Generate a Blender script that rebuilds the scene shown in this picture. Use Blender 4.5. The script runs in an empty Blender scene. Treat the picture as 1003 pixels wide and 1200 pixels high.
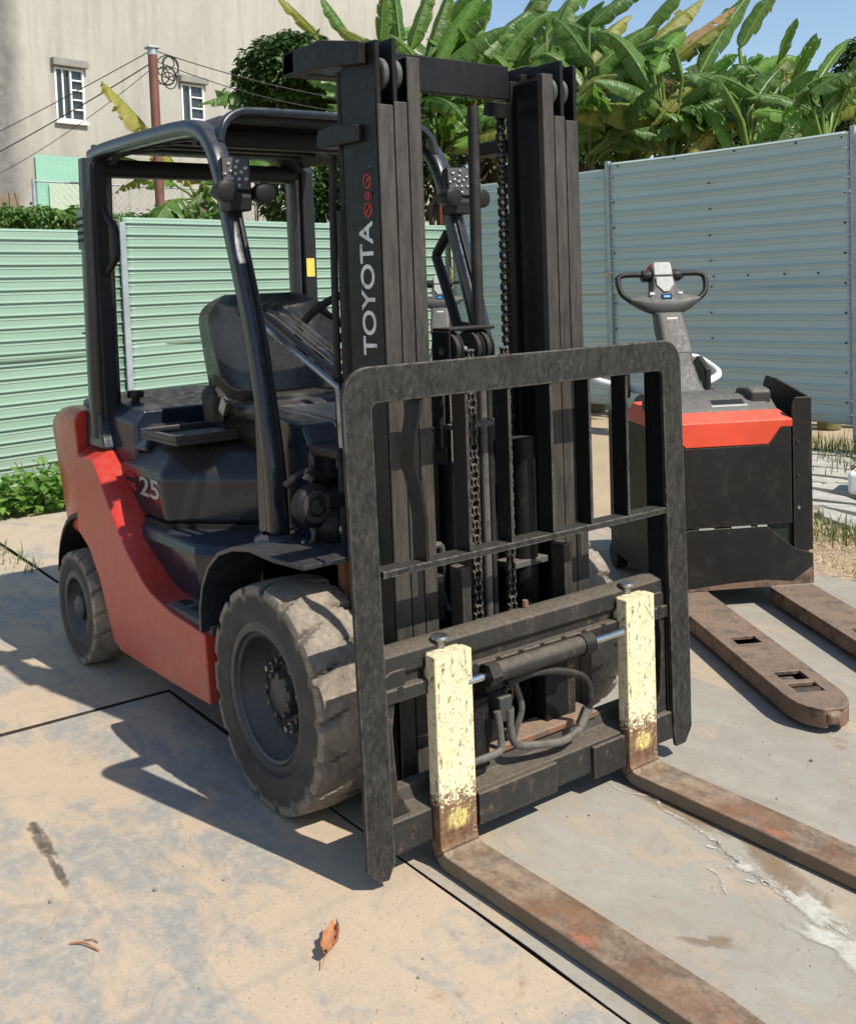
import bpy, bmesh, math, random
from math import sin, cos, pi, radians, sqrt
from mathutils import Vector, Matrix

random.seed(7)
scene = bpy.context.scene
col = scene.collection

# ------------------------------------------------------------------ camera
FOC, PX, PY, IW = 1253.53, -1.02, -187.19, 1003.0
fw = Vector((-0.7994, 0.5974, -0.0631))
rt0 = fw.cross(Vector((0, 0, 1))).normalized()
up0 = rt0.cross(fw).normalized()
rl = radians(-2.0394)
rt = rt0 * cos(rl) + up0 * sin(rl)
up = -rt0 * sin(rl) + up0 * cos(rl)
cd = bpy.data.cameras.new('camera')
cam = bpy.data.objects.new('camera', cd)
col.objects.link(cam)
M = Matrix((rt, up, -fw.normalized())).transposed().to_4x4()
M.translation = Vector((2.6806, -1.9593, 1.4857))
cam.matrix_world = M
cd.sensor_fit = 'HORIZONTAL'
cd.sensor_width = 36.0
cd.lens = FOC / IW * 36.0
cd.shift_x = -PX / IW
cd.shift_y = PY / IW
cd.clip_start = 0.05
cd.clip_end = 500
scene.camera = cam

# ------------------------------------------------------------------ light
SUN_AZ, SUN_EL = radians(12.9), radians(48.0)
world = bpy.data.worlds.new('World')
scene.world = world
world.use_nodes = True
wn, wl = world.node_tree.nodes, world.node_tree.links
sky = wn.new('ShaderNodeTexSky')
sky.sky_type = 'NISHITA'
sky.sun_disc = False
sky.sun_elevation = SUN_EL
sky.sun_rotation = pi / 2 - SUN_AZ
sky.air_density = 1.15
sky.dust_density = 0.4
sky.ozone_density = 2.0
wl.new(sky.outputs[0], wn['Background'].inputs[0])
wn['Background'].inputs[1].default_value = 0.125
sd = bpy.data.lights.new('sun', 'SUN')
sd.energy = 5.0
sd.angle = radians(0.53)
sd.color = (1.0, 0.96, 0.86)
sun = bpy.data.objects.new('sun', sd)
col.objects.link(sun)
sun.rotation_euler = Vector((cos(SUN_EL) * cos(SUN_AZ), cos(SUN_EL) * sin(SUN_AZ), sin(SUN_EL))).to_track_quat('Z', 'Y').to_euler()
sun.location = (6, 2, 8)
scene.view_settings.view_transform = 'Standard'
scene.view_settings.look = 'None'
scene.view_settings.gamma = 1
scene.view_settings.use_curve_mapping = False
scene.view_settings.exposure = 0.28
scene.render.engine = 'CYCLES'
scene.cycles.max_bounces = 5
scene.cycles.diffuse_bounces = 3
scene.cycles.glossy_bounces = 3
scene.cycles.transparent_max_bounces = 8


# ------------------------------------------------------------------ materials
class NT:
    def __init__(s, name):
        s.m = bpy.data.materials.new(name)
        s.m.use_nodes = True
        s.n, s.l = s.m.node_tree.nodes, s.m.node_tree.links
        s.b = s.n['Principled BSDF']

    def add(s, t, **kw):
        n = s.n.new(t)
        for k, v in kw.items():
            setattr(n, k, v)
        return n

    def link(s, a, b):
        s.l.new(a, b)

    def noise(s, vec, scale, detail=4, rough=0.6, dist=0.0):
        n = s.add('ShaderNodeTexNoise')
        n.inputs['Scale'].default_value = scale
        n.inputs['Detail'].default_value = detail
        n.inputs['Roughness'].default_value = rough
        n.inputs['Distortion'].default_value = dist
        if vec is not None:
            s.link(vec, n.inputs['Vector'])
        return n.outputs['Fac']

    def ramp(s, fac, a, b, lo=0.0, hi=1.0):
        n = s.add('ShaderNodeMapRange')
        n.inputs[1].default_value = a
        n.inputs[2].default_value = b
        n.inputs[3].default_value = lo
        n.inputs[4].default_value = hi
        s.link(fac, n.inputs[0])
        return n.outputs[0]

    def mix(s, fac, a, b):
        n = s.add('ShaderNodeMix', data_type='RGBA')
        for sock, v in ((n.inputs[0], fac), (n.inputs[6], a), (n.inputs[7], b)):
            if isinstance(v, (tuple, list)):
                sock.default_value = (*v[:3], 1)
            elif isinstance(v, (int, float)):
                sock.default_value = v
            else:
                s.link(v, sock)
        return n.outputs[2]

    def math(s, op, a, b=None):
        n = s.add('ShaderNodeMath', operation=op)
        for i, v in enumerate((a, b)):
            if v is None:
                continue
            if isinstance(v, (int, float)):
                n.inputs[i].default_value = v
            else:
                s.link(v, n.inputs[i])
        return n.outputs[0]

    def coord(s, which='Object', scale=None):
        t = s.add('ShaderNodeTexCoord').outputs[which]
        if scale:
            mp = s.add('ShaderNodeMapping')
            mp.inputs['Scale'].default_value = scale
            s.link(t, mp.inputs[0])
            return mp.outputs[0]
        return t

    def bump(s, h, strength=0.3, dist=0.01):
        n = s.add('ShaderNodeBump')
        n.inputs['Strength'].default_value = strength
        n.inputs['Distance'].default_value = dist
        s.link(h, n.inputs['Height'])
        s.link(n.outputs[0], s.b.inputs['Normal'])

    def edge(s, radius, c, scale):
        """mask of rubbed edges: where a rounded normal departs from the true one, broken up by noise"""
        b = s.add('ShaderNodeBevel', samples=4)
        b.inputs['Radius'].default_value = radius
        g = s.add('ShaderNodeNewGeometry')
        d = s.add('ShaderNodeVectorMath', operation='DOT_PRODUCT')
        s.link(b.outputs[0], d.inputs[0])
        s.link(g.outputs['Normal'], d.inputs[1])
        e = s.ramp(d.outputs['Value'], .985, .90)
        return s.math('MULTIPLY', e, s.ramp(s.noise(c, scale, 4, .7), .38, .56))

    def set(s, k, v):
        if isinstance(v, (tuple, list)):
            s.b.inputs[k].default_value = (*v[:3], 1)
        elif isinstance(v, (int, float)):
            s.b.inputs[k].default_value = v
        else:
            s.link(v, s.b.inputs[k])


def worn(name, base, wear=None, wscale=9, wlo=.55, whi=.7, rough=.5, metal=0.0, dust=None, damt=.35, scratch=None,
         bump=.15, bscale=60, bdist=.002, var=.18, stretch=None, spec=.5, edge=None):
    """painted or bare surface: slow tone variation, worn patches, scratches and settled dust"""
    t = NT(name)
    c = t.coord('Object', stretch)
    big = t.noise(c, wscale * .35, 3)
    fine = t.noise(c, wscale * 6, 3, .7)
    dark = tuple(x * (1 - var) for x in base)
    lite = tuple(min(1, x * (1 + var) + .004) for x in base)
    cc = t.mix(t.ramp(big, .3, .7), dark, lite)
    if wear:
        w = t.noise(c, wscale, 5, .75, .3)
        cc = t.mix(t.ramp(w, wlo, whi), cc, wear)
    if scratch:
        v = t.add('ShaderNodeTexVoronoi', feature='DISTANCE_TO_EDGE')
        v.inputs['Scale'].default_value = wscale * 2.2
        nz = t.noise(c, wscale * 1.5, 3)
        wv = t.add('ShaderNodeVectorMath', operation='ADD')
        t.link(c, wv.inputs[0])
        t.link(nz, wv.inputs[1])
        t.link(wv.outputs[0], v.inputs['Vector'])
        m = t.math('MULTIPLY', t.ramp(v.outputs['Distance'], 0.0, .012, 1, 0), t.ramp(t.noise(c, wscale * 1.1, 2), .56, .66))
        cc = t.mix(m, cc, scratch)
        sp = t.ramp(t.noise(c, wscale * 14, 3, .8), .70, .76)
        cc = t.mix(sp, cc, scratch)
    if edge:
        cc = t.mix(t.edge(.006, c, 35), cc, edge)
    if dust:
        g = t.add('ShaderNodeNewGeometry')
        sx = t.add('ShaderNodeSeparateXYZ')
        t.link(g.outputs['Normal'], sx.inputs[0])
        upm = t.ramp(sx.outputs[2], .15, .9)
        dm = t.math('MULTIPLY', t.math('ADD', t.math('MULTIPLY', upm, .75), .05), t.ramp(fine, .25, .75, .35, 1))
        cc = t.mix(t.math('MULTIPLY', dm, damt * 1.6), cc, dust)
        t.set('Roughness', t.math('ADD', t.math('MULTIPLY', dm, .35), t.ramp(fine, .3, .7, rough - .08, rough + .1)))
    else:
        t.set('Roughness', t.ramp(fine, .3, .7, max(.05, rough - .08), rough + .1))
    t.set('Base Color', cc)
    t.set('Metallic', metal)
    t.set('Specular IOR Level', spec)
    if bump:
        t.bump(t.noise(c, bscale, 4, .7), bump, bdist)
    return t.m


DUST = (.34, .27, .2)
m_mast = worn('mast_steel', (.0055, .006, .007), (.018, .015, .013), 7, .55, .78, .42, .0, DUST, .15, (.12, .1, .085), .2, 80, .0015, stretch=(2, 2, .7), spec=.18)
m_flange = worn('rubbed_flange_steel', (.05, .042, .035), (.02, .018, .016), 22, .42, .66, .5, .0, DUST, .1, (.26, .22, .18), .25, 80, .001, stretch=(2, 2, .35), spec=.4)
m_mastside = worn('mast_paint', (.006, .0095, .0095), (.011, .014, .014), 6, .58, .75, .45, 0, DUST, .06, None, .1, spec=.2)
m_back = worn('backrest_paint', (.0125, .0125, .0125), (.05, .046, .04), 75, .42, .74, .5, .0, DUST, .06, (.42, .4, .36), .35, 90, .0015, var=.3, stretch=(1, 1, .55), spec=.2, edge=(.2, .18, .155))
m_carr = worn('carriage_steel', (.016, .0155, .015), (.09, .056, .038), 16, .55, .69, .5, .0, DUST, .3, (.3, .22, .16), .35, 60, .002, spec=.25, edge=(.2, .14, .1))
m_rust = worn('rusty_steel', (.2, .085, .04), (.1, .06, .04), 14, .45, .6, .85, 0, DUST, .5, None, .5, 90, .003)
m_navy = worn('navy_plastic', (.007, .0125, .024), (.011, .017, .028), 4, .5, .75, .17, 0, (.3, .27, .24), .07, None, .08, 120, .0006)
m_hood = worn('charcoal_hood', (.011, .0135, .017), (.02, .0195, .019), 5, .48, .75, .15, 0, (.34, .28, .22), .06, None, .08, 120, .0006)
m_guard = worn('guard_paint', (.012, .0165, .024), (.022, .025, .03), 6, .55, .8, .2, 0, (.34, .29, .24), .1, None, .06, 100, .0006)
m_roof = worn('roof_paint', (.014, .016, .02), (.03, .03, .031), 6, .55, .8, .5, 0, (.3, .26, .22), .12, None, .1, 100, .0006, spec=.35)
m_guard_dark = worn('guard_dark', (.008, .009, .011), None, 6, .5, .8, .5, 0, DUST, .06, spec=.25)
m_black = worn('black_plastic', (.008, .008, .009), None, 8, .5, .8, .45, 0, DUST, .08, spec=.25)
m_seat = worn('black_vinyl', (.009, .0088, .0085), (.02, .018, .016), 7, .5, .8, .26, 0, (.3, .25, .2), .1, None, .25, 220, .001)
m_steelgrey = worn('bare_steel', (.35, .34, .33), (.16, .12, .09), 10, .5, .7, .35, .9, None, 0, None, .1)
m_chrome = worn('chrome_rod', (.55, .55, .55), None, 8, .5, .7, .15, 1.0, None, 0, None, 0)
m_hose = worn('rubber_hose', (.016, .0155, .015), (.04, .037, .034), 14, .5, .7, .55, 0, DUST, .15, None, .2, spec=.25)
m_hosegrey = worn('hose_sleeve', (.09, .084, .075), (.04, .035, .03), 22, .48, .66, .55, .1, DUST, .25, None, .2)
m_chain = worn('oily_chain', (.10, .085, .07), (.2, .17, .14), 20, .5, .7, .4, .7, None, 0, None, .1)
m_greyplastic = worn('grey_plastic', (.034, .033, .032), (.055, .052, .048), 8, .5, .75, .5, 0, (.4, .35, .3), .25)
m_dkgrey = worn('dark_grey_plastic', (.028, .028, .028), (.05, .048, .045), 8, .5, .75, .5, 0, (.36, .31, .26), .25)
m_ltgrey = worn('light_grey_plastic', (.3, .3, .29), (.2, .195, .19), 10, .55, .75, .45, 0, (.4, .36, .32), .25)
m_white = worn('white_paint', (.72, .72, .70), (.5, .48, .44), 10, .55, .75, .4, 0, (.45, .4, .34), .2)
m_ptblack = worn('black_pallet_paint', (.009, .0085, .008), (.026, .022, .02), 9, .52, .76, .45, 0, DUST, .1, (.12, .1, .085), .15, 50, .001, spec=.2, edge=(.14, .1, .08))
m_ptside = worn('olive_pallet_paint', (.012, .015, .011), None, 6, .5, .7, .45, 0, DUST, .08, spec=.25)
m_ptfork = worn('pallet_fork_steel', (.165, .092, .06), (.05, .034, .026), 12, .46, .62, .6, .1, (.36, .29, .21), .3, (.3, .2, .14), .3, 60, .002, edge=(.3, .19, .13))
m_orange = worn('orange_red_plastic', (.6, .05, .016), (.5, .08, .04), 8, .55, .8, .42, 0, (.5, .32, .22), .2)
m_lens = NT('lamp_glass')
m_lens.set('Base Color', (.3, .3, .3)); m_lens.set('Roughness', .12); m_lens.set('Metallic', .6)
m_lens = m_lens.m
m_screen = NT('screen_glass')
m_screen.set('Base Color', (.01, .03, .09)); m_screen.set('Roughness', .1)
m_screen = m_screen.m
m_amber = NT('amber_sticker'); m_amber.set('Base Color', (.75, .13, .03)); m_amber = m_amber.m
m_yellowst = NT('yellow_sticker'); m_yellowst.set('Base Color', (.7, .5, .08)); m_yellowst = m_yellowst.m
m_letter = worn('decal_white', (.62, .62, .6), (.2, .2, .2), 40, .56, .64, .5, 0)
m_letterred = worn('decal_red', (.5, .03, .03), (.1, .03, .03), 60, .5, .62, .5, 0)
m_lettersilver = worn('decal_silver', (.36, .37, .37), (.2, .2, .2), 40, .56, .64, .35, .3)


def red_paint():
    t = NT('faded_red_paint')
    c = t.coord('Object')
    n1 = t.noise(c, 2.2, 5, .6, .3)
    n2 = t.noise(t.coord('Object', (6, 6, 1.2)), 6, 6, .7)
    cc = t.mix(t.ramp(n1, .35, .7), (.43, .02, .014), (.40, .045, .028))
    cc = t.mix(t.ramp(n2, .42, .8, 0, .45), cc, (.3, .1, .06))
    sx = t.add('ShaderNodeSeparateXYZ')
    t.link(c, sx.inputs[0])
    grime = t.math('MULTIPLY', t.ramp(sx.outputs[2], .42, .16), t.ramp(t.noise(c, 14, 6, .7), .35, .7))
    cc = t.mix(t.math('MULTIPLY', grime, .55), cc, (.2, .1, .07))
    chip = t.ramp(t.noise(c, 45, 4, .8), .70, .74)
    cc = t.mix(t.math('MULTIPLY', chip, .6), cc, (.5, .3, .22))
    t.set('Base Color', cc)
    t.set('Roughness', t.ramp(n2, .3, .8, .2, .42))
    t.bump(t.noise(c, 90, 3), .05, .001)
    return t.m


m_red = red_paint()


def fork_shank():
    """cream paint flaking to rust; paint thins out near the heel"""
    t = NT('fork_cream_paint')
    c = t.coord('Object')
    sx = t.add('ShaderNodeSeparateXYZ')
    t.link(c, sx.inputs[0])
    z = sx.outputs[2]
    fl = t.noise(t.coord('Object', (26, 26, 34)), 2.6, 9, .78, .6)
    big = t.noise(c, 7, 5, .7)
    thr = t.math('ADD', t.ramp(z, .13, .21, .2, -.02), t.ramp(big, .3, .7, .045, -.055))
    m = t.ramp(t.math('SUBTRACT', fl, thr), .395, .43)
    patch = t.math('MULTIPLY', t.math('MULTIPLY', t.ramp(t.math('ABSOLUTE', t.math('SUBTRACT', z, .118)), .018, .032, 1, 0), t.ramp(t.math('ABSOLUTE', sx.outputs[1]), .022, .04, 1, 0)), t.ramp(t.noise(c, 30, 6, .7, .4), .42, .5))
    cream = t.mix(t.ramp(big, .3, .75), (.72, .645, .42), (.65, .56, .33))
    rust = t.mix(t.ramp(t.noise(c, 30, 5, .7), .4, .65), (.085, .04, .022), (.2, .09, .04))
    cc = t.mix(m, rust, cream)
    cc = t.mix(t.math('MULTIPLY', patch, t.ramp(t.noise(c, 60, 4, .75), .36, .52)), cc, (.6, .48, .16))
    drt = t.ramp(t.noise(t.coord('Object', (70, 70, 30)), 1.0, 5, .75, .3), .555, .60)
    cc = t.mix(t.math('MULTIPLY', drt, t.ramp(big, .3, .6, .45, .95)), cc, (.12, .09, .045))
    ln = t.ramp(t.noise(t.coord('Object', (20, 25, 90)), 1.0, 5, .8, .2), .575, .64)
    cc = t.mix(t.math('MULTIPLY', ln, .7), cc, (.17, .12, .06))
    soil = t.ramp(t.noise(c, 18, 6, .7), .45, .75, 0, .45)
    cc = t.mix(soil, cc, (.42, .34, .19))
    cc = t.mix(t.edge(.007, c, 40), cc, (.11, .06, .03))
    t.set('Base Color', cc)
    t.set('Roughness', .7)
    t.bump(t.math('ADD', m, t.math('MULTIPLY', fl, .6)), .35, .002)
    return t.m


def fork_blade():
    t = NT('fork_blade_steel')
    c = t.coord('Object')
    sx = t.add('ShaderNodeSeparateXYZ')
    t.link(c, sx.inputs[0])
    n1 = t.noise(t.coord('Object', (1.0, 1.5, 1.5)), 12, 8, .75, .2)
    n2 = t.noise(c, 75, 5, .75)
    cc = t.mix(t.ramp(n1, .36, .62), (.115, .075, .048), (.30, .215, .145))
    cc = t.mix(t.ramp(n2, .5, .68, 0, .6), cc, (.1, .066, .044))
    rb = t.noise(c, 4.5, 6, .75, .5)
    cc = t.mix(t.ramp(rb, .5, .66, 0, .7), cc, (.21, .1, .05))
    cc = t.mix(t.ramp(rb, .46, .32, 0, .5), cc, (.3, .27, .23))
    orange = t.ramp(t.noise(c, 7, 6, .8, .4), .56, .68, 0, .5)
    g = t.add('ShaderNodeNewGeometry')
    gs = t.add('ShaderNodeSeparateXYZ')
    t.link(g.outputs['Normal'], gs.inputs[0])
    zone = t.math('MULTIPLY', t.ramp(sx.outputs[0], .30, .42), t.ramp(gs.outputs[2], .6, .9))
    cc = t.mix(t.math('MULTIPLY', orange, zone), cc, (.6, .16, .08))
    cc = t.mix(t.edge(.006, c, 30), cc, (.09, .06, .042))
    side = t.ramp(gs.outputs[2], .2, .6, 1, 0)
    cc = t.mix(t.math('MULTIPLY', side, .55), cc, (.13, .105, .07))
    t.set('Base Color', cc)
    t.set('Roughness', t.ramp(n1, .3, .7, .55, .8))
    t.set('Metallic', .05)
    t.bump(n2, .35, .002)
    return t.m


m_shank, m_blade = fork_shank(), fork_blade()


def tyre_rubber():
    t = NT('dusty_tyre_rubber')
    c = t.coord('Object')
    sx = t.add('ShaderNodeSeparateXYZ')
    t.link(c, sx.inputs[0])
    r = t.math('SQRT', t.math('ADD', t.math('POWER', sx.outputs[0], 2), t.math('POWER', sx.outputs[2], 2)))
    at = t.add('ShaderNodeAttribute', attribute_name='tread')
    n1 = t.noise(c, 9, 6, .7, .3)
    n2 = t.noise(c, 60, 4, .7)
    rub = t.mix(t.ramp(n1, .35, .7), (.017, .0165, .016), (.04, .036, .032))
    dst = t.mix(t.ramp(n2, .35, .65), (.22, .18, .14), (.34, .28, .215))
    m = t.math('MULTIPLY', at.outputs['Fac'], t.ramp(n1, .28, .62, .35, .95))
    cc = t.mix(m, rub, dst)
    sand = t.math('MULTIPLY', at.outputs['Fac'], t.math('MULTIPLY', t.ramp(t.noise(c, 6.5, 2, .5), .6, .68), t.ramp(t.noise(c, 130, 3, .8), .45, .6)))
    cc = t.mix(sand, cc, (.5, .36, .22))
    t.set('Base Color', cc)
    t.set('Roughness', .85)
    t.bump(t.math('ADD', n2, t.math('MULTIPLY', sand, .6)), .4, .003)
    return t.m


m_tyre = tyre_rubber()
m_rim = worn('dark_rim', (.022, .026, .034), (.06, .055, .05), 10, .5, .7, .38, .2, DUST, .35, None, .1)


def plate_mat(name, sandy):
    """steel road plate under a film of sand: bare blue-grey steel shows where it has been rubbed off"""
    t = NT(name)
    c = t.coord('Object')
    n1 = t.noise(c, 1.15 if sandy else .8, 5, .64, .5)
    n2 = t.noise(t.coord('Object', (1, 2.1, 1)), 3.1, 6, .7, .7)
    n3 = t.noise(c, 24, 5, .78)
    n4 = t.noise(c, 110, 3, .7)
    if sandy:
        sand = t.mix(t.ramp(n2, .3, .7), (.50, .385, .275), (.43, .335, .245))
        steel = t.mix(t.ramp(n3, .35, .7), (.255, .248, .23), (.37, .35, .31))
        m = t.ramp(t.math('ADD', n1, t.math('MULTIPLY', t.math('SUBTRACT', n2, .5), 1.1)), .46, .60)
        cc = t.mix(t.math('MULTIPLY', m, .9), sand, steel)
    else:
        sand = t.mix(t.ramp(n2, .3, .7), (.45, .36, .26), (.38, .315, .235))
        steel = t.mix(t.ramp(n2, .35, .7), (.29, .265, .225), (.37, .34, .285))
        m = t.ramp(t.math('ADD', n1, t.math('MULTIPLY', t.math('SUBTRACT', n2, .5), 1.0)), .34, .52)
        cc = t.mix(m, sand, steel)
    cc = t.mix(t.ramp(n3, .50, .72, 0, .45), cc, (.28, .2, .14) if not sandy else (.57, .43, .3))
    cc = t.mix(t.ramp(n4, .5, .74, 0, .35), cc, (.23, .18, .14))
    grime = t.noise(c, 5.5, 6, .75, 1.0)
    cc = t.mix(t.ramp(grime, .52, .72, 0, .5), cc, (.27, .225, .18))
    spk = t.ramp(t.noise(c, 210, 1, .6), .71, .78, 0, .5)
    cc = t.mix(spk, cc, (.18, .14, .11))
    lsp = t.ramp(t.noise(c, 160, 1, .6), .70, .80, 0, .35)
    cc = t.mix(lsp, cc, (.62, .52, .4))
    drag = t.ramp(t.noise(t.coord('Object', (1, 14, 1)), 2.2, 4, .75, .25), .60, .70, 0, .35)
    cc = t.mix(drag, cc, (.3, .28, .25))
    rust = t.math('MULTIPLY', t.ramp(t.noise(c, 2.4, 5, .7, .4), .62, .70), t.ramp(n3, .4, .6))
    cc = t.mix(t.math('MULTIPLY', rust, .7), cc, (.27, .12, .06))
    smear = t.noise(t.coord('Object', (2.4, .5, 1)), 2.0, 5, .7, 1.2)
    cc = t.mix(t.ramp(smear, .60, .74, 0, .4), cc, (.22, .21, .2))
    t.set('Base Color', cc)
    t.set('Roughness', t.ramp(n2, .3, .7, .55, .85))
    t.set('Specular IOR Level', .35)
    t.bump(t.math('ADD', t.math('MULTIPLY', n3, .6), t.math('MULTIPLY', n4, .5)), .3, .004)
    return t.m


m_plateA, m_plateB = plate_mat('sandy_steel_plate', True), plate_mat('grey_steel_plate', False)


def simple_noise(name, a, b, scale, rough=.9, bump=.4, bd=.01, detail=8, c2=None, s2=40):
    t = NT(name)
    c = t.coord('Object')
    n1 = t.noise(c, scale, detail, .68, .3)
    cc = t.mix(t.ramp(n1, .3, .7), a, b)
    if c2:
        cc = t.mix(t.ramp(t.noise(c, s2, 5, .7), .5, .7, 0, .8), cc, c2)
    t.set('Base Color', cc)
    t.set('Roughness', rough)
    t.bump(t.math('ADD', n1, t.math('MULTIPLY', t.noise(c, scale * 12, 5, .7), .4)), bump, bd)
    return t.m


m_dirt = simple_noise('sandy_soil', (.46, .34, .22), (.33, .25, .17), 1.6, .95, .6, .03, 8, (.42, .31, .2), 12)
m_flag = simple_noise('flagstone', (.5, .47, .41), (.36, .34, .3), 5, .85, .4, .01, 7, (.28, .26, .23), 18)
m_concrete = simple_noise('concrete_footing', (.3, .28, .25), (.2, .19, .17), 4, .9, .5, .01)


def wall_mat():
    t = NT('bare_render_wall')
    c = t.coord('Object')
    n1 = t.noise(c, .35, 6, .6, .3)
    st = t.noise(t.coord('Object', (2.2, 2.2, .22)), 1.6, 7, .7, .2)
    fine = t.noise(c, 6, 6, .72)
    cc = t.mix(t.ramp(n1, .3, .7), (.345, .32, .275), (.42, .395, .345))
    cc = t.mix(t.ramp(st, .45, .7, 0, .75), cc, (.27, .25, .215))
    cc = t.mix(t.ramp(fine, .55, .75, 0, .4), cc, (.5, .455, .39))
    sx = t.add('ShaderNodeSeparateXYZ')
    t.link(c, sx.inputs[0])
    damp = t.math('MULTIPLY', t.ramp(t.math('ADD', sx.outputs[0], t.math('MULTIPLY', t.noise(c, 1.3, 5, .7), .55)), -1.88, -2.22), t.ramp(fine, .25, .6, .55, 1))
    cc = t.mix(t.math('MULTIPLY', damp, .85), cc, (.1, .095, .09))
    run = t.math('MULTIPLY', t.ramp(t.noise(t.coord('Object', (4, 4, .12)), 1.4, 4, .6), .6, .7), t.ramp(n1, .4, .6))
    cc = t.mix(t.math('MULTIPLY', run, .6), cc, (.2, .17, .14))
    t.set('Base Color', cc)
    t.set('Roughness', .95)
    t.bump(t.math('ADD', st, fine), .3, .02)
    return t.m


m_wall = wall_mat()


def sheet_mat(name, a, b, dirt):
    t = NT(name)
    c = t.coord('Object')
    n1 = t.noise(t.coord('Object', (.35, .35, 6)), 2.2, 5, .6)
    n2 = t.noise(t.coord('Object', (1, 1, 2)), 7, 6, .7)
    cc = t.mix(t.ramp(n1, .3, .7), a, b)
    cc = t.mix(t.ramp(n2, .55, .8, 0, .5), cc, dirt)
    t.set('Base Color', cc)
    stk = t.ramp(t.noise(t.coord('Object', (9, 9, .5)), 1.5, 5, .7), .56, .72, 0, .35)
    cc = t.mix(stk, cc, dirt)
    szs = t.add('ShaderNodeSeparateXYZ')
    t.link(c, szs.inputs[0])
    foot = t.math('MULTIPLY', t.ramp(szs.outputs[2], .5, .05), t.ramp(n2, .35, .65))
    cc = t.mix(t.math('MULTIPLY', foot, .6), cc, (.3, .25, .18))
    rst = t.math('MULTIPLY', t.ramp(t.noise(c, 3.2, 4, .7), .66, .72), t.ramp(t.noise(c, 40, 4, .7), .5, .6))
    cc = t.mix(t.math('MULTIPLY', rst, .6), cc, (.22, .12, .07))
    t.set('Base Color', cc)
    t.set('Roughness', t.ramp(n2, .3, .7, .42, .6))
    t.set('Metallic', .05)
    t.bump(t.noise(t.coord('Object', (.8, .8, 3)), 3, 3), .12, .02)
    return t.m


m_green = sheet_mat('mint_sheet_metal', (.215, .32, .25), (.26, .37, .295), (.26, .3, .25))
m_blue = sheet_mat('bluegrey_sheet_metal', (.385, .465, .45), (.445, .525, .505), (.37, .42, .41))
m_galv = worn('galvanised_steel', (.36, .4, .42), (.28, .3, .3), 9, .5, .7, .5, .4, None, 0, None, .1)
m_pole = worn('rusty_pole_paint', (.16, .06, .042), (.1, .045, .035), 10, .5, .7, .7, 0, None, 0, None, .3)
m_wood = simple_noise('weathered_planks', (.16, .115, .08), (.25, .19, .13), 6, .9, .4, .01)
m_wire = worn('wire_black', (.02, .02, .02), None, 8, .5, .7, .6)
m_dkint = worn('dark_interior', (.006, .006, .006), None, 8, .5, .7, .8)


def glass_mat():
    t = NT('window_glass')
    t.set('Base Color', (.03, .035, .035))
    t.set('Roughness', .06)
    t.set('Specular IOR Level', .8)
    return t.m


m_glass = glass_mat()


def leaf_mat(name, a, b, c3, trans=.35, vein=True, rnd=.35, rough=.42):
    t = NT(name)
    uv = t.coord('UV')
    oi = t.add('ShaderNodeObjectInfo')
    cc = t.mix(oi.outputs['Random'], a, b)
    sx = t.add('ShaderNodeSeparateXYZ')
    t.link(uv, sx.inputs[0])
    if vein:
        mp = t.add('ShaderNodeMapping')
        mp.inputs['Scale'].default_value = (60, 1.6, 1)
        t.link(uv, mp.inputs[0])
        st = t.noise(mp.outputs[0], 1.0, 3, .6)
        cc = t.mix(t.ramp(st, .40, .70, 0, .65), cc, c3)
        cc = t.mix(t.ramp(st, .42, .25, 0, .5), cc, tuple(x * .45 for x in a))
        mid = t.ramp(t.math('ABSOLUTE', sx.outputs[1]), .02, .06, 1, 0)
        cc = t.mix(t.math('MULTIPLY', mid, .7), cc, (.28, .36, .1))
        mp2 = t.add('ShaderNodeMapping')
        mp2.inputs['Scale'].default_value = (9, 1.2, 1)
        t.link(uv, mp2.inputs[0])
        wv = t.add('ShaderNodeVectorMath', operation='ADD')
        t.link(mp2.outputs[0], wv.inputs[0])
        t.link(oi.outputs['Random'], wv.inputs[1])
        blotch = t.noise(wv.outputs[0], 1.2, 6, .7)
        edge = t.math('MULTIPLY', t.ramp(t.math('ABSOLUTE', sx.outputs[1]), .55, 1.0), t.ramp(blotch, .5, .68))
        cc = t.mix(t.math('MULTIPLY', edge, .8), cc, (.36, .25, .09))
        t.bump(st, .5, .02)
    else:
        n = t.noise(t.coord('Object'), 9, 4)
        cc = t.mix(t.ramp(n, .35, .7, 0, rnd * 1.6), cc, c3)
        at = t.add('ShaderNodeAttribute', attribute_name='tint')
        cc = t.mix(t.math('MULTIPLY', at.outputs['Fac'], .75), cc, c3)
    t.set('Base Color', cc)
    t.set('Roughness', rough)
    tr = t.add('ShaderNodeBsdfTranslucent')
    hv = t.add('ShaderNodeHueSaturation')
    hv.inputs['Saturation'].default_value = 1.1
    hv.inputs['Value'].default_value = 1.7
    t.link(cc, hv.inputs['Color'])
    t.link(hv.outputs[0], tr.inputs[0])
    mx = t.add('ShaderNodeMixShader')
    mx.inputs[0].default_value = trans
    t.link(t.b.outputs[0], mx.inputs[1])
    t.link(tr.outputs[0], mx.inputs[2])
    t.link(mx.outputs[0], t.n['Material Output'].inputs[0])
    return t.m


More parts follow.
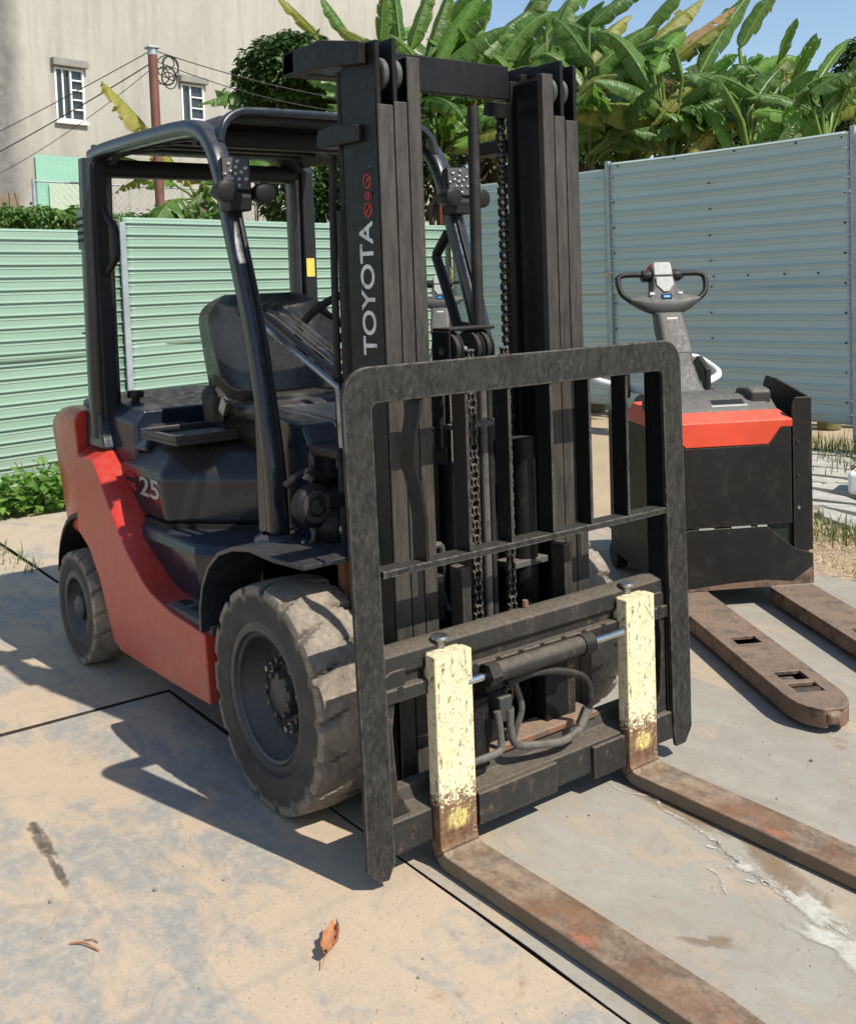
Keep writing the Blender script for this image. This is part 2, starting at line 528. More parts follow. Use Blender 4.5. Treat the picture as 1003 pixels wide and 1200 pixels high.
m_leafg = leaf_mat('banana_leaf', (.035, .1, .018), (.10, .2, .035), (.2, .3, .07), .38, rough=.3)
m_leafy = leaf_mat('banana_leaf_yellowing', (.16, .22, .04), (.34, .32, .07), (.44, .38, .12), .42)
m_leafb = leaf_mat('banana_leaf_bright', (.1, .24, .035), (.14, .3, .045), (.2, .34, .08), .45)
m_leafd = leaf_mat('banana_leaf_dry', (.22, .12, .06), (.34, .2, .1), (.16, .09, .05), .2, True, .3, .8)
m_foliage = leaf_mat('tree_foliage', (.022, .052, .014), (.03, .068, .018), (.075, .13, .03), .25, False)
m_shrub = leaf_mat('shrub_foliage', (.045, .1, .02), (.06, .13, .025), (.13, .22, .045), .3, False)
m_weed = leaf_mat('weed_leaf', (.07, .16, .025), (.09, .19, .03), (.2, .33, .07), .35, False)
m_grass = leaf_mat('grass_blade', (.035, .08, .015), (.05, .1, .02), (.16, .18, .05), .25, False)
m_straw = leaf_mat('dry_straw', (.42, .32, .17), (.36, .27, .14), (.5, .41, .24), .2, False)
m_stem = simple_noise('banana_stem', (.1, .13, .04), (.16, .13, .06), 3, .7, .3, .02, 6, (.12, .07, .035), 6)
m_bark = simple_noise('bark', (.07, .05, .035), (.12, .09, .065), 6, .95, .6, .02)
m_dryfib = simple_noise('dry_leaf_skirt', (.06, .04, .026), (.14, .09, .055), 7, .95, .5, .02)


# ------------------------------------------------------------------ mesh helpers
class MB:
    def __init__(s):
        s.v, s.f = [], []

    def add(s, vs, fs):
        o = len(s.v)
        s.v += [tuple(v) for v in vs]
        s.f += [tuple(i + o for i in f) for f in fs]
        return s

    def box(s, x0, x1, y0, y1, z0, z1, mat=None):
        vs = [Vector(p) for p in ((x0, y0, z0), (x1, y0, z0), (x1, y1, z0), (x0, y1, z0), (x0, y0, z1), (x1, y0, z1), (x1, y1, z1), (x0, y1, z1))]
        if mat is not None:
            vs = [mat @ v for v in vs]
        return s.add(vs, [(0, 3, 2, 1), (4, 5, 6, 7), (0, 1, 5, 4), (1, 2, 6, 5), (2, 3, 7, 6), (3, 0, 4, 7)])

    def prism(s, poly, axis, a, b, poly2=None):
        """poly in the other two axes (order xz for y, xy for z, yz for x); loft from a to b"""
        def P(q, w):
            return {'y': (q[0], w, q[1]), 'z': (q[0], q[1], w), 'x': (w, q[0], q[1])}[axis]
        p2 = poly2 or poly
        n = len(poly)
        vs = [P(q, a) for q in poly] + [P(q, b) for q in p2]
        fs = [tuple(range(n)), tuple(range(2 * n - 1, n - 1, -1))]
        fs += [(i, i + n, (i + 1) % n + n, (i + 1) % n) for i in range(n)]
        return s.add(vs, fs)

    def rings(s, rings, closed=True, cap=True, loop=False):
        n = len(rings[0])
        vs = [v for r in rings for v in r]
        fs = []
        m = len(rings)
        for i in range(m if loop else m - 1):
            j = (i + 1) % m
            for k in range(n if closed else n - 1):
                k2 = (k + 1) % n
                fs.append((i * n + k, i * n + k2, j * n + k2, j * n + k))
        if cap and not loop and closed:
            fs.append(tuple(range(n - 1, -1, -1)))
            fs.append(tuple((m - 1) * n + k for k in range(n)))
        return s.add(vs, fs)

    def tube(s, path, r, n=10, cap=True, flat=None, upv=None):
        """round (or, with flat=(a,b), rounded-rectangular) section swept along path; r may be a list"""
        path = [Vector(p) for p in path]
        m = len(path)
        rr = r if isinstance(r, (list, tuple)) else [r] * m
        rings = []
        ref = Vector(upv) if upv else None
        prev = None
        for i in range(m):
            t = (path[min(i + 1, m - 1)] - path[max(i - 1, 0)]).normalized()
            if ref is not None:
                a = ref.cross(t)
                if a.length < 1e-4:
                    a = Vector((1, 0, 0)).cross(t)
            elif prev is None:
                a = t.cross(Vector((0, 0, 1)))
                if a.length < .1:
                    a = t.cross(Vector((1, 0, 0)))
            else:
                a = prev - t * prev.dot(t)
            a.normalize()
            prev = a
            b = t.cross(a)
            ring = []
            for k in range(n):
                th = 2 * pi * k / n
                if flat:
                    e = .45
                    ca, sa = cos(th), sin(th)
                    ring.append(path[i] + a * (flat[0] * math.copysign(abs(ca) ** e, ca)) + b * (flat[1] * math.copysign(abs(sa) ** e, sa)))
                else:
                    ring.append(path[i] + (a * cos(th) + b * sin(th)) * rr[i])
            rings.append(ring)
        return s.rings(rings, True, cap)

    def lathe(s, prof, n=32, axis='y', c=(0, 0, 0), closed=False):
        """prof: list of (radius, along)"""
        rings = []
        for i in range(n):
            th = 2 * pi * i / n
            ring = []
            for r, h in prof:
                if axis == 'y':
                    p = (c[0] + r * cos(th), c[1] + h, c[2] + r * sin(th))
                elif axis == 'z':
                    p = (c[0] + r * cos(th), c[1] + r * sin(th), c[2] + h)
                else:
                    p = (c[0] + h, c[1] + r * cos(th), c[2] + r * sin(th))
                ring.append(p)
            rings.append(ring)
        return s.rings(rings, closed, False, True)

    def cyl(s, a, b, r, n=14, r2=None):
        return s.tube([a, b], [r, r if r2 is None else r2], n)

    def build(s, name, mat, parent=None, bevel=0, seg=2, smooth=35, recalc=True, label=None):
        me = bpy.data.meshes.new(name)
        me.from_pydata(s.v, [], s.f)
        if recalc:
            bm = bmesh.new()
            bm.from_mesh(me)
            bmesh.ops.recalc_face_normals(bm, faces=bm.faces)
            bm.to_mesh(me)
            bm.free()
        me.materials.append(mat)
        if smooth:
            for p in me.polygons:
                p.use_smooth = True
            me.set_sharp_from_angle(angle=radians(smooth))
        o = bpy.data.objects.new(name, me)
        col.objects.link(o)
        if parent is not None:
            o.parent = parent
        if bevel:
            b = o.modifiers.new('bevel', 'BEVEL')
            b.width = bevel
            b.segments = seg
            b.limit_method = 'ANGLE'
            b.angle_limit = radians(32)
            b.harden_normals = True
        if label:
            o['label'] = label
        return o


def empty(name, loc=(0, 0, 0), rz=0):
    o = bpy.data.objects.new(name, None)
    col.objects.link(o)
    o.location = loc
    o.rotation_euler.z = rz
    o.empty_display_size = .2
    return o


def tag(o, label=None, cat=None, group=None, kind=None):
    for k, v in (('label', label), ('category', cat), ('group', group), ('kind', kind)):
        if v:
            o[k] = v
    return o


def copy_tree(o, parent=None):
    c = o.copy()
    col.objects.link(c)
    c.parent = parent
    for ch in o.children:
        copy_tree(ch, c)
    return c


def text_mesh(name, body, size, mat, parent, M4, depth=.0008, offset=0.0, xs=1.0, spacing=1.0, shear=0.0):
    cu = bpy.data.curves.new(name, 'FONT')
    cu.body = body
    cu.size = size
    cu.extrude = depth
    cu.offset = offset
    cu.shear = shear
    cu.align_x = 'CENTER'
    cu.align_y = 'CENTER'
    cu.space_character = spacing
    tmp = bpy.data.objects.new(name + '_curve', cu)
    col.objects.link(tmp)
    bpy.context.view_layer.update()
    me = bpy.data.meshes.new_from_object(tmp)
    bpy.data.objects.remove(tmp)
    bpy.data.curves.remove(cu)
    me.transform(M4 @ Matrix.Diagonal((xs, 1, 1, 1)))
    me.materials.clear()
    me.materials.append(mat)
    me.name = name
    o = bpy.data.objects.new(name, me)
    col.objects.link(o)
    o.parent = parent
    return o


def frame(o, xd, yd):
    """matrix whose local x, y axes are xd, yd (text plane)"""
    xd, yd = Vector(xd).normalized(), Vector(yd).normalized()
    zd = xd.cross(yd).normalized()
    m = Matrix((xd, yd, zd)).transposed().to_4x4()
    m.translation = Vector(o)
    return m


def bez(p, n=10):
    """Catmull-Rom through points"""
    P = [Vector(q) for q in p]
    P = [P[0] * 2 - P[1]] + P + [P[-1] * 2 - P[-2]]
    out = []
    for i in range(1, len(P) - 2):
        for k in range(n):
            t = k / n
            a, b, c, d = P[i - 1], P[i], P[i + 1], P[i + 2]
            out.append(.5 * ((2 * b) + (c - a) * t + (2 * a - 5 * b + 4 * c - d) * t * t + (3 * b - a - 3 * c + d) * t ** 3))
    out.append(P[-2])
    return out


def arc(cx, cz, r, a0, a1, n):
    return [(cx + r * cos(radians(a0 + (a1 - a0) * i / n)), cz + r * sin(radians(a0 + (a1 - a0) * i / n))) for i in range(n + 1)]



# ------------------------------------------------------------------ ground and steel plates
def ground_sheet():
    n, ext = 90, 70.0
    vs, fs = [], []
    xs = [math.copysign(abs(-1 + 2 * i / n) ** 2.2, -1 + 2 * i / n) * ext - 2 for i in range(n + 1)]
    rnd = random.Random(3)
    for x in xs:
        for y in xs:
            z = -.05 + rnd.uniform(-.006, .006)
            if y + 4 > 3.2 or x < -5.2 or y + 4 < -4.5:
                z += .035
            vs.append((x, y + 4, z))
    for i in range(n):
        for j in range(n):
            a = i * (n + 1) + j
            fs.append((a, a + n + 1, a + n + 2, a + 1))
    o = MB().add(vs, fs).build('ground', m_dirt, smooth=60)
    tag(o, 'sandy brown soil around and beyond the steel plates', kind='structure')


ground_sheet()
floor = tag(empty('plate_floor', (0, 0, 0)), 'yard floor of large worn steel plates laid edge to edge', kind='structure')


m_plate_edge = simple_noise('dark_plate_edge', (.022, .018, .015), (.05, .035, .025), 20, .8, .2, .002)  # near-black side faces: shade of the plate joints put into the colour


def plate(x0, x1, y0, y1, rot, mat, dz=0.0):
    rnd = random.Random(int((x0 + 9) * 100 + (y0 + 9) * 10))
    cx, cy = (x0 + x1) / 2, (y0 + y1) / 2
    pts = []
    def edge(a, b):
        n = max(3, int(math.dist(a, b) / .22))
        for i in range(n):
            t = i / n
            pts.append((a[0] + (b[0] - a[0]) * t + rnd.uniform(-.004, .004), a[1] + (b[1] - a[1]) * t + rnd.uniform(-.004, .004)))
    c = [(x0 - cx, y0 - cy), (x1 - cx, y0 - cy), (x1 - cx, y1 - cy), (x0 - cx, y1 - cy)]
    for i in range(4):
        edge(c[i], c[(i + 1) % 4])
    o = MB().prism(pts, 'z', -.035, 0.0).build('plate', mat, floor, bevel=.003, smooth=30)
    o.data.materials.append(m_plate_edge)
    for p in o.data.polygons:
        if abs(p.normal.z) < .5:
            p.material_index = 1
    o.location = (cx, cy, dz)
    o.rotation_euler.z = radians(rot)
    return o


plate(-1.083, 4.4, -3.6, -.462, -.8, m_plateA, 0.0)
plate(-1.083, 4.6, -.452, 1.092, -.8, m_plateB, -.001)
plate(-.80, 4.2, 1.106, 2.66, .4, m_plateB, -.002)
plate(-4.75, -1.106, -.225, 1.30, -1.0, m_plateA, -.001)
plate(-4.2, -1.107, -2.9, -.250, -.9, m_plateA, -.001)
plate(-4.1, -.82, 1.32, 2.75, -.5, m_plateB, -.004)


def stain(name, pts, mat, dz, lab):
    me = MB()
    n = len(pts)
    P = [Vector((p[0], p[1], dz)) for p in pts]
    c = sum(P, Vector()) / n
    vs = [c] + [c.lerp(p, .55) for p in P] + [c.lerp(p, 1.12) for p in P]
    fs = [(0, i + 1, (i + 1) % n + 1) for i in range(n)] + [(i + 1, n + i + 1, n + (i + 1) % n + 1, (i + 1) % n + 1) for i in range(n)]
    o = me.add(vs, fs).build(name, mat, floor, smooth=0, recalc=False, label=lab)
    at = o.data.attributes.new('cover', 'FLOAT', 'POINT')
    at.data.foreach_set('value', [1.0] + [.85] * n + [0.0] * n)
    return o


def blob(cx, cy, rx, ry, rz, n=40, rough=.25, seed=1):
    rnd = random.Random(seed)
    ph = [(rnd.uniform(0, 6.3), rnd.uniform(.3, 1)) for _ in range(9)]
    out = []
    for i in range(n):
        a = 2 * pi * i / n
        r = 1 + rough * sum(w * sin((k + 2) * a + p) / (k + 1.5) for k, (p, w) in enumerate(ph)) * 1.4
        x, y = rx * r * cos(a), ry * r * sin(a)
        out.append((cx + x * cos(rz) - y * sin(rz), cy + x * sin(rz) + y * cos(rz)))
    return out


def thin(mat, lo, hi, scale, top=1.0):
    """let a deposit break up into the plate below: its cover fades to the rim and is eaten by noise"""
    nt = mat.node_tree
    t = NT.__new__(NT)
    t.m, t.n, t.l = mat, nt.nodes, nt.links
    t.b = t.n['Principled BSDF']
    at = t.add('ShaderNodeAttribute', attribute_name='cover')
    c = t.coord('Object')
    m = t.math('ADD', at.outputs['Fac'], t.math('MULTIPLY', t.math('SUBTRACT', t.noise(c, scale, 8, .75, .4), .5), 2.2))
    t.set('Alpha', t.ramp(m, lo, hi, 0, top))
    return mat


m_lime = simple_noise('lime_deposit', (.6, .57, .5), (.45, .41, .34), 16, .9, .0, .002, 8, (.34, .3, .24), 40)
m_ruststain = simple_noise('rust_wash', (.3, .17, .08), (.26, .18, .11), 9, .8, .0, .002, 8, (.2, .17, .13), 20)
m_oil = simple_noise('oil_smear', (.075, .065, .055), (.16, .13, .1), 16, .6, .2, .002, 8, (.3, .23, .16), 30)
m_lime, m_ruststain, m_oil = thin(m_lime, .22, .85, 28, .9), thin(m_ruststain, .25, 1.1, 14, .6), thin(m_oil, .35, 1.0, 30, .8)
def crust(pts, wd, seed, name='lime_crust'):
    rnd = random.Random(seed)
    P = bez([(x, y, 0) for x, y in pts], 14)
    vs, fs = [], []
    for i, p in enumerate(P):
        t = (P[min(i + 1, len(P) - 1)] - P[max(i - 1, 0)]).normalized()
        nrm = Vector((-t.y, t.x, 0))
        f = sin(pi * i / (len(P) - 1)) ** .4
        a, b = wd * 1.5 * f * rnd.uniform(.25, 1.0), wd * 1.5 * f * rnd.uniform(.25, 1.0)
        jit = nrm * rnd.uniform(-.5, .5) * wd
        vs += [p + jit + nrm * a, p + jit - nrm * b]
    for v in vs:
        v.z = .0012
    for i in range(len(P) - 1):
        fs.append((2 * i, 2 * i + 1, 2 * i + 3, 2 * i + 2))
    o = MB().add(vs, fs).build(name, m_lime, floor, smooth=0, recalc=False)
    at = o.data.attributes.new('cover', 'FLOAT', 'POINT')
    at.data.foreach_set('value', [.58] * len(vs))


stain('rust_stain', blob(.72, .30, .2, .05, -.12, 50, .35, 4), m_ruststain, .0006, 'brown rust wash beside the far fork')
stain('rust_stain', blob(1.12, .24, .26, .045, -.35, 50, .35, 5), m_ruststain, .0007, 'brown rust wash further along the far fork')
crust([(.50, .275), (.58, .262), (.66, .30), (.72, .27), (.80, .262), (.9, .245), (1.0, .205), (1.1, .18), (1.22, .15), (1.36, .12)], .006, 1)
crust([(.92, .24), (1.02, .20), (1.12, .19), (1.22, .165), (1.4, .13)], .016, 2)
stain('lime_patch', blob(1.26, .165, .13, .034, -.3, 40, .4, 6), m_lime, .0013, 'white lime crust beside the far fork')
stain('lime_patch', blob(1.055, .19, .028, .02, .3, 30, .25, 7), m_lime, .0013, 'small white lime spot between the forks')
stain('lime_patch', blob(.935, .205, .014, .009, .2, 24, .3, 8), m_lime, .0013, 'tiny white lime spot between the forks')
stain('lime_patch', blob(1.03, .165, .007, .006, .2, 18, .3, 9), m_lime, .0013, None)
stain('lime_patch', blob(1.10, .15, .016, .006, .5, 18, .3, 10), m_lime, .0013, None)
stain('lime_patch', blob(1.40, .085, .14, .05, .1, 40, .45, 12), m_lime, .0011, 'broad white scuff at the right edge')
crust([(.98, .12), (1.03, .115), (1.07, .085), (1.1, .06)], .004, 13)
stain('rust_stain', blob(1.195, -.114, .05, .03, .6, 40, .4, 14), m_ruststain, .0007, 'rust brown spot between the forks')
for k, (x, y, a, b, r) in enumerate(((-.25, -1.14, .13, .022, -.08), (-.08, -1.155, .11, .018, -.08), (-.34, -1.13, .06, .02, 0))):
    stain('oil_stain', blob(x, y, a, b, r, 40, .3, 20 + k), m_oil, .0008 + k * .0002, None)


# ------------------------------------------------------------------ sheet metal fences
def ribbed(x0, x1, z0, z1, pitch, h, wave=0.0, nx=14, phase=0.0):
    """horizontal-ribbed sheet; front towards local -y"""
    prof = []
    z = z0
    k = 0
    while z < z1 - 1e-4:
        for dz, d in ((0, 0), (.30, 0), (.34, h * .3), (.40, 0), (.64, 0), (.67, h), (.71, h), (.84, 0)):
            zz = z + dz * pitch
            if zz < z1:
                prof.append((zz, d))
        z += pitch
    prof.append((z1, 0))
    rnd = random.Random(int(x0 * 77 + z0 * 13))
    ph = [rnd.uniform(0, 6.28) for _ in range(4)]
    rings = []
    for i in range(nx + 1):
        x = x0 + (x1 - x0) * i / nx
        rings.append([(x, -d + wave * (sin(x * 2.1 + ph[0] + zz) + .6 * sin(x * 5.3 + ph[1] - zz * 2.2)), zz + wave * .5 * sin(x * 1.7 + ph[2])) for zz, d in prof])
    return MB().rings(rings, False, False)


gf = tag(empty('sheet_metal_fence', (-5.85, .26, 0), radians(100.8)), 'mint green ribbed sheet metal fence behind the forklift, sunlit', 'fence')
for x0, x1, z0, z1 in ((-3.2, 1.16, .02, 1.02), (-3.2, 1.16, 1.0, 2.035), (1.19, 5.36, .02, 1.06), (1.19, 5.36, 1.04, 2.14)):
    o = ribbed(x0, x1, z0, z1, .0985, .017, .007, 40).build('panel', m_green, gf, smooth=25, recalc=False)
    sm = o.modifiers.new('thick', 'SOLIDIFY'); sm.thickness = .0015; sm.offset = 0
    o.location.y = 0 if z0 < .5 else -.005
MB().box(1.145, 1.2, -.045, -.02, 0, 2.1).build('joint_strip', m_galv, gf, bevel=.004)
for x in (-2.9, -.8, 1.17, 3.2, 5.2):
    MB().box(x - .03, x + .03, .015, .07, -.1, 2.0).build('post', m_galv, gf, bevel=.004)
for z in (.35, 1.05, 1.8):
    MB().box(-3.2, 5.3, .012, .035, z, z + .04).build('rail', m_galv, gf, bevel=.003)

bf = tag(empty('sheet_metal_fence', (-6.85, 5.55, 0), radians(5.8)), 'tall blue grey ribbed sheet metal fence behind the pallet truck, in shade', 'fence')
for x0, x1, z0, z1 in ((0.02, 2.215, .24, 1.36), (0.02, 2.215, 1.34, 2.555), (2.255, 4.665, .215, 1.36), (2.255, 4.665, 1.34, 2.6), (4.72, 8.6, .2, 1.36), (4.72, 8.6, 1.34, 2.6)):
    o = ribbed(x0, x1, z0, z1, .116, .017, .009, 34).build('panel', m_blue, bf, smooth=25, recalc=False)
    sm = o.modifiers.new('thick', 'SOLIDIFY'); sm.thickness = .0015; sm.offset = 0
    o.location.y = 0 if z0 < .5 else -.006
for x, a, b in ((2.235, .1, 2.62), (4.693, .1, 2.64)):
    MB().box(x - .022, x + .022, -.03, .02, a, b).build('joint_strip', m_galv, bf, bevel=.004)
for x in (.05, 2.235, 4.69, 7.0):
    MB().box(x - .035, x + .035, .025, .09, -.1, 2.5).build('post', m_galv, bf, bevel=.004)
for z in (.3, 1.38, 2.4):
    MB().box(0, 8.6, .014, .03, z, z + .04).build('rail', m_galv, bf, bevel=.003)
sc = MB().lathe([(.0, -.012), (.007, -.012), (.009, -.004), (.009, 0)], 8)
proto = sc.build('screw', m_wire, bf, smooth=0)
pts = []
for x in (2.36, 3.0, 3.62, 4.2, 4.6):
    pts += [(x, 2.56)]
for k in range(9):
    pts.append((3.37 + random.uniform(-.01, .01), .45 + k * .232))
    pts.append((4.62, .4 + k * .245))
    pts.append((2.30, .5 + k * .245))
for k in range(6):
    pts.append((2.75 + k * .33 + random.uniform(-.02, .02), 1.47))
for k in range(5):
    pts.append((1.2, .7 + k * .42))
for i, (x, z) in enumerate(pts):
    o = proto if i == 0 else proto.copy()
    if i:
        col.objects.link(o)
    o.location = (x, -.014, z)
lk = tag(empty('padlock', (-4.64, 5.745, 1.53)), 'small brass padlock hanging on the joint of the blue grey fence', 'padlock')
m_brass = worn('brass', (.55, .38, .16), None, 10, .5, .7, .35, .8)
MB().box(-.022, .022, -.01, .01, -.03, .015).build('body', m_brass, lk, bevel=.004)
MB().tube([(-.014, 0, .012), (-.014, 0, .035), (-.007, 0, .045), (.007, 0, .045), (.014, 0, .035), (.014, 0, .012)], .004, 8).build('shackle', m_steelgrey, lk)

# ------------------------------------------------------------------ building behind
BO = Vector((cos(radians(100.8)), sin(radians(100.8)), 0)) * 8 + Vector((-sin(radians(100.8)), cos(radians(100.8)), 0)) * 13.41
bd = tag(empty('concrete_building', BO, radians(100.8)), 'tall bare rendered concrete building with two small white windows', 'building')
# openings (local x, z): the wall is one slab pierced by two windows
WIN = [(-1.71, -1.2, 4.28, 5.11), (.65, 1.13, 4.30, 5.12)]
w = MB()
xs = [-9.0, -1.71, -1.2, .65, 1.13, 7.6]
w.box(-9, -1.71, 0, .25, -.2, 9.6)
w.box(-1.2, .65, 0, .25, -.2, 9.6)
w.box(1.13, 7.6, 0, .25, -.2, 9.6)
for x0, x1, z0, z1 in WIN:
    w.box(x0, x1, 0, .25, -.2, z0)
    w.box(x0, x1, 0, .25, z1, 9.6)
wo = w.build('wall', m_wall, bd, smooth=0)
MB().box(-9, 7.6, .26, 6.5, -.2, 9.6).build('rear_block', m_wall, bd, smooth=0)
for i, (x0, x1, z0, z1) in enumerate(WIN):
    win = empty('window', ((x0 + x1) / 2, 0, z0))
    win.parent = bd
    hw, h = (x1 - x0) / 2, z1 - z0
    f = MB()
    t = .035
    f.box(-hw, -hw + t, -.02, .05, 0, h).box(hw - t, hw, -.02, .05, 0, h)
    f.box(-hw + t, hw - t, -.018, .05, 0, t).box(-hw + t, hw - t, -.018, .05, h - t, h)
    mx = -hw + t + (.09 if i == 0 else .14)
    f.box(mx, mx + .03, -.016, .04, t, h - t)
    f.build('frame', m_white, win, bevel=.004)
    sash = MB()
    rows = 5 if i == 0 else 4
    a0, a1 = mx + .03, hw - t
    if i == 0:
        sash.box(a0 + .10, a0 + .13, -.03, .02, t, h - t)
    for r in range(1, rows):
        z = t + (h - 2 * t) * r / rows
        sash.box(a0 + (.13 if i == 0 else 0), a1, -.026, .02, z - .012, z + .012)
    sash.build('glazing_bar', m_white, win, bevel=.003)
    for r in range(rows):
        za, zb = t + (h - 2 * t) * r / rows + .012, t + (h - 2 * t) * (r + 1) / rows - .012
        MB().box(a0 + (.13 if i == 0 else 0), a1, .022, .026, za, zb).build('pane', m_glass, win, smooth=0)
    MB().box(-hw + t, mx, .022, .026, t, h - t).build('pane', m_glass, win, smooth=0)
    if i == 0:
        MB().box(a0, a0 + .10, .024, .028, t, h - t).build('pane', m_glass, win, smooth=0)
    MB().box(-hw - .05, hw + .05, -.11, .02, h + .01, h + .13).build('lintel', m_concrete, win, bevel=.01)
    MB().box(-hw - .03, hw + .03, -.07, .02, -.055, -.006).build('sill', m_white if i == 0 else m_concrete, win, bevel=.006)
# mint sheet metal patch on the wall
pm = sheet_mat('mint_patch_sheet', (.22, .46, .34), (.3, .5, .38), (.42, .46, .34))
pm2 = sheet_mat('faded_mint_sheet', (.42, .5, .36), (.48, .54, .42), (.3, .45, .34))
def corr(x0, x1, z0, z1, y):
    n = int((x1 - x0) / .012)
    rings = []
    for i in range(n + 1):
        x = x0 + (x1 - x0) * i / n
        d = y - .012 * max(-.3, sin(x * 2 * pi / .1))
        rings.append([(x, d, z0), (x, d, z1)])
    return MB().rings(rings, False, False)
pa = corr(-2.12, -1.27, 2.1, 3.71, -.04).build('sheet_metal_patch', pm, bd, smooth=60, recalc=False)
corr(-1.93, -1.27, 2.1, 3.28, -.07).build('sheet_metal_patch', pm2, bd, smooth=60, recalc=False)

# plank fence at the far left, chain link fence, pole and wires
pf = tag(empty('plank_fence', (-9.2, .6, 0), radians(100.8)), 'weathered brown plank fence beyond the mint fence, far left', 'fence')
for k in range(16):
    MB().box(-1.0 + k * .125, -1.0 + k * .125 + .112, -.012, .012, 0, 2.45 + random.uniform(-.06, .06) + k * .012).build('plank', m_wood, pf, bevel=.004)
MB().box(-1.0, 1.0, .014, .05, 1.0, 1.08).build('rail', m_wood, pf)

cl = tag(empty('chain_link_fence', (-8.3, 1.6, 0), radians(100.8)), 'thin grey chain link fence above the mint fence, in front of the building', 'fence')
ch = MB()
for k in range(60):
    x = -.2 + k * .075
    for s in (1, -1):
        a = Vector((x, s * .003, 1.7)); b = Vector((x + s * .95, s * .003, 2.65))
        if -.2 <= b.x <= 4.2:
            ch.tube([a, b], .0022, 3, False)
ch.build('wire_mesh', m_galv, cl, smooth=0)
for x in (-.2, 1.9, 4.2):
    MB().cyl((x, .02, 0), (x, .02, 2.68), .022, 10).build('post', m_galv, cl)
MB().cyl((-.2, .0, 2.66), (4.2, .0, 2.66), .01, 8).build('top_wire', m_galv, cl)

PO = Vector((-7.36, 2.33, 0))
pl = tag(empty('utility_pole', PO), 'rusty brown steel utility pole with a grey top and wire coil', 'pole')
MB().tube([(0, 0, -.1), (0, 0, 3.83)], .045, 16).build('shaft', m_pole, pl)
MB().tube([(0, 0, 3.82), (0, 0, 3.88)], .047, 16).build('collar', m_galv, pl)
MB().box(-.06, .06, -.06, .06, 3.88, 3.9).build('cap', m_galv, pl, bevel=.005)
cr = MB()
rr = random.Random(5)
for k in range(7):
    c = Vector((.02, .12 + rr.uniform(-.05, .06), 3.68 + rr.uniform(-.1, .09)))
    r = rr.uniform(.06, .12)
    tl = rr.uniform(-.6, .6)
    cr.tube([c + Vector((r * cos(a) * sin(tl), r * cos(a) * cos(tl), r * sin(a))) for a in [2 * pi * i / 18 for i in range(19)]], .006, 5, False)
cr.build('wire_coil', m_wire, pl)


def wire(a, b, sag, r, label):
    a, b = Vector(a), Vector(b)
    p = [a.lerp(b, t) - Vector((0, 0, sag * 4 * t * (1 - t))) for t in [i / 20 for i in range(21)]]
    o = MB().tube([q - a for q in p], r * .65, 6).build('electric_wire', m_wire)
    o.location = a
    tag(o, label, 'wire', 'wires on the rusty pole')


wire((-7.36, 2.28, 3.84), (-10.73, 1.19, 3.18), .02, .007, 'topmost wire running left from the pole to the frame edge')
wire((-7.36, 2.28, 3.72), (-10.19, 1.05, 2.87), .03, .009, 'thick twisted wire running left below the topmost one')
wire((-7.36, 2.28, 3.66), (-9.65, .91, 2.6), .1, .005, 'sagging thin wire running left, lowest at the window')
wire((-7.36, 2.38, 3.86), (-6.95, 5.4, 3.45), .10, .008, 'upper wire running right from the pole top')
wire((-7.36, 2.38, 3.76), (-6.95, 5.4, 3.38), .16, .007, 'lower wire running right from the pole top')


# ------------------------------------------------------------------ flagstone path, canister
path = tag(empty('flagstone_path', (-1.4, 4.6, 0)), 'crazy paving of pale irregular flagstones at the right edge', kind='structure')
rs = random.Random(11)
gx, gy = 8, 10
G = {}
for i in range(gx + 1):
    for j in range(gy + 1):
        G[i, j] = Vector((-1.5 + i * .36 + rs.uniform(-.15, .15), -1.25 + j * .25 + rs.uniform(-.105, .105)))
for i in range(gx):
    for j in range(gy):
        q = [G[i, j], G[i + 1, j], G[i + 1, j + 1], G[i, j + 1]]
        if rs.random() < .3 and i + 1 < gx:
            q = [G[i, j], G[i + 1, j].lerp(G[i + 1, j + 1], .3), G[i + 1, j + 1], G[i, j + 1]]
        c = sum(q, Vector((0, 0))) / 4
        # diagonal front boundary of the path
        wx, wy = c.x - 1.4, c.y + 4.6
        if wy < 3.62 + (-.72 - wx) * .28 or wy > 5.9:
            continue
        pts = []
        for k in range(4):
            a, b = q[k], q[(k + 1) % 4]
            for t in (.06, .5, .94):
                p = a.lerp(b, t)
                d = (c - p)
                p = p + d.normalized() * (.02 + (.014 if t != .5 else 0)) + Vector((rs.uniform(-.008, .008), rs.uniform(-.008, .008)))
                pts.append((p.x - c.x, p.y - c.y))
        o = MB().prism(pts, 'z', -.04, .022 + rs.uniform(-.006, .008)).build('paving_stone', m_flag, path, bevel=.006)
        o.location = (c.x, c.y, 0)
jg = tag(empty('plastic_canister', (-1.19, 4.50, .02), radians(20)), 'white plastic canister on the flagstones at the right edge', 'canister')
m_can = NT('canister_plastic'); m_can.set('Base Color', (.72, .74, .77)); m_can.set('Roughness', .4); m_can.set('Subsurface Weight', .2); m_can = m_can.m
MB().box(-.09, .09, -.14, .14, 0, .15).build('body', m_can, jg, bevel=.03, seg=4)
MB().cyl((.03, .08, .145), (.03, .08, .185), .025, 16).build('cap', m_can, jg, bevel=.004)
MB().tube(bez([(0, -.1, .145), (0, -.09, .19), (0, -.01, .195), (0, .02, .146)], 5), .013, 10).build('handle', m_can, jg)

# ------------------------------------------------------------------ forklift (origin under the front axle, +x forward, -y = side towards camera)
fl = tag(empty('forklift', (0, 0, 0)), 'red and dark grey counterbalance forklift with black triple mast and cream forks', 'forklift')


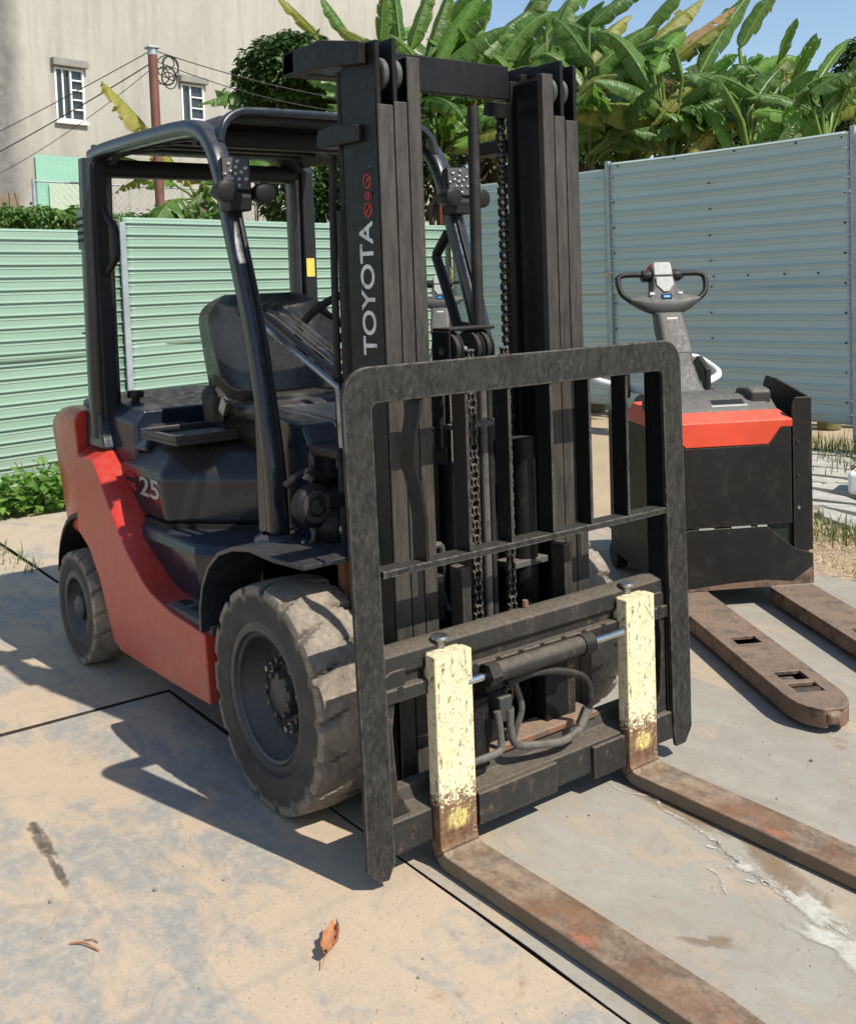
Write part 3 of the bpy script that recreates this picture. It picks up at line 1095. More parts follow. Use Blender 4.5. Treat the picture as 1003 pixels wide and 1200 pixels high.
def tyre_mesh(R, hw, rim, nlug, depth, seed, slant=.35):
    """solid tyre lathed about y with shoulder notches cut into the tread; tread attribute drives the dust"""
    prof = [(rim, -hw * .86), (rim + .012, -hw * .92), (rim + .02, -hw * .97), ((rim + R) / 2, -hw * 1.0), (R - .035, -hw * 1.0)]
    tread = [(-1.0, -.022), (-.985, -.012), (-.955, -.004), (-.8, -.001), (-.62, 0), (-.45, .001), (-.3, .002), (-.15, .003), (0, .003),
             (.15, .003), (.3, .002), (.45, .001), (.62, 0), (.8, -.001), (.955, -.004), (.985, -.012), (1.0, -.022)]
    n = nlug * 20
    full = [(r, y, 0.0) for r, y in prof] + [(R + d, u * hw, 1.0) for u, d in tread] + [(r, -y, 0.0) for r, y in reversed(prof)]
    rnd = random.Random(seed)
    vs, tr = [], []
    for i in range(n):
        th = 2 * pi * i / n
        for r, y, tm in full:
            u = y / hw
            rr_ = r
            if tm or abs(u) > .9 and r > R - .04:
                side = 0 if u < 0 else 1
                ph = (i / 20 + side * .5 + (abs(u)) * slant) % 1.0
                ing = abs(ph - .5) < (.125 if abs(u) > .9 else .09 if abs(u) > .7 else .06)
                wd_ = .14 if abs(u) > .9 else .10 if abs(u) > .7 else .065
                if abs(u) > .34:
                    e_ = min(1, max(0, (wd_ - abs(ph - .5)) / .05))
                    rr_ -= depth * e_ * e_ * (3 - 2 * e_) * (1 if tm else .6)
                if tm and abs(u) <= .34 and abs(ph - .5) < .035 and abs(u) > .26:
                    rr_ -= depth * .5
            if tm:
                rr_ += .0015 * sin(th * 5 + seed) + rnd.uniform(-.0006, .0006)
            vs.append((rr_ * cos(th), y, rr_ * sin(th)))
            tr.append(tm * (.55 if rr_ < r - .004 else 1.0) + (0 if tm else .12))
    m = len(full)
    fs = []
    for i in range(n):
        j = (i + 1) % n
        for k in range(m - 1):
            fs.append((i * m + k, i * m + k + 1, j * m + k + 1, j * m + k))
    return vs, fs, tr


def wheel(x, y, R, hw, rim, nlug, depth, side, front, seed):
    root = empty('wheel', (x, y, R))
    root.parent = fl
    vs, fs, tr = tyre_mesh(R, hw, rim, nlug, depth, seed)
    o = MB().add(vs, fs).build('tyre', m_tyre, root, smooth=28)
    at = o.data.attributes.new('tread', 'FLOAT', 'POINT')
    at.data.foreach_set('value', tr)
    s = side
    d = MB()
    if front:
        prof = [(rim + .014, s * hw * .93), (rim + .004, s * hw * .98), (rim - .012, s * hw * .96), (rim - .02, s * hw * .8), (rim - .03, s * hw * .45), (rim - .055, s * hw * .12), (.1, s * hw * .05), (.0, s * hw * .05)]
    else:
        prof = [(rim + .014, s * hw * .93), (rim + .004, s * hw * .98), (rim - .014, s * hw * .95), (rim - .022, s * hw * .6), (rim - .05, s * hw * .25), (.08, s * hw * .22), (.0, s * hw * .22)]
    d.lathe(prof, 48)
    d.build('rim', m_rim, root, smooth=40)
    if front:
        MB().lathe([(.0, s * hw * .55), (.05, s * hw * .55), (.062, s * hw * .48), (.066, s * hw * .05)], 28).build('hub', m_rim, root, smooth=40)
        MB().lathe([(rim - .016, s * hw * .86), (rim - .022, s * hw * .90), (rim - .03, s * hw * .84)], 48).build('lock_ring', m_rim, root, smooth=40)
        for k in range(8):
            a = 2 * pi * k / 8 + .2
            c = Vector((.098 * cos(a), s * hw * .05, .098 * sin(a)))
            b = MB()
            b.tube([c, c + Vector((0, s * .026, 0))], .0165, 6)
            b.tube([c + Vector((0, s * .026, 0)), c + Vector((0, s * .042, 0))], .009, 8)
            b.build('wheel_nut', m_steelgrey if k % 3 == 0 else m_rim, root, smooth=25)
        for k in range(8):
            a = 2 * pi * k / 8 + .6
            c = Vector((.06 * cos(a), s * hw * .3, .06 * sin(a)))
            MB().tube([c, c + Vector((0, s * .03, 0))], .009, 6).build('hub_bolt', m_rim, root, smooth=25)
    else:
        MB().lathe([(.0, s * hw * 1.0), (.03, s * hw * .98), (.048, s * hw * .8), (.052, s * hw * .2)], 24).build('hub', m_rim, root, smooth=40)
        for k in range(5):
            a = 2 * pi * k / 5 + .3
            c = Vector((.075 * cos(a), s * hw * .2, .075 * sin(a)))
            MB().tube([c, c + Vector((0, s * .022, 0))], .011, 6).build('wheel_nut', m_rim, root, smooth=25)
    return root


R1, HW1, R2, HW2 = .325, .102, .229, .075
wheel(0, -.478, R1, HW1, .205, 17, .019, -1, True, 1)
wheel(0, .478, R1, HW1, .205, 17, .019, 1, True, 2)
wheel(-1.61, -.50, R2, HW2, .135, 16, .010, -1, False, 3)
wheel(-1.61, .50, R2, HW2, .135, 16, .010, 1, False, 4)

# --- red side frames: outer face at |y|=.56, chamfer up to the inner edge
outer = [(-1.575, .55), (-1.565, .86), (-1.37, .86), (-1.30, .79), (-1.19, .68), (-1.08, .575), (-.97, .505), (-.86, .452), (-.68, .415), (-.42, .405), (-.405, .18), (-.72, .168), (-1.16, .16), (-1.235, .18), (-1.30, .30), (-1.36, .40), (-1.46, .50)]
co_ = [(q.x, q.z) for q in bez([(x, 0, z) for x, z in ((-1.37, .855), (-1.30, .79), (-1.19, .675), (-1.08, .575), (-.97, .505), (-.86, .452), (-.68, .417))], 4)]
ci_ = [(q.x, q.z) for q in bez([(x, 0, z) for x, z in ((-1.375, .885), (-1.30, .81), (-1.20, .712), (-1.095, .615), (-.98, .525), (-.86, .455), (-.68, .425))], 4)]
outer = [(-1.575, .55), (-1.565, .85), (-1.40, .86)] + co_ + [(-.42, .405), (-.405, .18), (-.72, .168), (-1.16, .16), (-1.235, .18), (-1.30, .30), (-1.36, .40), (-1.46, .50)]
inner = [(-1.575, .55), (-1.565, .89), (-1.42, .89)] + ci_ + [(-.42, .415), (-.405, .18), (-.72, .168), (-1.16, .16), (-1.235, .18), (-1.30, .30), (-1.36, .40), (-1.46, .50)]
for s in (-1, 1):
    b = MB()
    n = len(outer)
    ya, yb, yc = s * .56, s * .495, s * .30
    vs = [(x, ya, z) for x, z in outer] + [(x, yb, z) for x, z in inner] + [(x, yc, z) for x, z in inner]
    fs = [tuple(range(n)), tuple(range(3 * n - 1, 2 * n - 1, -1))]
    for o_ in (0, n):
        fs += [(o_ + i, o_ + i + n, o_ + (i + 1) % n + n, o_ + (i + 1) % n) for i in range(n)]
    b.add(vs, fs).build('side_frame', m_red, fl, bevel=.006, seg=3, smooth=24)
    # dark pillar seat where the rear guard post lands
    MB().prism([(-1.545, .89), (-1.37, .89), (-1.385, .93), (-1.405, .97), (-1.41, 1.03), (-1.52, 1.03)], 'y', s * .51, s * .41).build('pillar_foot', m_guard, fl, bevel=.012, seg=3)
    # step with anti-slip slots
    st = MB().box(-.86, -.40, min(s * .30, s * .545), max(s * .30, s * .545), .40, .432).build('step', m_greyplastic, fl, bevel=.006)
    for k in range(3):
        for j in range(2):
            MB().box(-.74 + k * .1, -.68 + k * .1, min(s * (.40 + j * .07), s * (.44 + j * .07)), max(s * (.40 + j * .07), s * (.44 + j * .07)), .428, .4345).build('slot', m_dkint, st, bevel=.003)

# --- counterweight
def cw_ring(x, hwid, z0, z1, rc):
    pts = []
    for cy, cz, a0 in ((hwid - rc, z1 - rc, 0), (-hwid + rc, z1 - rc, 90), (-hwid + rc, z0 + rc * .5, 180), (hwid - rc, z0 + rc * .5, 270)):
        r2 = rc if a0 < 180 else rc * .5
        for k in range(5):
            a = radians(a0 + 90 * k / 4)
            pts.append((x, cy + r2 * cos(a), cz + r2 * sin(a)))
    return pts


MB().rings([cw_ring(-1.595, .545, .55, 1.03, .05), cw_ring(-1.75, .545, .50, 1.035, .06), cw_ring(-1.92, .53, .50, 1.02, .08), cw_ring(-2.03, .49, .51, .985, .09), cw_ring(-2.09, .44, .53, .93, .10), cw_ring(-2.105, .38, .56, .88, .10)]).build('counterweight', m_red, fl, bevel=.006, smooth=40)
MB().rings([cw_ring(-1.45, .30, .2, .9, .05), cw_ring(-1.95, .30, .2, .9, .05)]).build('counterweight_core', m_black, fl)
# dark arch over the rear wheel
for s in (-1, 1):
    a_ = arc(-1.61, .26, .33, 8, 172, 14)
    rings = [[(x, s * .30, z), (x, s * .535, z), (x, s * .535, z + .02), (x, s * .30, z + .02)] for x, z in a_]
    MB().rings(rings).build('wheel_arch', m_black, fl)

# --- engine hood: plan narrows towards the front (foot room)
def hood_poly(k):
    return [(-1.42 - k * .2, -.47 + k), (-.93 - k * .35, -.47 + k), (-.64 - k, -.21 + k * .35), (-.64 - k, .21 - k * .35), (-.93 - k * .35, .47 - k), (-1.42 - k * .2, .47 - k)]


def layered(levels, z_of=None):
    rings = []
    for z, k in levels:
        rings.append([(x, y, z) for x, y in hood_poly(k)])
    return MB().rings(rings)


layered([(.658, .02), (.83, .0), (.925, .075), (.945, .14)]).build('engine_hood', m_hood, fl, bevel=.03, seg=5, smooth=35)
# rear hood deck behind the seat and its raised lip
MB().rings([[(-1.60, y0, z0), (-1.22, y1, z1), (-1.22, y2, z1), (-1.60, y3, z0)] for y0, y1, y2, y3, z0, z1 in ((-.50, -.44, .44, .50, .84, .84), (-.50, -.44, .44, .50, 1.045, 1.0), (-.45, -.40, .40, .45, 1.09, 1.045))]).build('rear_deck', m_navy, fl, bevel=.012, seg=3)
MB().box(-1.80, -1.58, -.44, .44, 1.02, 1.058).build('counterweight_cap', m_navy, fl, bevel=.02, seg=3)
MB().cyl((-1.40, -.36, .99), (-1.40, -.36, 1.09), .016, 12).build('fuel_knob', m_black, fl, bevel=.004)
MB().lathe([(0, .03), (.03, .028), (.034, .015), (.03, 0)], 16, 'z', (-1.40, -.36, 1.08)).build('fuel_cap', m_black, fl)
# lower body under the hood
low = [(-1.40, -.49), (-.80, -.485), (-.66, -.475), (-.50, -.39), (-.42, -.30), (-.42, .30), (-.50, .39), (-.66, .475), (-.80, .485), (-1.40, .49)]
rings = []
for z, k in ((.40, .035), (.50, .02), (.60, .0), (.632, .012), (.645, .04)):
    rings.append([(x - (k if x > -.7 else 0), math.copysign(abs(y) - k, y), z) for x, y in low])
MB().rings(rings).build('lower_cover', m_navy, fl, bevel=.008, seg=3, smooth=22)
MB().rings([[(x, y, z) for x, y in hood_poly(.016)] for z in (.638, .66)]).build('hood_seal', m_dkint, fl)
# chassis, axle, underside
MB().box(-1.5, .16, -.29, .29, .2, .63).build('chassis', m_black, fl, bevel=.01)
MB().box(-.38, .10, -.37, .37, .40, .70).build('front_chassis', m_black, fl, bevel=.01)
MB().cyl((0, -.40, R1), (0, .40, R1), .075, 18).build('front_axle', m_black, fl)
MB().box(-1.68, -1.54, -.40, .40, .17, .28).build('steer_axle', m_black, fl, bevel=.01)
MB().box(-.98, -.50, -.19, .19, .66, .965).build('seat_pedestal', m_black, fl, bevel=.01)
# tray on the hood
tr = MB().box(-1.12, -.80, -.46, -.15, .955, .968).box(-1.12, -1.105, -.46, -.15, .968, .992).box(-.815, -.80, -.46, -.15, .968, .992).box(-1.105, -.815, -.46, -.445, .968, .992).box(-1.105, -.815, -.165, -.15, .968, .992)
tr.build('tray', m_dkgrey, fl, bevel=.004)
MB().rings([[(-1.44, -.46, .90), (-1.13, -.44, .90), (-1.13, -.20, .90), (-1.44, -.20, .90)], [(-1.44, -.42, .985), (-1.17, -.40, .975), (-1.17, -.22, .975), (-1.44, -.22, .985)], [(-1.44, -.38, 1.0), (-1.20, -.37, .99), (-1.20, -.24, .99), (-1.44, -.24, 1.0)]]).build('hood_shoulder', m_hood, fl, bevel=.02, seg=4, smooth=24)

# --- decals on the hood side (read from the -y side)
FM = lambda x, z, y=-.4725: frame((x, y, z), (1, 0, 0), (0, -.118, 1))
hs = text_mesh('decal', '25', .104, m_lettersilver, fl, FM(-1.05, .775, -.4655), .0012, .0015, 1.85, 1.0, .12)
hs['label'] = 'silver outlined number 25'
h2 = text_mesh('decal', 'SAS', .042, m_letterred, fl, FM(-1.212, .765, -.4645), .0015, .001, 1.0)
h2['label'] = 'red letters SAS beside the number'
h3 = text_mesh('decal', 'TOYOTA', .026, m_letterred, fl, FM(-1.222, .808, -.4695), .0015, .0005, 1.0)
h3['label'] = 'small red brand lettering above SAS'

# --- front fenders
for s in (-1, 1):
    pro = [(-.425, .42), (-.42, .50), (-.395, .575), (-.345, .645), (-.27, .70), (-.17, .735), (-.06, .752), (.08, .748), (.20, .742)]
    rings = []
    for x, z in pro:
        d = Vector((x, 0, z)) - Vector((0, 0, .3))
        d = Vector((0, 0, 1)) if x > -.05 else d.normalized()
        inn = -d * .014
        yo = s * (.575 if x < .1 else .545)
        rings.append([(x, s * .34, z), (x, yo, z), (x + inn.x, yo, z + inn.z), (x + inn.x, s * .34, z + inn.z)])
    MB().rings(rings).build('fender', m_guard, fl, bevel=.003, smooth=40)
    MB().prism([(-.415, .2), (-.415, .62), (-.25, .70), (.12, .72), (.12, .45), (-.2, .42), (-.3, .2)], 'y', s * .345, s * .37).build('wheel_house', m_rust if s < 0 else m_black, fl)

# --- cowl / dashboard
MB().prism([(-.36, .64), (-.03, .70), (-.02, .76), (-.06, .86), (-.01, .915), (-.01, 1.03), (-.05, 1.085), (-.20, 1.10), (-.36, 1.11)], 'y', -.385, .385).build('cowl', m_navy, fl, bevel=.014, seg=3, smooth=40)
MB().prism([(-.36, 1.10), (-.12, 1.09), (-.16, 1.17), (-.28, 1.20), (-.36, 1.16)], 'y', -.05, .30).build('instrument_panel', m_black, fl, bevel=.02, seg=3)
lt = text_mesh('decal', 'TOYOTA', .11, m_lettersilver, fl, frame((-.008, .06, .975), (0, 1, 0), (0, 0, 1)), .001, .003, 1.15)
lt['label'] = 'silver brand lettering on the cowl behind the mast'
MB().box(-.012, -.006, -.30, -.20, .955, 1.005).build('cowl_plate', m_ltgrey, fl, bevel=.008)
# horn and lamp beneath the cowl
MB().lathe([(0, .03), (.045, .03), (.062, .018), (.066, 0), (.06, -.02), (.03, -.04), (0, -.04)], 24, 'x', (.02, -.405, .86)).build('horn', m_black, fl, smooth=40)
MB().lathe([(0, .035), (.02, .035), (.022, .03), (.03, .03), (.032, .034), (.045, .034), (.047, .03)], 24, 'x', (.018, -.405, .86)).build('horn_grille', m_dkgrey, fl, smooth=30)
MB().lathe([(0, .05), (.035, .045), (.06, .02), (.065, -.02), (.05, -.07), (0, -.08)], 24, 'x', (.03, -.33, .79)).build('lamp_housing', m_black, fl, smooth=40)
MB().lathe([(0, .056), (.02, .055), (.027, .05)], 18, 'x', (.035, -.33, .79)).build('lamp_lens', m_lens, fl, smooth=40)
MB().tube(bez([(.0, -.40, .82), (.03, -.41, .77), (.0, -.42, .74), (.02, -.44, .76)], 6), .006, 7).build('horn_cable', m_hosegrey, fl)
MB().tube(bez([(-.02, -.47, .92), (.0, -.42, .955), (.01, -.37, .94), (.0, -.33, .90)], 6), .012, 8).build('wiring_loom', m_black, fl)
MB().lathe([(0, .014), (.018, .012), (.02, 0)], 14, 'x', (.0, -.405, .95)).build('bracket_bolt', m_steelgrey, fl)
MB().box(-.05, .10, -.40, -.18, .86, .90).build('bracket', m_black, fl, bevel=.006)
MB().prism([(-.05, .66), (.12, .66), (.12, .9), (.05, .98), (-.05, .98)], 'y', .0, .30).build('valve_block', m_black, fl, bevel=.01)

# --- steering wheel and column
MB().cyl((-.22, .02, 1.12), (-.40, .02, 1.34), .032, 14).build('steering_column', m_black, fl)
swc, swn = Vector((-.42, .02, 1.365)), Vector((-.63, 0, .78)).normalized()
u_ = Vector((0, 1, 0)); v_ = swn.cross(u_)
sw = MB().tube([swc + (u_ * cos(a) + v_ * sin(a)) * .18 for a in [2 * pi * i / 40 for i in range(41)]], .014, 10, False)
for a in (pi / 2, pi * 7 / 6, pi * 11 / 6):
    sw.tube([swc - swn * .02, swc + (u_ * cos(a) + v_ * sin(a)) * .176], .011, 8)
sw.lathe([(0, .02), (.04, .015), (.045, -.01), (0, -.02)], 16, 'z', swc)
sw.build('steering_wheel', m_black, fl)
# --- hydraulic levers
for k in range(4):
    y = -.36 + k * .042
    b0 = Vector((.125, y, 1.02)); b1 = Vector((.115, y, 1.205)); b2 = Vector((-.34, y - .015, 1.405)); b3 = Vector((-.42, y - .02, 1.425))
    MB().tube([b0, b1 + Vector((.004, 0, -.02)), b1, b1.lerp(b2, .5), b2, b3], .0105, 10).build('lever', m_steelgrey if k != 1 else m_dkgrey, fl)
    MB().lathe([(0, -.02), (.012, -.018), (.02, 0), (.018, .02), (0, .028)], 12, 'x', b3).build('lever_knob', m_black, fl)
MB().box(-.04, .14, -.385, -.19, 1.0, 1.035).build('lever_console', m_black, fl, bevel=.01)

# --- seat
def srect(cx, cy, z, hx, hy, r, n=5):
    pts = []
    for sx_, sy_, a0 in ((1, 1, 0), (-1, 1, 90), (-1, -1, 180), (1, -1, 270)):
        for k in range(n):
            a = radians(a0 + 90 * k / (n - 1))
            pts.append((cx + sx_ * (hx - r) + r * cos(a), cy + sy_ * (hy - r) + r * sin(a), z))
    return pts


sy = .0
st = empty('seat', (-.72, sy, .96)); st.parent = fl
MB().rings([srect(-.0, 0, 0, .22, .22, .05), srect(0, 0, .07, .23, .23, .05)]).build('seat_base', m_black, st, bevel=.01)
MB().rings([srect(.0, 0, .07, .24, .255, .09), srect(.0, 0, .10, .26, .27, .1), srect(0, 0, .135, .255, .268, .1), srect(-.01, 0, .15, .22, .23, .1), srect(-.02, 0, .142, .14, .15, .09)]).build('cushion', m_seat, st, smooth=70)
# backrest: bucket shape facing +x
rings = []
for t in [1 - (1 - i / 22) ** 1.6 for i in range(23)]:
    z = .10 + t * .415
    hwid = .262 - .02 * (1 - t) ** 2 - .11 * max(0, (t - .70) / .30) ** 3.0
    lean = -.20 - .075 * t
    row = []
    for k in range(17):
        v = -1 + k / 8
        bul = .12 * abs(v) ** 2.4 * (1 - .5 * t) + .018 * cos(v * pi) * .5 - .045 * max(0, (t - .86) / .14) ** 2
        row.append((lean + bul, v * hwid, z))
    for k in range(16, -1, -1):
        v = -1 + k / 8
        row.append((lean - .075 + .035 * abs(v) ** 3 + .03 * max(0, (t - .86) / .14) ** 2, v * hwid * .97, z))
    rings.append(row)
MB().rings(rings).build('backrest', m_seat, st, bevel=.0, smooth=75)
for s in (-1, 1):
    MB().rings([srect(-.12, s * .285, .06, .05, .028, .02, 4), srect(-.12, s * .285, .16, .06, .032, .02, 4), srect(-.13, s * .28, .19, .04, .02, .015, 4)]).build('belt_reel', m_black, st, bevel=.006)
MB().box(-.02, .02, -.315, -.295, .10, .16, Matrix.Translation((-.08, 0, .02)) @ Matrix.Rotation(.6, 4, 'Y')).build('belt_buckle', m_steelgrey, st, bevel=.004)
MB().tube(bez([(-.12, -.29, .2), (-.06, -.30, .215), (.02, -.28, .17), (.08, -.2, .155)], 6), .012, 8, True, (.004, .022)).build('belt', m_black, st)

# --- overhead guard
def guard_side(s):
    y = s * .438
    p = bez([(-.13, y, .735), (-.133, y, .86), (-.145, y, 1.0), (-.215, y, 1.34), (-.335, y, 1.70), (-.38, y, 1.84), (-.44, y, 1.95), (-.53, y, 2.01), (-.68, y, 2.03), (-1.0, y, 2.04), (-1.36, y, 2.045), (-1.50, y, 2.035)], 5)
    MB().tube(p, 0, 16, True, (.027, .031), (0, 1, 0)).build('guard_rail', m_guard, fl, smooth=50)
    # groove cover strip on the pillar
    MB().tube([Vector(q) + Vector((.031, -s * .010, 0)) for q in p[3:28]], 0, 8, True, (.010, .006), (0, 1, 0)).build('rain_strip', m_black, fl, smooth=50)
    MB().lathe([(.075, 0), (.07, .012), (.05, .02)], 24, 'z', (-.13, y, .742)).build('pillar_flange', m_guard, fl)
    MB().prism([(-.22, .752), (-.15, .752), (-.165, 1.0), (-.20, 1.06), (-.215, 1.0)], 'y', y - .02, y + .02).build('pillar_gusset', m_guard, fl, bevel=.008)
    # rear post
    MB().tube([(-1.462, s * .462, .93), (-1.46, s * .462, 1.3), (-1.455, s * .46, 1.7), (-1.45, s * .455, 2.02)], 0, 16, True, (.04, .058), (0, 1, 0)).build('rear_post', m_guard, fl, smooth=50)
    MB().box(-1.418, -1.39, s * .462 - .026, s * .462 + .026, 1.0, 2.0).build('post_channel', m_guard_dark, fl, bevel=.006)


guard_side(-1)
guard_side(1)
# roof: raised pressed panel with bars
ys = [(-.42, 2.005), (-.395, 2.03), (-.36, 2.058), (-.30, 2.068), (.30, 2.068), (.36, 2.058), (.395, 2.03), (.42, 2.005)]
rings = []
for x, dz, kx in ((-.445, -.012, 1), (-.47, -.004, 1), (-.52, .0, 1), (-.58, .0, 1)):
    rings.append([(x, y * kx, z + dz) for y, z in ys] + [(x, y * kx, z + dz - .02) for y, z in reversed(ys)])
MB().rings(rings).build('roof_visor', m_roof, fl, bevel=.006, seg=2, smooth=50)
rings = []
for x in (-1.49, -1.34):
    rings.append([(x, y, z) for y, z in ys] + [(x, y, z - .02) for y, z in reversed(ys)])
MB().rings(rings).build('roof_rear_panel', m_roof, fl, bevel=.006, smooth=50)
for k in range(6):
    x = -.70 - k * .115
    MB().rings([[(x + dx, y, z + dz - .006) for dx, dz in ((-.022, 0), (.022, 0), (.022, -.03), (-.022, -.03))] for y, z in ys[2:-2]]).build('roof_bar', m_guard_dark, fl, bevel=.006, smooth=50)
MB().rings([[(x, y, z + .004) for y, z in ys] + [(x, y, z) for y, z in reversed(ys)] for x in (-.55, -1.38)]).build('roof_sheet', m_roof, fl, smooth=50)
MB().tube(bez([(-.43, -.425, 1.96), (-.43, -.415, 2.0), (-.435, -.395, 2.03), (-.44, -.355, 2.055), (-.44, -.30, 2.063), (-.44, -.1, 2.066), (-.44, .1, 2.066), (-.44, .30, 2.063), (-.44, .355, 2.055), (-.435, .395, 2.03), (-.43, .415, 2.0), (-.43, .425, 1.96)], 4), 0, 14, True, (.013, .022), (1, 0, 0)).build('front_rim', m_guard, fl, smooth=60)
MB().tube([(-.62, -.42, 2.0), (-.62, .42, 2.0)], 0, 14, True, (.02, .03), (0, 0, 1)).build('front_crossbar', m_guard_dark, fl, smooth=50)
MB().tube([(-1.45, -.44, 1.985), (-1.45, .44, 1.985)], 0, 14, True, (.04, .035), (0, 0, 1)).build('rear_crossbar', m_guard_dark, fl, smooth=50)
MB().tube(bez([(-1.50, -.42, 2.02), (-1.60, -.40, 2.075), (-1.68, -.36, 2.08), (-1.70, -.28, 2.08)], 5), 0, 12, True, (.012, .022), (0, 0, 1)).build('rear_lamp_bracket', m_black, fl, smooth=50)
# vent slots on the rear post, grip, rear hooks
for k in range(4):
    MB().box(-1.50, -1.44, -.5215, -.518, 1.70 + k * .028, 1.712 + k * .028).build('vent_slot', m_dkint, fl)
MB().box(-1.505, -1.435, -.5195, -.505, 1.67, 1.83).build('vent_plate', m_guard, fl, bevel=.004)
MB().tube([(-1.40, -.45, 1.83), (-1.38, -.45, 1.80), (-1.295, -.45, 1.745), (-1.285, -.45, 1.73), (-1.285, -.45, 1.645), (-1.295, -.45, 1.63), (-1.37, -.45, 1.585), (-1.40, -.45, 1.57)], .015, 10).build('grip_handle', m_black, fl)
MB().tube([(-.365, .43, 1.67), (-.42, .42, 1.60), (-.425, .42, 1.585), (-.325, .42, 1.36), (-.31, .42, 1.335), (-.22, .43, 1.325)], .019, 10).build('grip_handle', m_black, fl)
MB().box(-1.63, -1.50, -.48, -.45, 1.335, 1.343).build('rear_bracket', m_black, fl)
MB().tube([(-1.50, -.46, 1.43), (-1.58, -.46, 1.43), (-1.58, -.46, 1.345)], .006, 6).build('rear_hook', m_black, fl)
MB().tube([(-1.50, -.46, 1.185), (-1.6, -.46, 1.185)], .006, 6).build('rear_hook', m_black, fl)
MB().box(-.376, -.362, .404, .4065, 1.70, 1.765).build('warning_sticker', m_amber, fl)
MB().box(-1.388, -1.386, .44, .48, 1.54, 1.62).build('yellow_sticker', m_yellowst, fl)


# work lamps with turn signals on both front pillars
def work_lamp(s):
    root = empty('work_lamp', (-.31, s * .435, 1.79)); root.parent = fl
    root.scale = (.74, .74, .74)
    rz = Matrix.Rotation(-.30 * 1, 4, 'Z') @ Matrix.Rotation(-.12, 4, 'Y')
    MB().box(-.035, .03, -.062, .062, -.005, .145, rz).build('lamp_body', m_black, root, bevel=.012, seg=3)
    MB().box(.030, .034, -.054, .054, .006, .135, rz).build('lamp_glass', m_dkgrey, root, bevel=.006)
    for r_, n_ in ((0, 1), (.024, 5), (.046, 7)):
        for k in range(n_):
            a = 2 * pi * k / n_ + r_ * 10
            c = rz @ Vector((.034, r_ * cos(a), .07 + r_ * 1.15 * sin(a)))
            MB().lathe([(0, .008), (.007, .006), (.0105, 0)], 10, 'x', c).build('led', m_lens, root, smooth=60)
    MB().prism([(-.05, -.08), (.045, -.08), (.05, -.02), (.03, .0), (-.05, .0)], 'y', -.05, .05).build('lamp_bracket', m_black, root, bevel=.008)
    for dy, dz in ((-.07, .0), (.105, -.005)):
        MB().lathe([(0, -.075), (.02, -.075), (.036, -.03), (.046, .03), (.045, .045), (.038, .05), (0, .052)], 22, 'x', (.02, dy, dz)).build('turn_signal', m_black, root, smooth=40)
        MB().cyl((-.01, dy, dz), (-.01, 0, -.05), .016, 10).build('signal_arm', m_black, root)
        MB().lathe([(0, .055), (.025, .0545), (.036, .051)], 20, 'x', (.02, dy, dz)).build('signal_lens', m_black, root, smooth=40)
    return root


work_lamp(-1)
work_lamp(1)

# ------------------------------------------------------------------ mast
XF, XR = .366, .205


def channel(name, s, yo, yi, z0, z1, cut, xf=XF, xr=XR, web=.014, m=m_mast, openin=True):
    """C rail: web on the outer side, flanges inwards; front flange starts below the top by cut"""
    a, b = s * yo, s * yi
    w = s * (yo - web)
    mb = MB()
    mb.box(xr, xf, min(a, w), max(a, w), z0, z1)
    ra = a if cut else w
    MB().box(xf - .020, xf + .0025, min(a, b), max(a, b), z0, z1 - cut).build('rail_flange', m_flange, fl, bevel=.003)
    mb.box(xr - .0015, xr + .022, min(w, b), max(w, b), z0, z1 - .02)
    return mb.build(name, m, fl, bevel=.003, smooth=30)


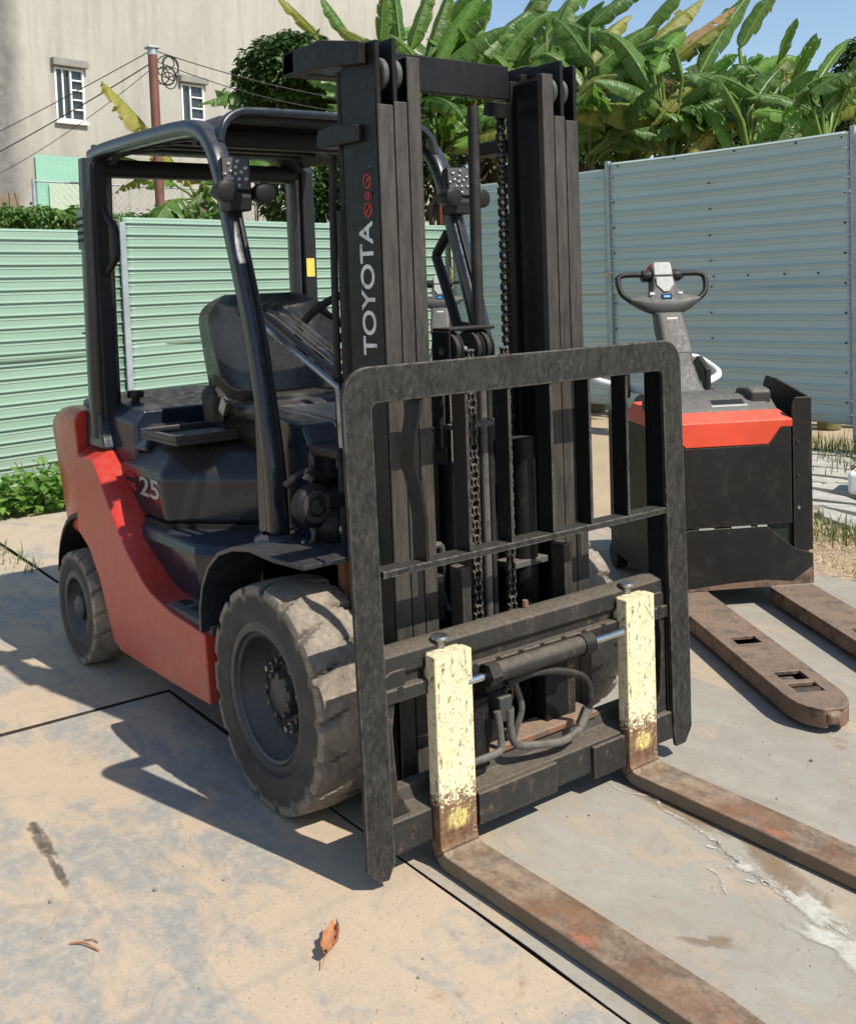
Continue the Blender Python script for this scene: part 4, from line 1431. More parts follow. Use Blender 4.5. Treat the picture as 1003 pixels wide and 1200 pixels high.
for s in (-1, 1):
    channel('outer_rail', s, .363, .313, .06, 2.125, .165, m=m_mast)
    channel('middle_rail', s, .310, .268, .07, 2.135, .165)
    mb = MB()
    a, b = s * .265, s * .205
    mb.box(XR, XF, min(s * .265, s * .253), max(s * .265, s * .253), .08, 2.09)
    MB().box(XF - .020, XF + .0025, min(s * .265, s * .222), max(s * .265, s * .222), .08, 2.09).build('rail_flange', m_flange, fl, bevel=.003)
    mb.box(XR - .0015, XR + .022, min(s * .253, s * .222), max(s * .253, s * .222), .08, 2.09)
    mb.box(XR + .022, XF - .022, min(s * .253, s * .236), max(s * .253, s * .236), .08, 2.08)
    mb.build('inner_rail', m_mast, fl, bevel=.003, smooth=30)
    # painted outer web plate carries the lettering
    MB().box(XR - .003, XF - .006, min(s * .3632, s * .3655), max(s * .3632, s * .3655), .5, 2.0).build('mast_side_plate', m_mastside, fl, bevel=.001)
    for yy, zz in ((.325, 2.065), (.282, 2.065)):
        MB().lathe([(0, -.012), (.038, -.012), (.044, -.007), (.044, .007), (.038, .012), (0, .012)], 28, 'y', (XF - .048, s * yy, zz - .02)).build('mast_roller', m_steelgrey if 0 else m_greyplastic, fl, smooth=40)
    # rear tie beam arm
    MB().prism([(-.07, 2.10), (-.055, 2.165), (.14, 2.165), (.33, 2.125), (.33, 2.065), (.18, 2.085), (.0, 2.095)], 'y', s * .366, s * .392).build('tie_beam_arm', m_mast, fl, bevel=.005)
    MB().prism([(.10, 1.875), (.10, 1.925), (.17, 1.93), (.30, 1.915), (.30, 1.87), (.18, 1.872)], 'y', s * .366, s * .385).build('cylinder_bracket', m_mast, fl, bevel=.004)
    MB().box(.06, .19, min(s * .20, s * .366), max(s * .20, s * .366), 1.88, 1.92).build('cylinder_clamp', m_mast, fl, bevel=.006)
    # lift cylinder with rod behind the rail
    MB().tube([(.145, s * .315, .12), (.145, s * .315, 1.70)], .04, 20).build('lift_cylinder', m_mast, fl)
    MB().tube([(.145, s * .315, 1.70), (.145, s * .315, 2.08)], .026, 16).build('lift_rod', m_mast, fl)
    MB().tube(bez([(.09, s * .34, .5), (.085, s * .342, 1.0), (.09, s * .34, 1.6), (.09, s * .33, 1.86)], 5), .011, 8).build('hydraulic_pipe', m_hose, fl)
    MB().box(.19, .204, min(s * .345, s * .36), max(s * .345, s * .36), 1.92, 2.08).build('tie_stay', m_mast, fl, bevel=.003)
    MB().tube([(.0, s * .28, .55), (-.30, s * .28, .62)], .04, 14).build('tilt_cylinder', m_black, fl)
    MB().tube([(.2, s * .28, .50), (.0, s * .28, .55)], .02, 12).build('tilt_rod', m_chrome, fl)
MB().prism([(-.07, -.392), (-.07, .392), (.0, .392), (.0, -.392)], 'z', 2.10, 2.165).build('rear_tie_beam', m_mast, fl, bevel=.005)
MB().box(.195, .223, -.222, .222, 2.035, 2.135).build('top_crossbar', m_mast, fl, bevel=.003)
MB().box(.21, .24, -.26, .26, .36, .46).build('mast_crossbar', m_mast, fl, bevel=.004)
MB().box(.16, .20, -.36, .36, .12, .26).build('mast_crossbar', m_mast, fl, bevel=.004)
MB().box(.16, .20, -.36, .36, 1.0, 1.07).build('mast_crossbar', m_mast, fl, bevel=.004)
MB().box(.10, .16, -.09, .21, .30, 1.22).build('mast_dark_backing', m_black, fl, bevel=.006)  # added black sheet so the gap between the rails reads dark
MB().tube([(.30, .16, .14), (.30, .16, 1.02)], .04, 20).build('free_lift_cylinder', m_mast, fl)
# mast hinge plates in front of the axle
MB().box(.0, .2, -.34, -.2, .2, .5).build('mast_hinge', m_black, fl, bevel=.01)
MB().box(.0, .2, .2, .34, .2, .5).build('mast_hinge', m_black, fl, bevel=.01)

# lettering on the mast side
tt = text_mesh('mast_lettering', 'TOYOTA', .088, m_letter, fl, frame((.300, -.3662, 1.48), (0, 0, 1), (-1, 0, 0)), .0008, .0012, .98, 1.0)
tt['label'] = 'white brand lettering reading up the mast'
rr = random.Random(4)
pg = MB()
for zc in (1.69, 1.765, 1.727):
    r_ = .016 if zc != 1.727 else .009
    pts = [(.310 + r_ * 1.0 * cos(2 * pi * i / 18), -.3663, zc + r_ * 1.1 * sin(2 * pi * i / 18)) for i in range(19)]
    pg.tube(pts, .0028, 4, False)
    pg.tube([(.310 - r_ * .7, -.3663, zc - r_ * .7), (.310 + r_ * .7, -.3663, zc + r_ * .7)], .0028, 4)
pg.build('safety_pictogram', m_letterred, fl, smooth=0, label='worn red prohibition pictograms above the lettering')
pk = MB()
for zc in (1.69, 1.765):
    pk.box(.332, .3345, -.3668, -.366, zc - .04, zc + .045).box(.318, .332, -.3668, -.366, zc + .036, zc + .039).box(.343, .3455, -.3668, -.366, zc - .02, zc + .0)
pk.build('pictogram_outline', m_greyplastic, fl, smooth=0)

# centre: free lift cylinder, pulley block, chains, hoses
MB().tube([(.30, -.10, .14), (.30, -.10, .98)], .045, 22).build('free_lift_cylinder', m_mast, fl)
MB().tube([(.30, -.10, .98), (.30, -.10, 1.29)], .024, 16).build('free_lift_rod', m_chrome, fl)
pb = empty('pulley_block', (.32, -.07, 1.30)); pb.parent = fl
MB().box(-.035, .045, -.08, .085, .055, .064).build('pulley_plate', m_mast, pb, bevel=.003)
for yy in (-.055, .02, .055):
    MB().lathe([(.016, -.013), (.052, -.013), (.055, -.008), (.048, -.004), (.048, .004), (.055, .008), (.052, .013), (.016, .013)], 28, 'y', (.01, yy, .0)).build('pulley', m_hose, pb, smooth=40)
MB().cyl((.01, -.085, 0), (.01, .085, 0), .012, 12).build('pulley_pin', m_steelgrey, pb)
MB().box(-.035, .045, -.083, -.075, -.06, .055).build('pulley_cheek', m_mast, pb, bevel=.003)


def chain(x, y, z0, z1, s=.020, mat=None, name='lift_chain'):
    """leaf chain: alternating pairs of figure-eight side plates with pins"""
    mb = MB()
    n = int((z1 - z0) / s)
    for k in range(n):
        z = z0 + (k + .5) * s
        offs = (-.012, .012) if k % 2 else (-.0065, .0065)
        for o_ in offs:
            yy = y + o_
            pts = []
            for i, (dx, dz) in enumerate(((-.005, -.62), (.005, -.62), (.0085, -.4), (.0065, 0), (.0085, .4), (.005, .62), (-.005, .62), (-.0085, .4), (-.0065, 0), (-.0085, -.4))):
                pts.append((x + dx, z + dz * s))
            mb.prism(pts, 'y', yy - .0024, yy + .0024)
        mb.tube([(x, y - .0155, z + s * .5), (x, y + .0155, z + s * .5)], .0042, 5)
    o = mb.build(name, mat or m_chain, fl, smooth=0)
    return o


chain(.385, -.098, .40, 1.30)
chain(.385, .028, .36, 1.30)
chain(.22, .185, 1.0, 2.02, .016, m_mast)
chain(.30, -.19, .9, 1.25, .028, m_mast)
for x, y, z0, z1, r in ((.365, -.04, .3, 1.28, .012), (.36, -.012, .3, 1.28, .009), (.36, -.064, .45, 1.28, .007), (.34, .07, .3, 1.22, .012)):
    MB().tube([(x, y, z0), (x, y, z1)], r, 10).build('hydraulic_hose', m_hosegrey if r > .01 else m_hose, fl)
MB().tube([(.25, .055, 2.0), (.25, .05, 1.6), (.25, .05, 1.3), (.27, .04, 1.0)], .017, 12).build('hydraulic_hose', m_hose, fl)
MB().tube([(.24, .16, 2.02), (.23, .16, 1.98)], .04, 16).build('hose_pulley', m_mast, fl)
MB().box(.33, .37, -.145, .02, 1.08, 1.095).build('hose_clamp', m_hosegrey, fl, bevel=.003)
MB().box(.33, .36, -.145, .02, .72, .735).build('hose_clamp', m_hosegrey, fl, bevel=.003)
for k in range(2):
    MB().tube(bez([(.30, -.20 - k * .02, .74), (.32, -.17, .70 + k * .05), (.29, -.15, .62), (.31, -.14, .56)], 6), .010, 8).build('hydraulic_hose', m_hosegrey if k else m_hose, fl)
MB().box(.30, .35, -.24, -.185, .55, .68).build('hose_manifold', m_mast, fl, bevel=.005)
MB().box(.27, .34, .07, .22, .64, .66).build('hose_tray', m_hosegrey, fl, bevel=.003)
for z in (.80, 1.05):
    MB().lathe([(0, .0), (.016, .0), (.016, .012), (.008, .014), (.008, .03), (0, .03)], 10, 'y', (.24, -.40, z)).build('mast_bolt', m_steelgrey, fl)

# ------------------------------------------------------------------ carriage, backrest, forks
XB = .545
# upper fork bar with hooked lower step and notches
MB().prism([(.455, .47), (.455, .572), (.49, .578), (.524, .565), (.528, .52), (.515, .505), (.515, .47)], 'y', -.53, .53).build('upper_fork_bar', m_carr, fl, bevel=.004)
MB().box(.50, .542, -.53, .53, .452, .488).build('notch_bar', m_carr, fl, bevel=.004)
for k in range(13):
    y = -.48 + k * .08
    MB().box(.536, .5435, y - .008, y + .008, .468, .4885).build('notch', m_dkint, fl)
MB().prism([(.44, .065), (.44, .20), (.475, .20), (.49, .165), (.545, .155), (.548, .075), (.535, .065)], 'y', -.53, .53).build('lower_fork_bar', m_carr, fl, bevel=.005)
MB().box(.546, .566, -.26, .02, .07, .155).build('wear_block', m_carr, fl, bevel=.004)
MB().box(.546, .560, .17, .30, .055, .15).build('wear_block', m_carr, fl, bevel=.004)
MB().box(.40, .49, -.24, .26, .195, .215).build('carriage_ledge', m_rust, fl, bevel=.005)
for s in (-1, 1):
    MB().prism([(.40, .10), (.40, .72), (.455, .72), (.455, .10)], 'y', s * .205, s * .175).build('carriage_upright', m_carr, fl, bevel=.004)
    MB().box(.405, .452, min(s * .20, s * .09), max(s * .20, s * .09), .20, .46).build('carriage_plate', m_mast, fl, bevel=.004)
    # side bracket carrying the backrest
    MB().prism([(s * .50, .07), (s * .53, .07), (s * .555, .09), (s * .555, .50), (s * .50, .53), (s * .455, .53), (s * .455, .49), (s * .49, .45), (s * .50, .38), (s * .49, .22), (s * .455, .16), (s * .455, .07)], 'x', .505, .530).build('backrest_bracket', m_carr if s > 0 else m_carr, fl, bevel=.004)
# backrest frame: face plate with rounded top corners, inner returns, six bars
YO, YI, ZT, ZI = .605, .522, 1.295, 1.205
dyt = -.018
face = []
for s, seq in ((-1, (180, 90)), (1, (90, 0))):
    face += [(s * (YO - .075) + .075 * cos(radians(a)) + dyt, ZT - .075 + .075 * sin(radians(a))) for a in [seq[0] + (seq[1] - seq[0]) * i / 8 for i in range(9)]]
outl = [(-YO, .06), (-YO, .30)] + face + [(YO, .30), (YO, .09), (YO - .03, .045), (YI + .01, .045), (YI, .09)] + [(YI + dyt, ZI - .012), (YI + dyt - .012, ZI), (-YI + dyt + .012, ZI), (-YI + dyt, ZI - .012)] + [(-YI, .06), (-YI - .02, .02), (-YO + .03, .025)]
MB().prism(outl, 'x', XB - .006, XB + .008).build('backrest_frame', m_back, fl, bevel=.003, smooth=30)
for s in (-1, 1):
    MB().box(XB - .075, XB - .007, min(s * YI, s * (YI + .012)) + dyt * .5, max(s * YI, s * (YI + .012)) + dyt * .5, .08, ZI + .01).build('frame_return', m_mast, fl, bevel=.002)
MB().box(XB - .06, XB - .007, -YI + dyt, YI + dyt, ZI + .0, ZI + .012).build('frame_return', m_mast, fl, bevel=.002)
MB().box(XB - .05, XB + .004, -YI, YI, .772, .790).build('middle_rail_bar', m_back, fl, bevel=.002)
for k, y in enumerate((-.385, -.245, -.10, .052, .20, .352)):
    if k == 0:
        rings = []
        for z, dy in ((.79, 0), (.90, 0), (.98, -.012), (1.04, -.03), (1.10, -.025), (1.206, -.002)):
            yy = y + dy
            rings.append([(XB - .055, yy - .005, z), (XB + .002, yy - .005, z), (XB + .002, yy + .005, z), (XB - .055, yy + .005, z)])
        MB().rings(rings).build('backrest_bar', m_mast, fl, bevel=.001, label='bent backrest bar nearest the lettered mast rail')
    else:
        MB().box(XB - .055, XB + .002, y - .005, y + .005, .79, 1.206).build('backrest_bar', m_mast, fl, bevel=.001)
        MB().box(XB + .002, XB + .0026, y - .0045, y + .0045, .792, 1.204).build('worn_edge', m_back, fl)

# fork positioner cylinder, rods, pipes
MB().tube([(.565, -.20, .462), (.565, .13, .462)], .026, 20).build('positioner_cylinder', m_carr, fl)
MB().tube([(.565, .12, .462), (.565, .16, .462)], .030, 20).build('cylinder_gland', m_mast, fl)
MB().tube([(.565, .15, .462), (.565, .29, .462)], .0115, 14).build('positioner_rod', m_chrome, fl)
MB().tube([(.565, -.29, .462), (.565, -.20, .462)], .0115, 14).build('positioner_rod', m_chrome, fl)
MB().tube([(.565, -.225, .462), (.565, -.19, .462)], .032, 6).build('cylinder_nut', m_mast, fl)
MB().tube([(.50, -.18, .425), (.50, .10, .425)], .016, 12).build('positioner_tube', m_hose, fl)
MB().tube(bez([(.54, -.13, .41), (.56, -.05, .425), (.56, .06, .40), (.56, .14, .36), (.555, .165, .29), (.54, .14, .225)], 8), .0105, 12).build('pressure_hose', m_hose, fl)
MB().tube([(.553, .155, .27), (.541, .138, .222)], .0155, 12).build('hose_ferrule', m_steelgrey, fl)
MB().tube(bez([(.545, .14, .215), (.55, .06, .20), (.545, -.04, .215), (.54, -.105, .235), (.535, -.12, .28), (.53, -.115, .33)], 8), .011, 10).build('hydraulic_pipe', m_hosegrey, fl)
MB().tube(bez([(.55, -.28, .235), (.55, -.20, .235), (.545, -.165, .24), (.54, -.16, .28), (.535, -.165, .34)], 6), .010, 10).build('hydraulic_pipe', m_hosegrey, fl)
MB().box(.48, .53, -.15, -.105, .30, .37).build('valve_block', m_dkgrey, fl, bevel=.005)
MB().box(.46, .50, -.215, -.165, .18, .37).build('pipe_bracket', m_mast, fl, bevel=.004)
MB().box(.46, .535, -.2, -.12, .40, .435).build('cylinder_mount', m_mast, fl, bevel=.004)
chain(.47, -.07, .19, .40, .028, m_carr, 'carriage_chain')
MB().tube(bez([(.47, -.045, .37), (.48, -.03, .30), (.475, -.05, .24), (.47, -.06, .2)], 5), .010, 8).build('chain_link_hose', m_hosegrey, fl)
MB().lathe([(0, .018), (.008, .018), (.010, 0)], 8, 'z', (.475, .0, .578)).build('stop_pin', m_rust, fl)


def fork(yc):
    root = empty('fork', (.574, yc, .004)); root.parent = fl
    w = .0605
    t = .041
    H = .548
    # heel profile in xz (x relative to the face of the shank)
    pts_o = [(-t, H), (-t, .065)] + [(-t + .065 - .065 * cos(radians(a)), .065 - .065 * sin(radians(a))) for a in range(15, 91, 15)] + [(.45, 0), (.80, .0), (1.07, .012)]
    pts_i = [(0, H), (0, .065)] + [(.025 - .025 * cos(radians(a)), .0655 - .025 * sin(radians(a))) for a in range(15, 91, 15)] + [(.45, .040), (.80, .034), (1.07, .022)]
    k = 6
    sh_o, sh_i = pts_o[:5], pts_i[:5]
    def strip(po, pi_, wf):
        rings = []
        for (a, b), (c, d) in zip(po, pi_):
            ww = wf(a)
            rings.append([(a, -ww, b), (a, ww, b), (c, ww, d), (c, -ww, d)])
        return MB().rings(rings)
    strip(sh_o, sh_i, lambda a: w).build('shank', m_shank, root, bevel=.004, seg=3, smooth=40)
    strip(pts_o[4:], pts_i[4:], lambda a: w if a < .8 else w * (1 - (a - .8) * 1.2)).build('blade', m_blade, root, bevel=.004, seg=3, smooth=40)
    MB().prism([(-.10, H - .09), (-.10, H - .02), (-.085, H), (-t, H), (-t, H - .10), (-.06, H - .10), (-.06, H - .085)], 'y', -w * .85, w * .85).build('upper_hook', m_shank, root, bevel=.004)
    MB().tube([(-.055, .0, H - .02), (-.055, 0, H + .025)], .0125, 14).build('lock_pin', m_steelgrey, root, smooth=40)
    MB().lathe([(0, .012), (.022, .010), (.0245, .004), (.022, 0), (.012, -.002)], 20, 'z', (-.055, 0, H + .022)).build('pin_head', m_steelgrey, root, smooth=40)
    return root


fork(-.336)
fork(.3616)

# ------------------------------------------------------------------ pallet trucks (local: +x along the forks, origin at the foot of the front face)
def grid_plate(xs, hws, ys, holes, z0, z1):
    """slab over a grid with cells left open; hws scales the y lines at each x"""
    nx, ny = len(xs), len(ys)
    vs = []
    for z in (z0, z1):
        for i, x in enumerate(xs):
            for y in ys:
                zz = z
                vs.append((x, y * hws[i], zz))
    idx = lambda i, j, k: k * nx * ny + i * ny + j
    keep = {(i, j) for i in range(nx - 1) for j in range(ny - 1) if (i, j) not in holes}
    fs = []
    for i, j in keep:
        fs.append((idx(i, j, 1), idx(i + 1, j, 1), idx(i + 1, j + 1, 1), idx(i, j + 1, 1)))
        fs.append((idx(i, j, 0), idx(i, j + 1, 0), idx(i + 1, j + 1, 0), idx(i + 1, j, 0)))
        for (di, dj), (a, b) in (((-1, 0), ((i, j), (i, j + 1))), ((1, 0), ((i + 1, j), (i + 1, j + 1))), ((0, -1), ((i, j), (i + 1, j))), ((0, 1), ((i, j + 1), (i + 1, j + 1)))):
            if (i + di, j + dj) not in keep:
                fs.append((idx(*a, 0), idx(*b, 0), idx(*b, 1), idx(*a, 1)))
    return MB().add(vs, fs)


def pallet_truck(loc, rz, label):
    pt = tag(empty('pallet_truck', loc, rz), label, 'pallet truck', 'powered pallet trucks')
    # hull
    rings = []
    for x, hy, zt in ((-.86, .30, .80), (-.80, .345, .82), (-.02, .345, .80)):
        rings.append([(x, -hy, .09), (x, hy, .09), (x, hy, zt), (x, -hy, zt)])
    MB().rings(rings).build('hull', m_ptside, pt, bevel=.012, seg=3)
    # front face panels
    MB().prism([(-.255, .368), (.255, .368), (.255, .795), (.235, .832), (.15, .725), (-.235, .725), (-.255, .76)], 'x', -.02, .0).build('front_panel', m_ptblack, pt, bevel=.003)
    MB().prism([(-.352, .095), (.352, .095), (.352, .225), (.262, .255), (.135, .362), (-.225, .362), (-.352, .30)], 'x', -.02, .002).build('lower_panel', m_ptblack, pt, bevel=.004)
    for y0, y1 in ((-.18, -.11), (-.03, .06), (.09, .135)):
        MB().box(-.004, .005, y0, y1, .359, .3665).build('hinge_strip', m_ltgrey, pt, bevel=.001)
    MB().prism([(-.352, .095), (-.25, .095), (-.05, .112), (.12, .118), (.25, .104), (.352, .17), (.352, .088), (-.352, .088)], 'x', .0025, .0035).build('rusted_edge', m_ptfork, pt, smooth=0)
    for s in (-1, 1):
        y0, y1 = (.262, .352) if s > 0 else (-.352, -.262)
        MB().prism([(y0 if s > 0 else y1, .24), (y0 if s > 0 else y1, .905), (y0 + .015 if s > 0 else y1 - .015, .93), (y1 if s > 0 else y0, .93), (y1 if s > 0 else y0, .24)], 'x', -.016, .001).build('side_flange', m_ptblack, pt, bevel=.003)
        MB().prism([(-.0165, .30), (-.0165, .932), (-.34, .985), (-.44, .99), (-.47, .95), (-.47, .30)] if s > 0 else [(-.0165, .30), (-.0165, .80), (-.47, .80), (-.47, .30)], 'y', s * .352, s * .338).build('side_plate', m_ptblack, pt, bevel=.003)
        for z in (.435, .58, .73):
            MB().lathe([(0, .004), (.007, .004), (.009, 0)], 10, 'x', (.001, s * (.285), z)).build('flange_bolt', m_dkint if z > .5 else m_steelgrey, pt)
    # red hood: front apron and sloping top
    MB().prism([(-.232, .728), (.148, .728), (.232, .835), (-.262, .835), (-.262, .76)], 'x', -.018, .004).build('apron', m_orange, pt, bevel=.004)
    MB().rings([[(-.0, -.27, .80), (-.0, .262, .80), (.004, .262, .836), (.004, -.27, .836)], [(-.10, -.30, .82), (-.10, .285, .82), (-.10, .24, .872), (-.10, -.28, .872)]]).build('red_hood', m_orange, pt, bevel=.005, seg=3)
    MB().rings([[(-.02, -.345, .802), (-.06, -.30, .868), (-.50, -.31, .885), (-.52, -.35, .802)], [(-.02, -.25, .802), (-.06, -.25, .872), (-.50, -.25, .888), (-.52, -.25, .802)]]).build('red_hood_side', m_orange, pt, bevel=.005)
    # grey top cover with recessed grip
    MB().prism([(-.10, .862), (-.115, .885), (-.19, .925), (-.24, .932), (-.60, .915), (-.70, .88), (-.70, .80), (-.10, .80)], 'y', -.24, .215).build('top_cover', m_greyplastic, pt, bevel=.012, seg=3)
    MB().rings([[(-.12, .215, .80), (-.12, .215, .87), (-.20, .215, .93), (-.26, .215, .94)], [(-.12, .255, .80), (-.12, .25, .86), (-.20, .235, .94), (-.26, .235, .95)]], False, False).build('cover_edge', m_greyplastic, pt)
    MB().prism([(-.128, .8935), (-.168, .9148), (-.1695, .9118), (-.1295, .8905)], 'y', -.05, .10).build('grip_recess', m_dkint, pt)
    MB().prism([(-.121, .8885), (-.128, .8965), (-.13, .894), (-.123, .886)], 'y', -.06, .11).build('grip_lip', m_ltgrey, pt)
    MB().prism([(-.15, .875), (-.14, .955), (-.2, .965), (-.32, .955), (-.32, .88)], 'y', .13, .235).build('cover_shoulder', m_greyplastic, pt, bevel=.02, seg=3)
    for k in range(2):
        MB().lathe([(.0, .05), (.03, .045), (.045, .02), (.045, -.05)], 16, 'z', (-.33, -.27 + k * .07, .89)).build('cover_cap', m_dkgrey, pt, smooth=50)
    # forks
    xs = [0, .30, .60, .68, .74, .98, 1.02, 1.06, 1.09, 1.17, 1.20, 1.25, 1.28, 1.305, 1.32]
    hws = [1, 1, 1, 1, 1, 1, 1, 1, 1, 1, .98, .88, .72, .5, .3]
    holes = {(2, 1), (5, 1), (6, 1), (8, 1)}
    xs = [x * 1.0 for x in xs]
    for s in (-1, 1):
        fk = empty('fork', (0, s * .245, 0)); fk.parent = pt
        grid_plate(xs, hws, [-.1, -.048, .048, .1], holes, .070, .085).build('fork_top', m_ptfork, fk, bevel=.003)
        for q in (-1, 1):
            pth = [(x, q * (.1 * h - .006)) for x, h in zip(xs, hws)]
            rings = [[(x, y - .006, .022), (x, y + .006, .022), (x, y + .006, .0698), (x, y - .006, .0698)] for x, y in pth]
            MB().rings(rings).build('fork_side', m_ptfork, fk, bevel=.002)
        MB().rings([[(1.30, -.035, .03), (1.30, .035, .03), (1.30, .035, .084), (1.30, -.035, .084)], [(1.335, -.02, .035), (1.335, .02, .035), (1.335, .02, .07), (1.335, -.02, .07)]]).build('fork_tip', m_ptfork, fk, bevel=.012, seg=3)
        MB().cyl((1.13, -.06, .042), (1.13, .06, .042), .04, 20).build('load_roller', m_hose, fk)
        MB().box(1.035, 1.05, -.09, .09, .055, .0695).build('axle_bar', m_dkgrey, fk, bevel=.003)
        MB().box(.985, 1.02, -.03, .02, .045, .068).build('link_plate', m_carr, fk, bevel=.003)
        MB().box(.02, 1.2, -.085, .085, .02, .03).build('underside', m_dkint, fk)
    # drive wheel and castor under the hull
    MB().lathe([(.0, -.04), (.10, -.04), (.11, -.03), (.11, .03), (.10, .04), (0, .04)], 28, 'y', (-.55, 0, .11)).build('drive_wheel', m_hose, pt)
    for s in (-1, 1):
        MB().lathe([(.0, -.03), (.065, -.03), (.07, -.02), (.07, .02), (.065, .03), (0, .03)], 22, 'y', (-.78, s * .31, .07)).build('castor', m_hose, pt)
    # tiller column
    MB().rings([srect(-.66, 0, .90, .10, .10, .03), srect(-.67, 0, .95, .075, .08, .03), srect(-.70, 0, 1.04, .055, .065, .02)]).build('tiller_base', m_greyplastic, pt, bevel=.004)
    MB().rings([srect(-.70, 0, 1.03, .055, .065, .02), srect(-.73, 0, 1.10, .055, .065, .02)]).build('tiller_joint', m_dkgrey, pt, bevel=.004)
    MB().rings([srect(-.735, 0, 1.10, .058, .078, .025), srect(-.80, 0, 1.20, .058, .076, .025), srect(-.86, 0, 1.30, .052, .07, .025)]).build('tiller_column', m_greyplastic, pt, bevel=.004)
    MB().box(-.80, -.798, -.025, .03, 1.262, 1.276, Matrix.Translation((.012, 0, .0))).build('column_label', m_white, pt)
    # head: crescent body, keypad, display, grips
    hd = empty('tiller_head', (-.87, 0, 1.32)); hd.parent = pt
    hd.rotation_euler = (0, radians(-22), 0)
    rings = []
    for i in range(13):
        v = -1 + i / 6
        y = v * .185
        zt_, zb_ = .055 + .03 * (1 - v * v), -.045 + .08 * v * v
        zc, hz = (zt_ + zb_) / 2, (zt_ - zb_) / 2
        hx = .04 * (1 - .4 * v * v)
        rings.append([(hx * cos(a), y, zc + hz * sin(a)) for a in [2 * pi * k / 12 for k in range(12)]])
    MB().rings(rings).build('head_body', m_greyplastic, hd, smooth=60)
    MB().rings([[(x, y, z) for x, y, z in ((-.03, -.10, .03), (.035, -.10, .03), (.035, .10, .03), (-.03, .10, .03))], [(-.03, -.075, .10), (.038, -.065, .10), (.038, .065, .10), (-.03, .075, .10)], [(-.035, -.06, .2), (.03, -.05, .2), (.03, .05, .2), (-.035, .06, .2)]]).build('head_neck', m_dkgrey, hd, bevel=.01, seg=3)
    MB().prism([(-.045, .16), (.045, .16), (.048, .115), (.015, .075), (-.015, .075), (-.048, .115)], 'x', .030, .046).build('keypad', m_ltgrey, hd, bevel=.006, seg=3)
    MB().prism([(-.05, .17), (.05, .17), (.048, .235), (.04, .245), (-.04, .245), (-.048, .235)], 'x', -.04, .042).build('head_cap', m_ltgrey, hd, bevel=.01, seg=3)
    MB().rings([srect(-.035, 0, .215, .045, .058, .02, 4), srect(-.035, 0, .25, .04, .052, .02, 4), srect(-.035, 0, .258, .03, .04, .015, 4)]).build('belly_button', m_letterred, hd, bevel=.003)
    MB().box(.036, .042, -.028, .028, .038, .066).build('display', m_screen, hd, bevel=.004)
    dm = NT('display_digits'); dm.set('Base Color', (.05, .3, .6)); dm = dm.m
    MB().box(.0425, .043, -.016, .016, .045, .056).build('display_digits', dm, hd)
    for q in (-1, 1):
        MB().box(.036, .041, q * .075 - .014, q * .075 + .014, .06, .078).build('button', m_ltgrey, hd, bevel=.003)
        MB().lathe([(0, -.026), (.028, -.026), (.032, -.015), (.032, .015), (.028, .026), (0, .026)], 18, 'y', (-.005, q * .078, .185)).build('thumb_wheel', m_black, hd, smooth=40)
        g = bez([(-.0, q * .06, .188), (-.0, q * .13, .192), (-.0, q * .205, .19), (-.0, q * .232, .172), (-.0, q * .235, .13), (-.0, q * .222, .085), (-.0, q * .185, .05), (-.0, q * .16, .035)], 6)
        MB().tube(g, .0145, 12).build('grip', m_black, hd, smooth=60)
    # folding side guards of the rider platform
    for s in (-1, 1):
        c = [(-.80, s * .06, .875), (-.90, s * .18, .905), (-.985, s * .30, .935), (-1.03, s * .34, .952), (-1.11, s * .35, .975), (-1.30, s * .33, 1.02), (-1.34, s * .24, 1.03)]
        MB().tube(bez(c, 6), .019, 12).build('side_guard', m_white, pt, smooth=60)
        MB().prism([(-.86, .86), (-1.02, .86), (-1.04, 1.03), (-.98, 1.06), (-.86, 1.0)], 'y', s * .20, s * .235).build('guard_pad', m_ptside, pt, bevel=.012, seg=3)
    MB().box(-1.2, -.86, -.28, .28, .14, .17).build('platform', m_black, pt, bevel=.01)
    return pt


pallet_truck((-.263, 1.924, 0), radians(-30), 'black pallet truck with orange hood right of the forklift')
pallet_truck((-3.40, 2.67, 0), radians(-40), 'far pallet truck partly hidden behind the forklift mast')

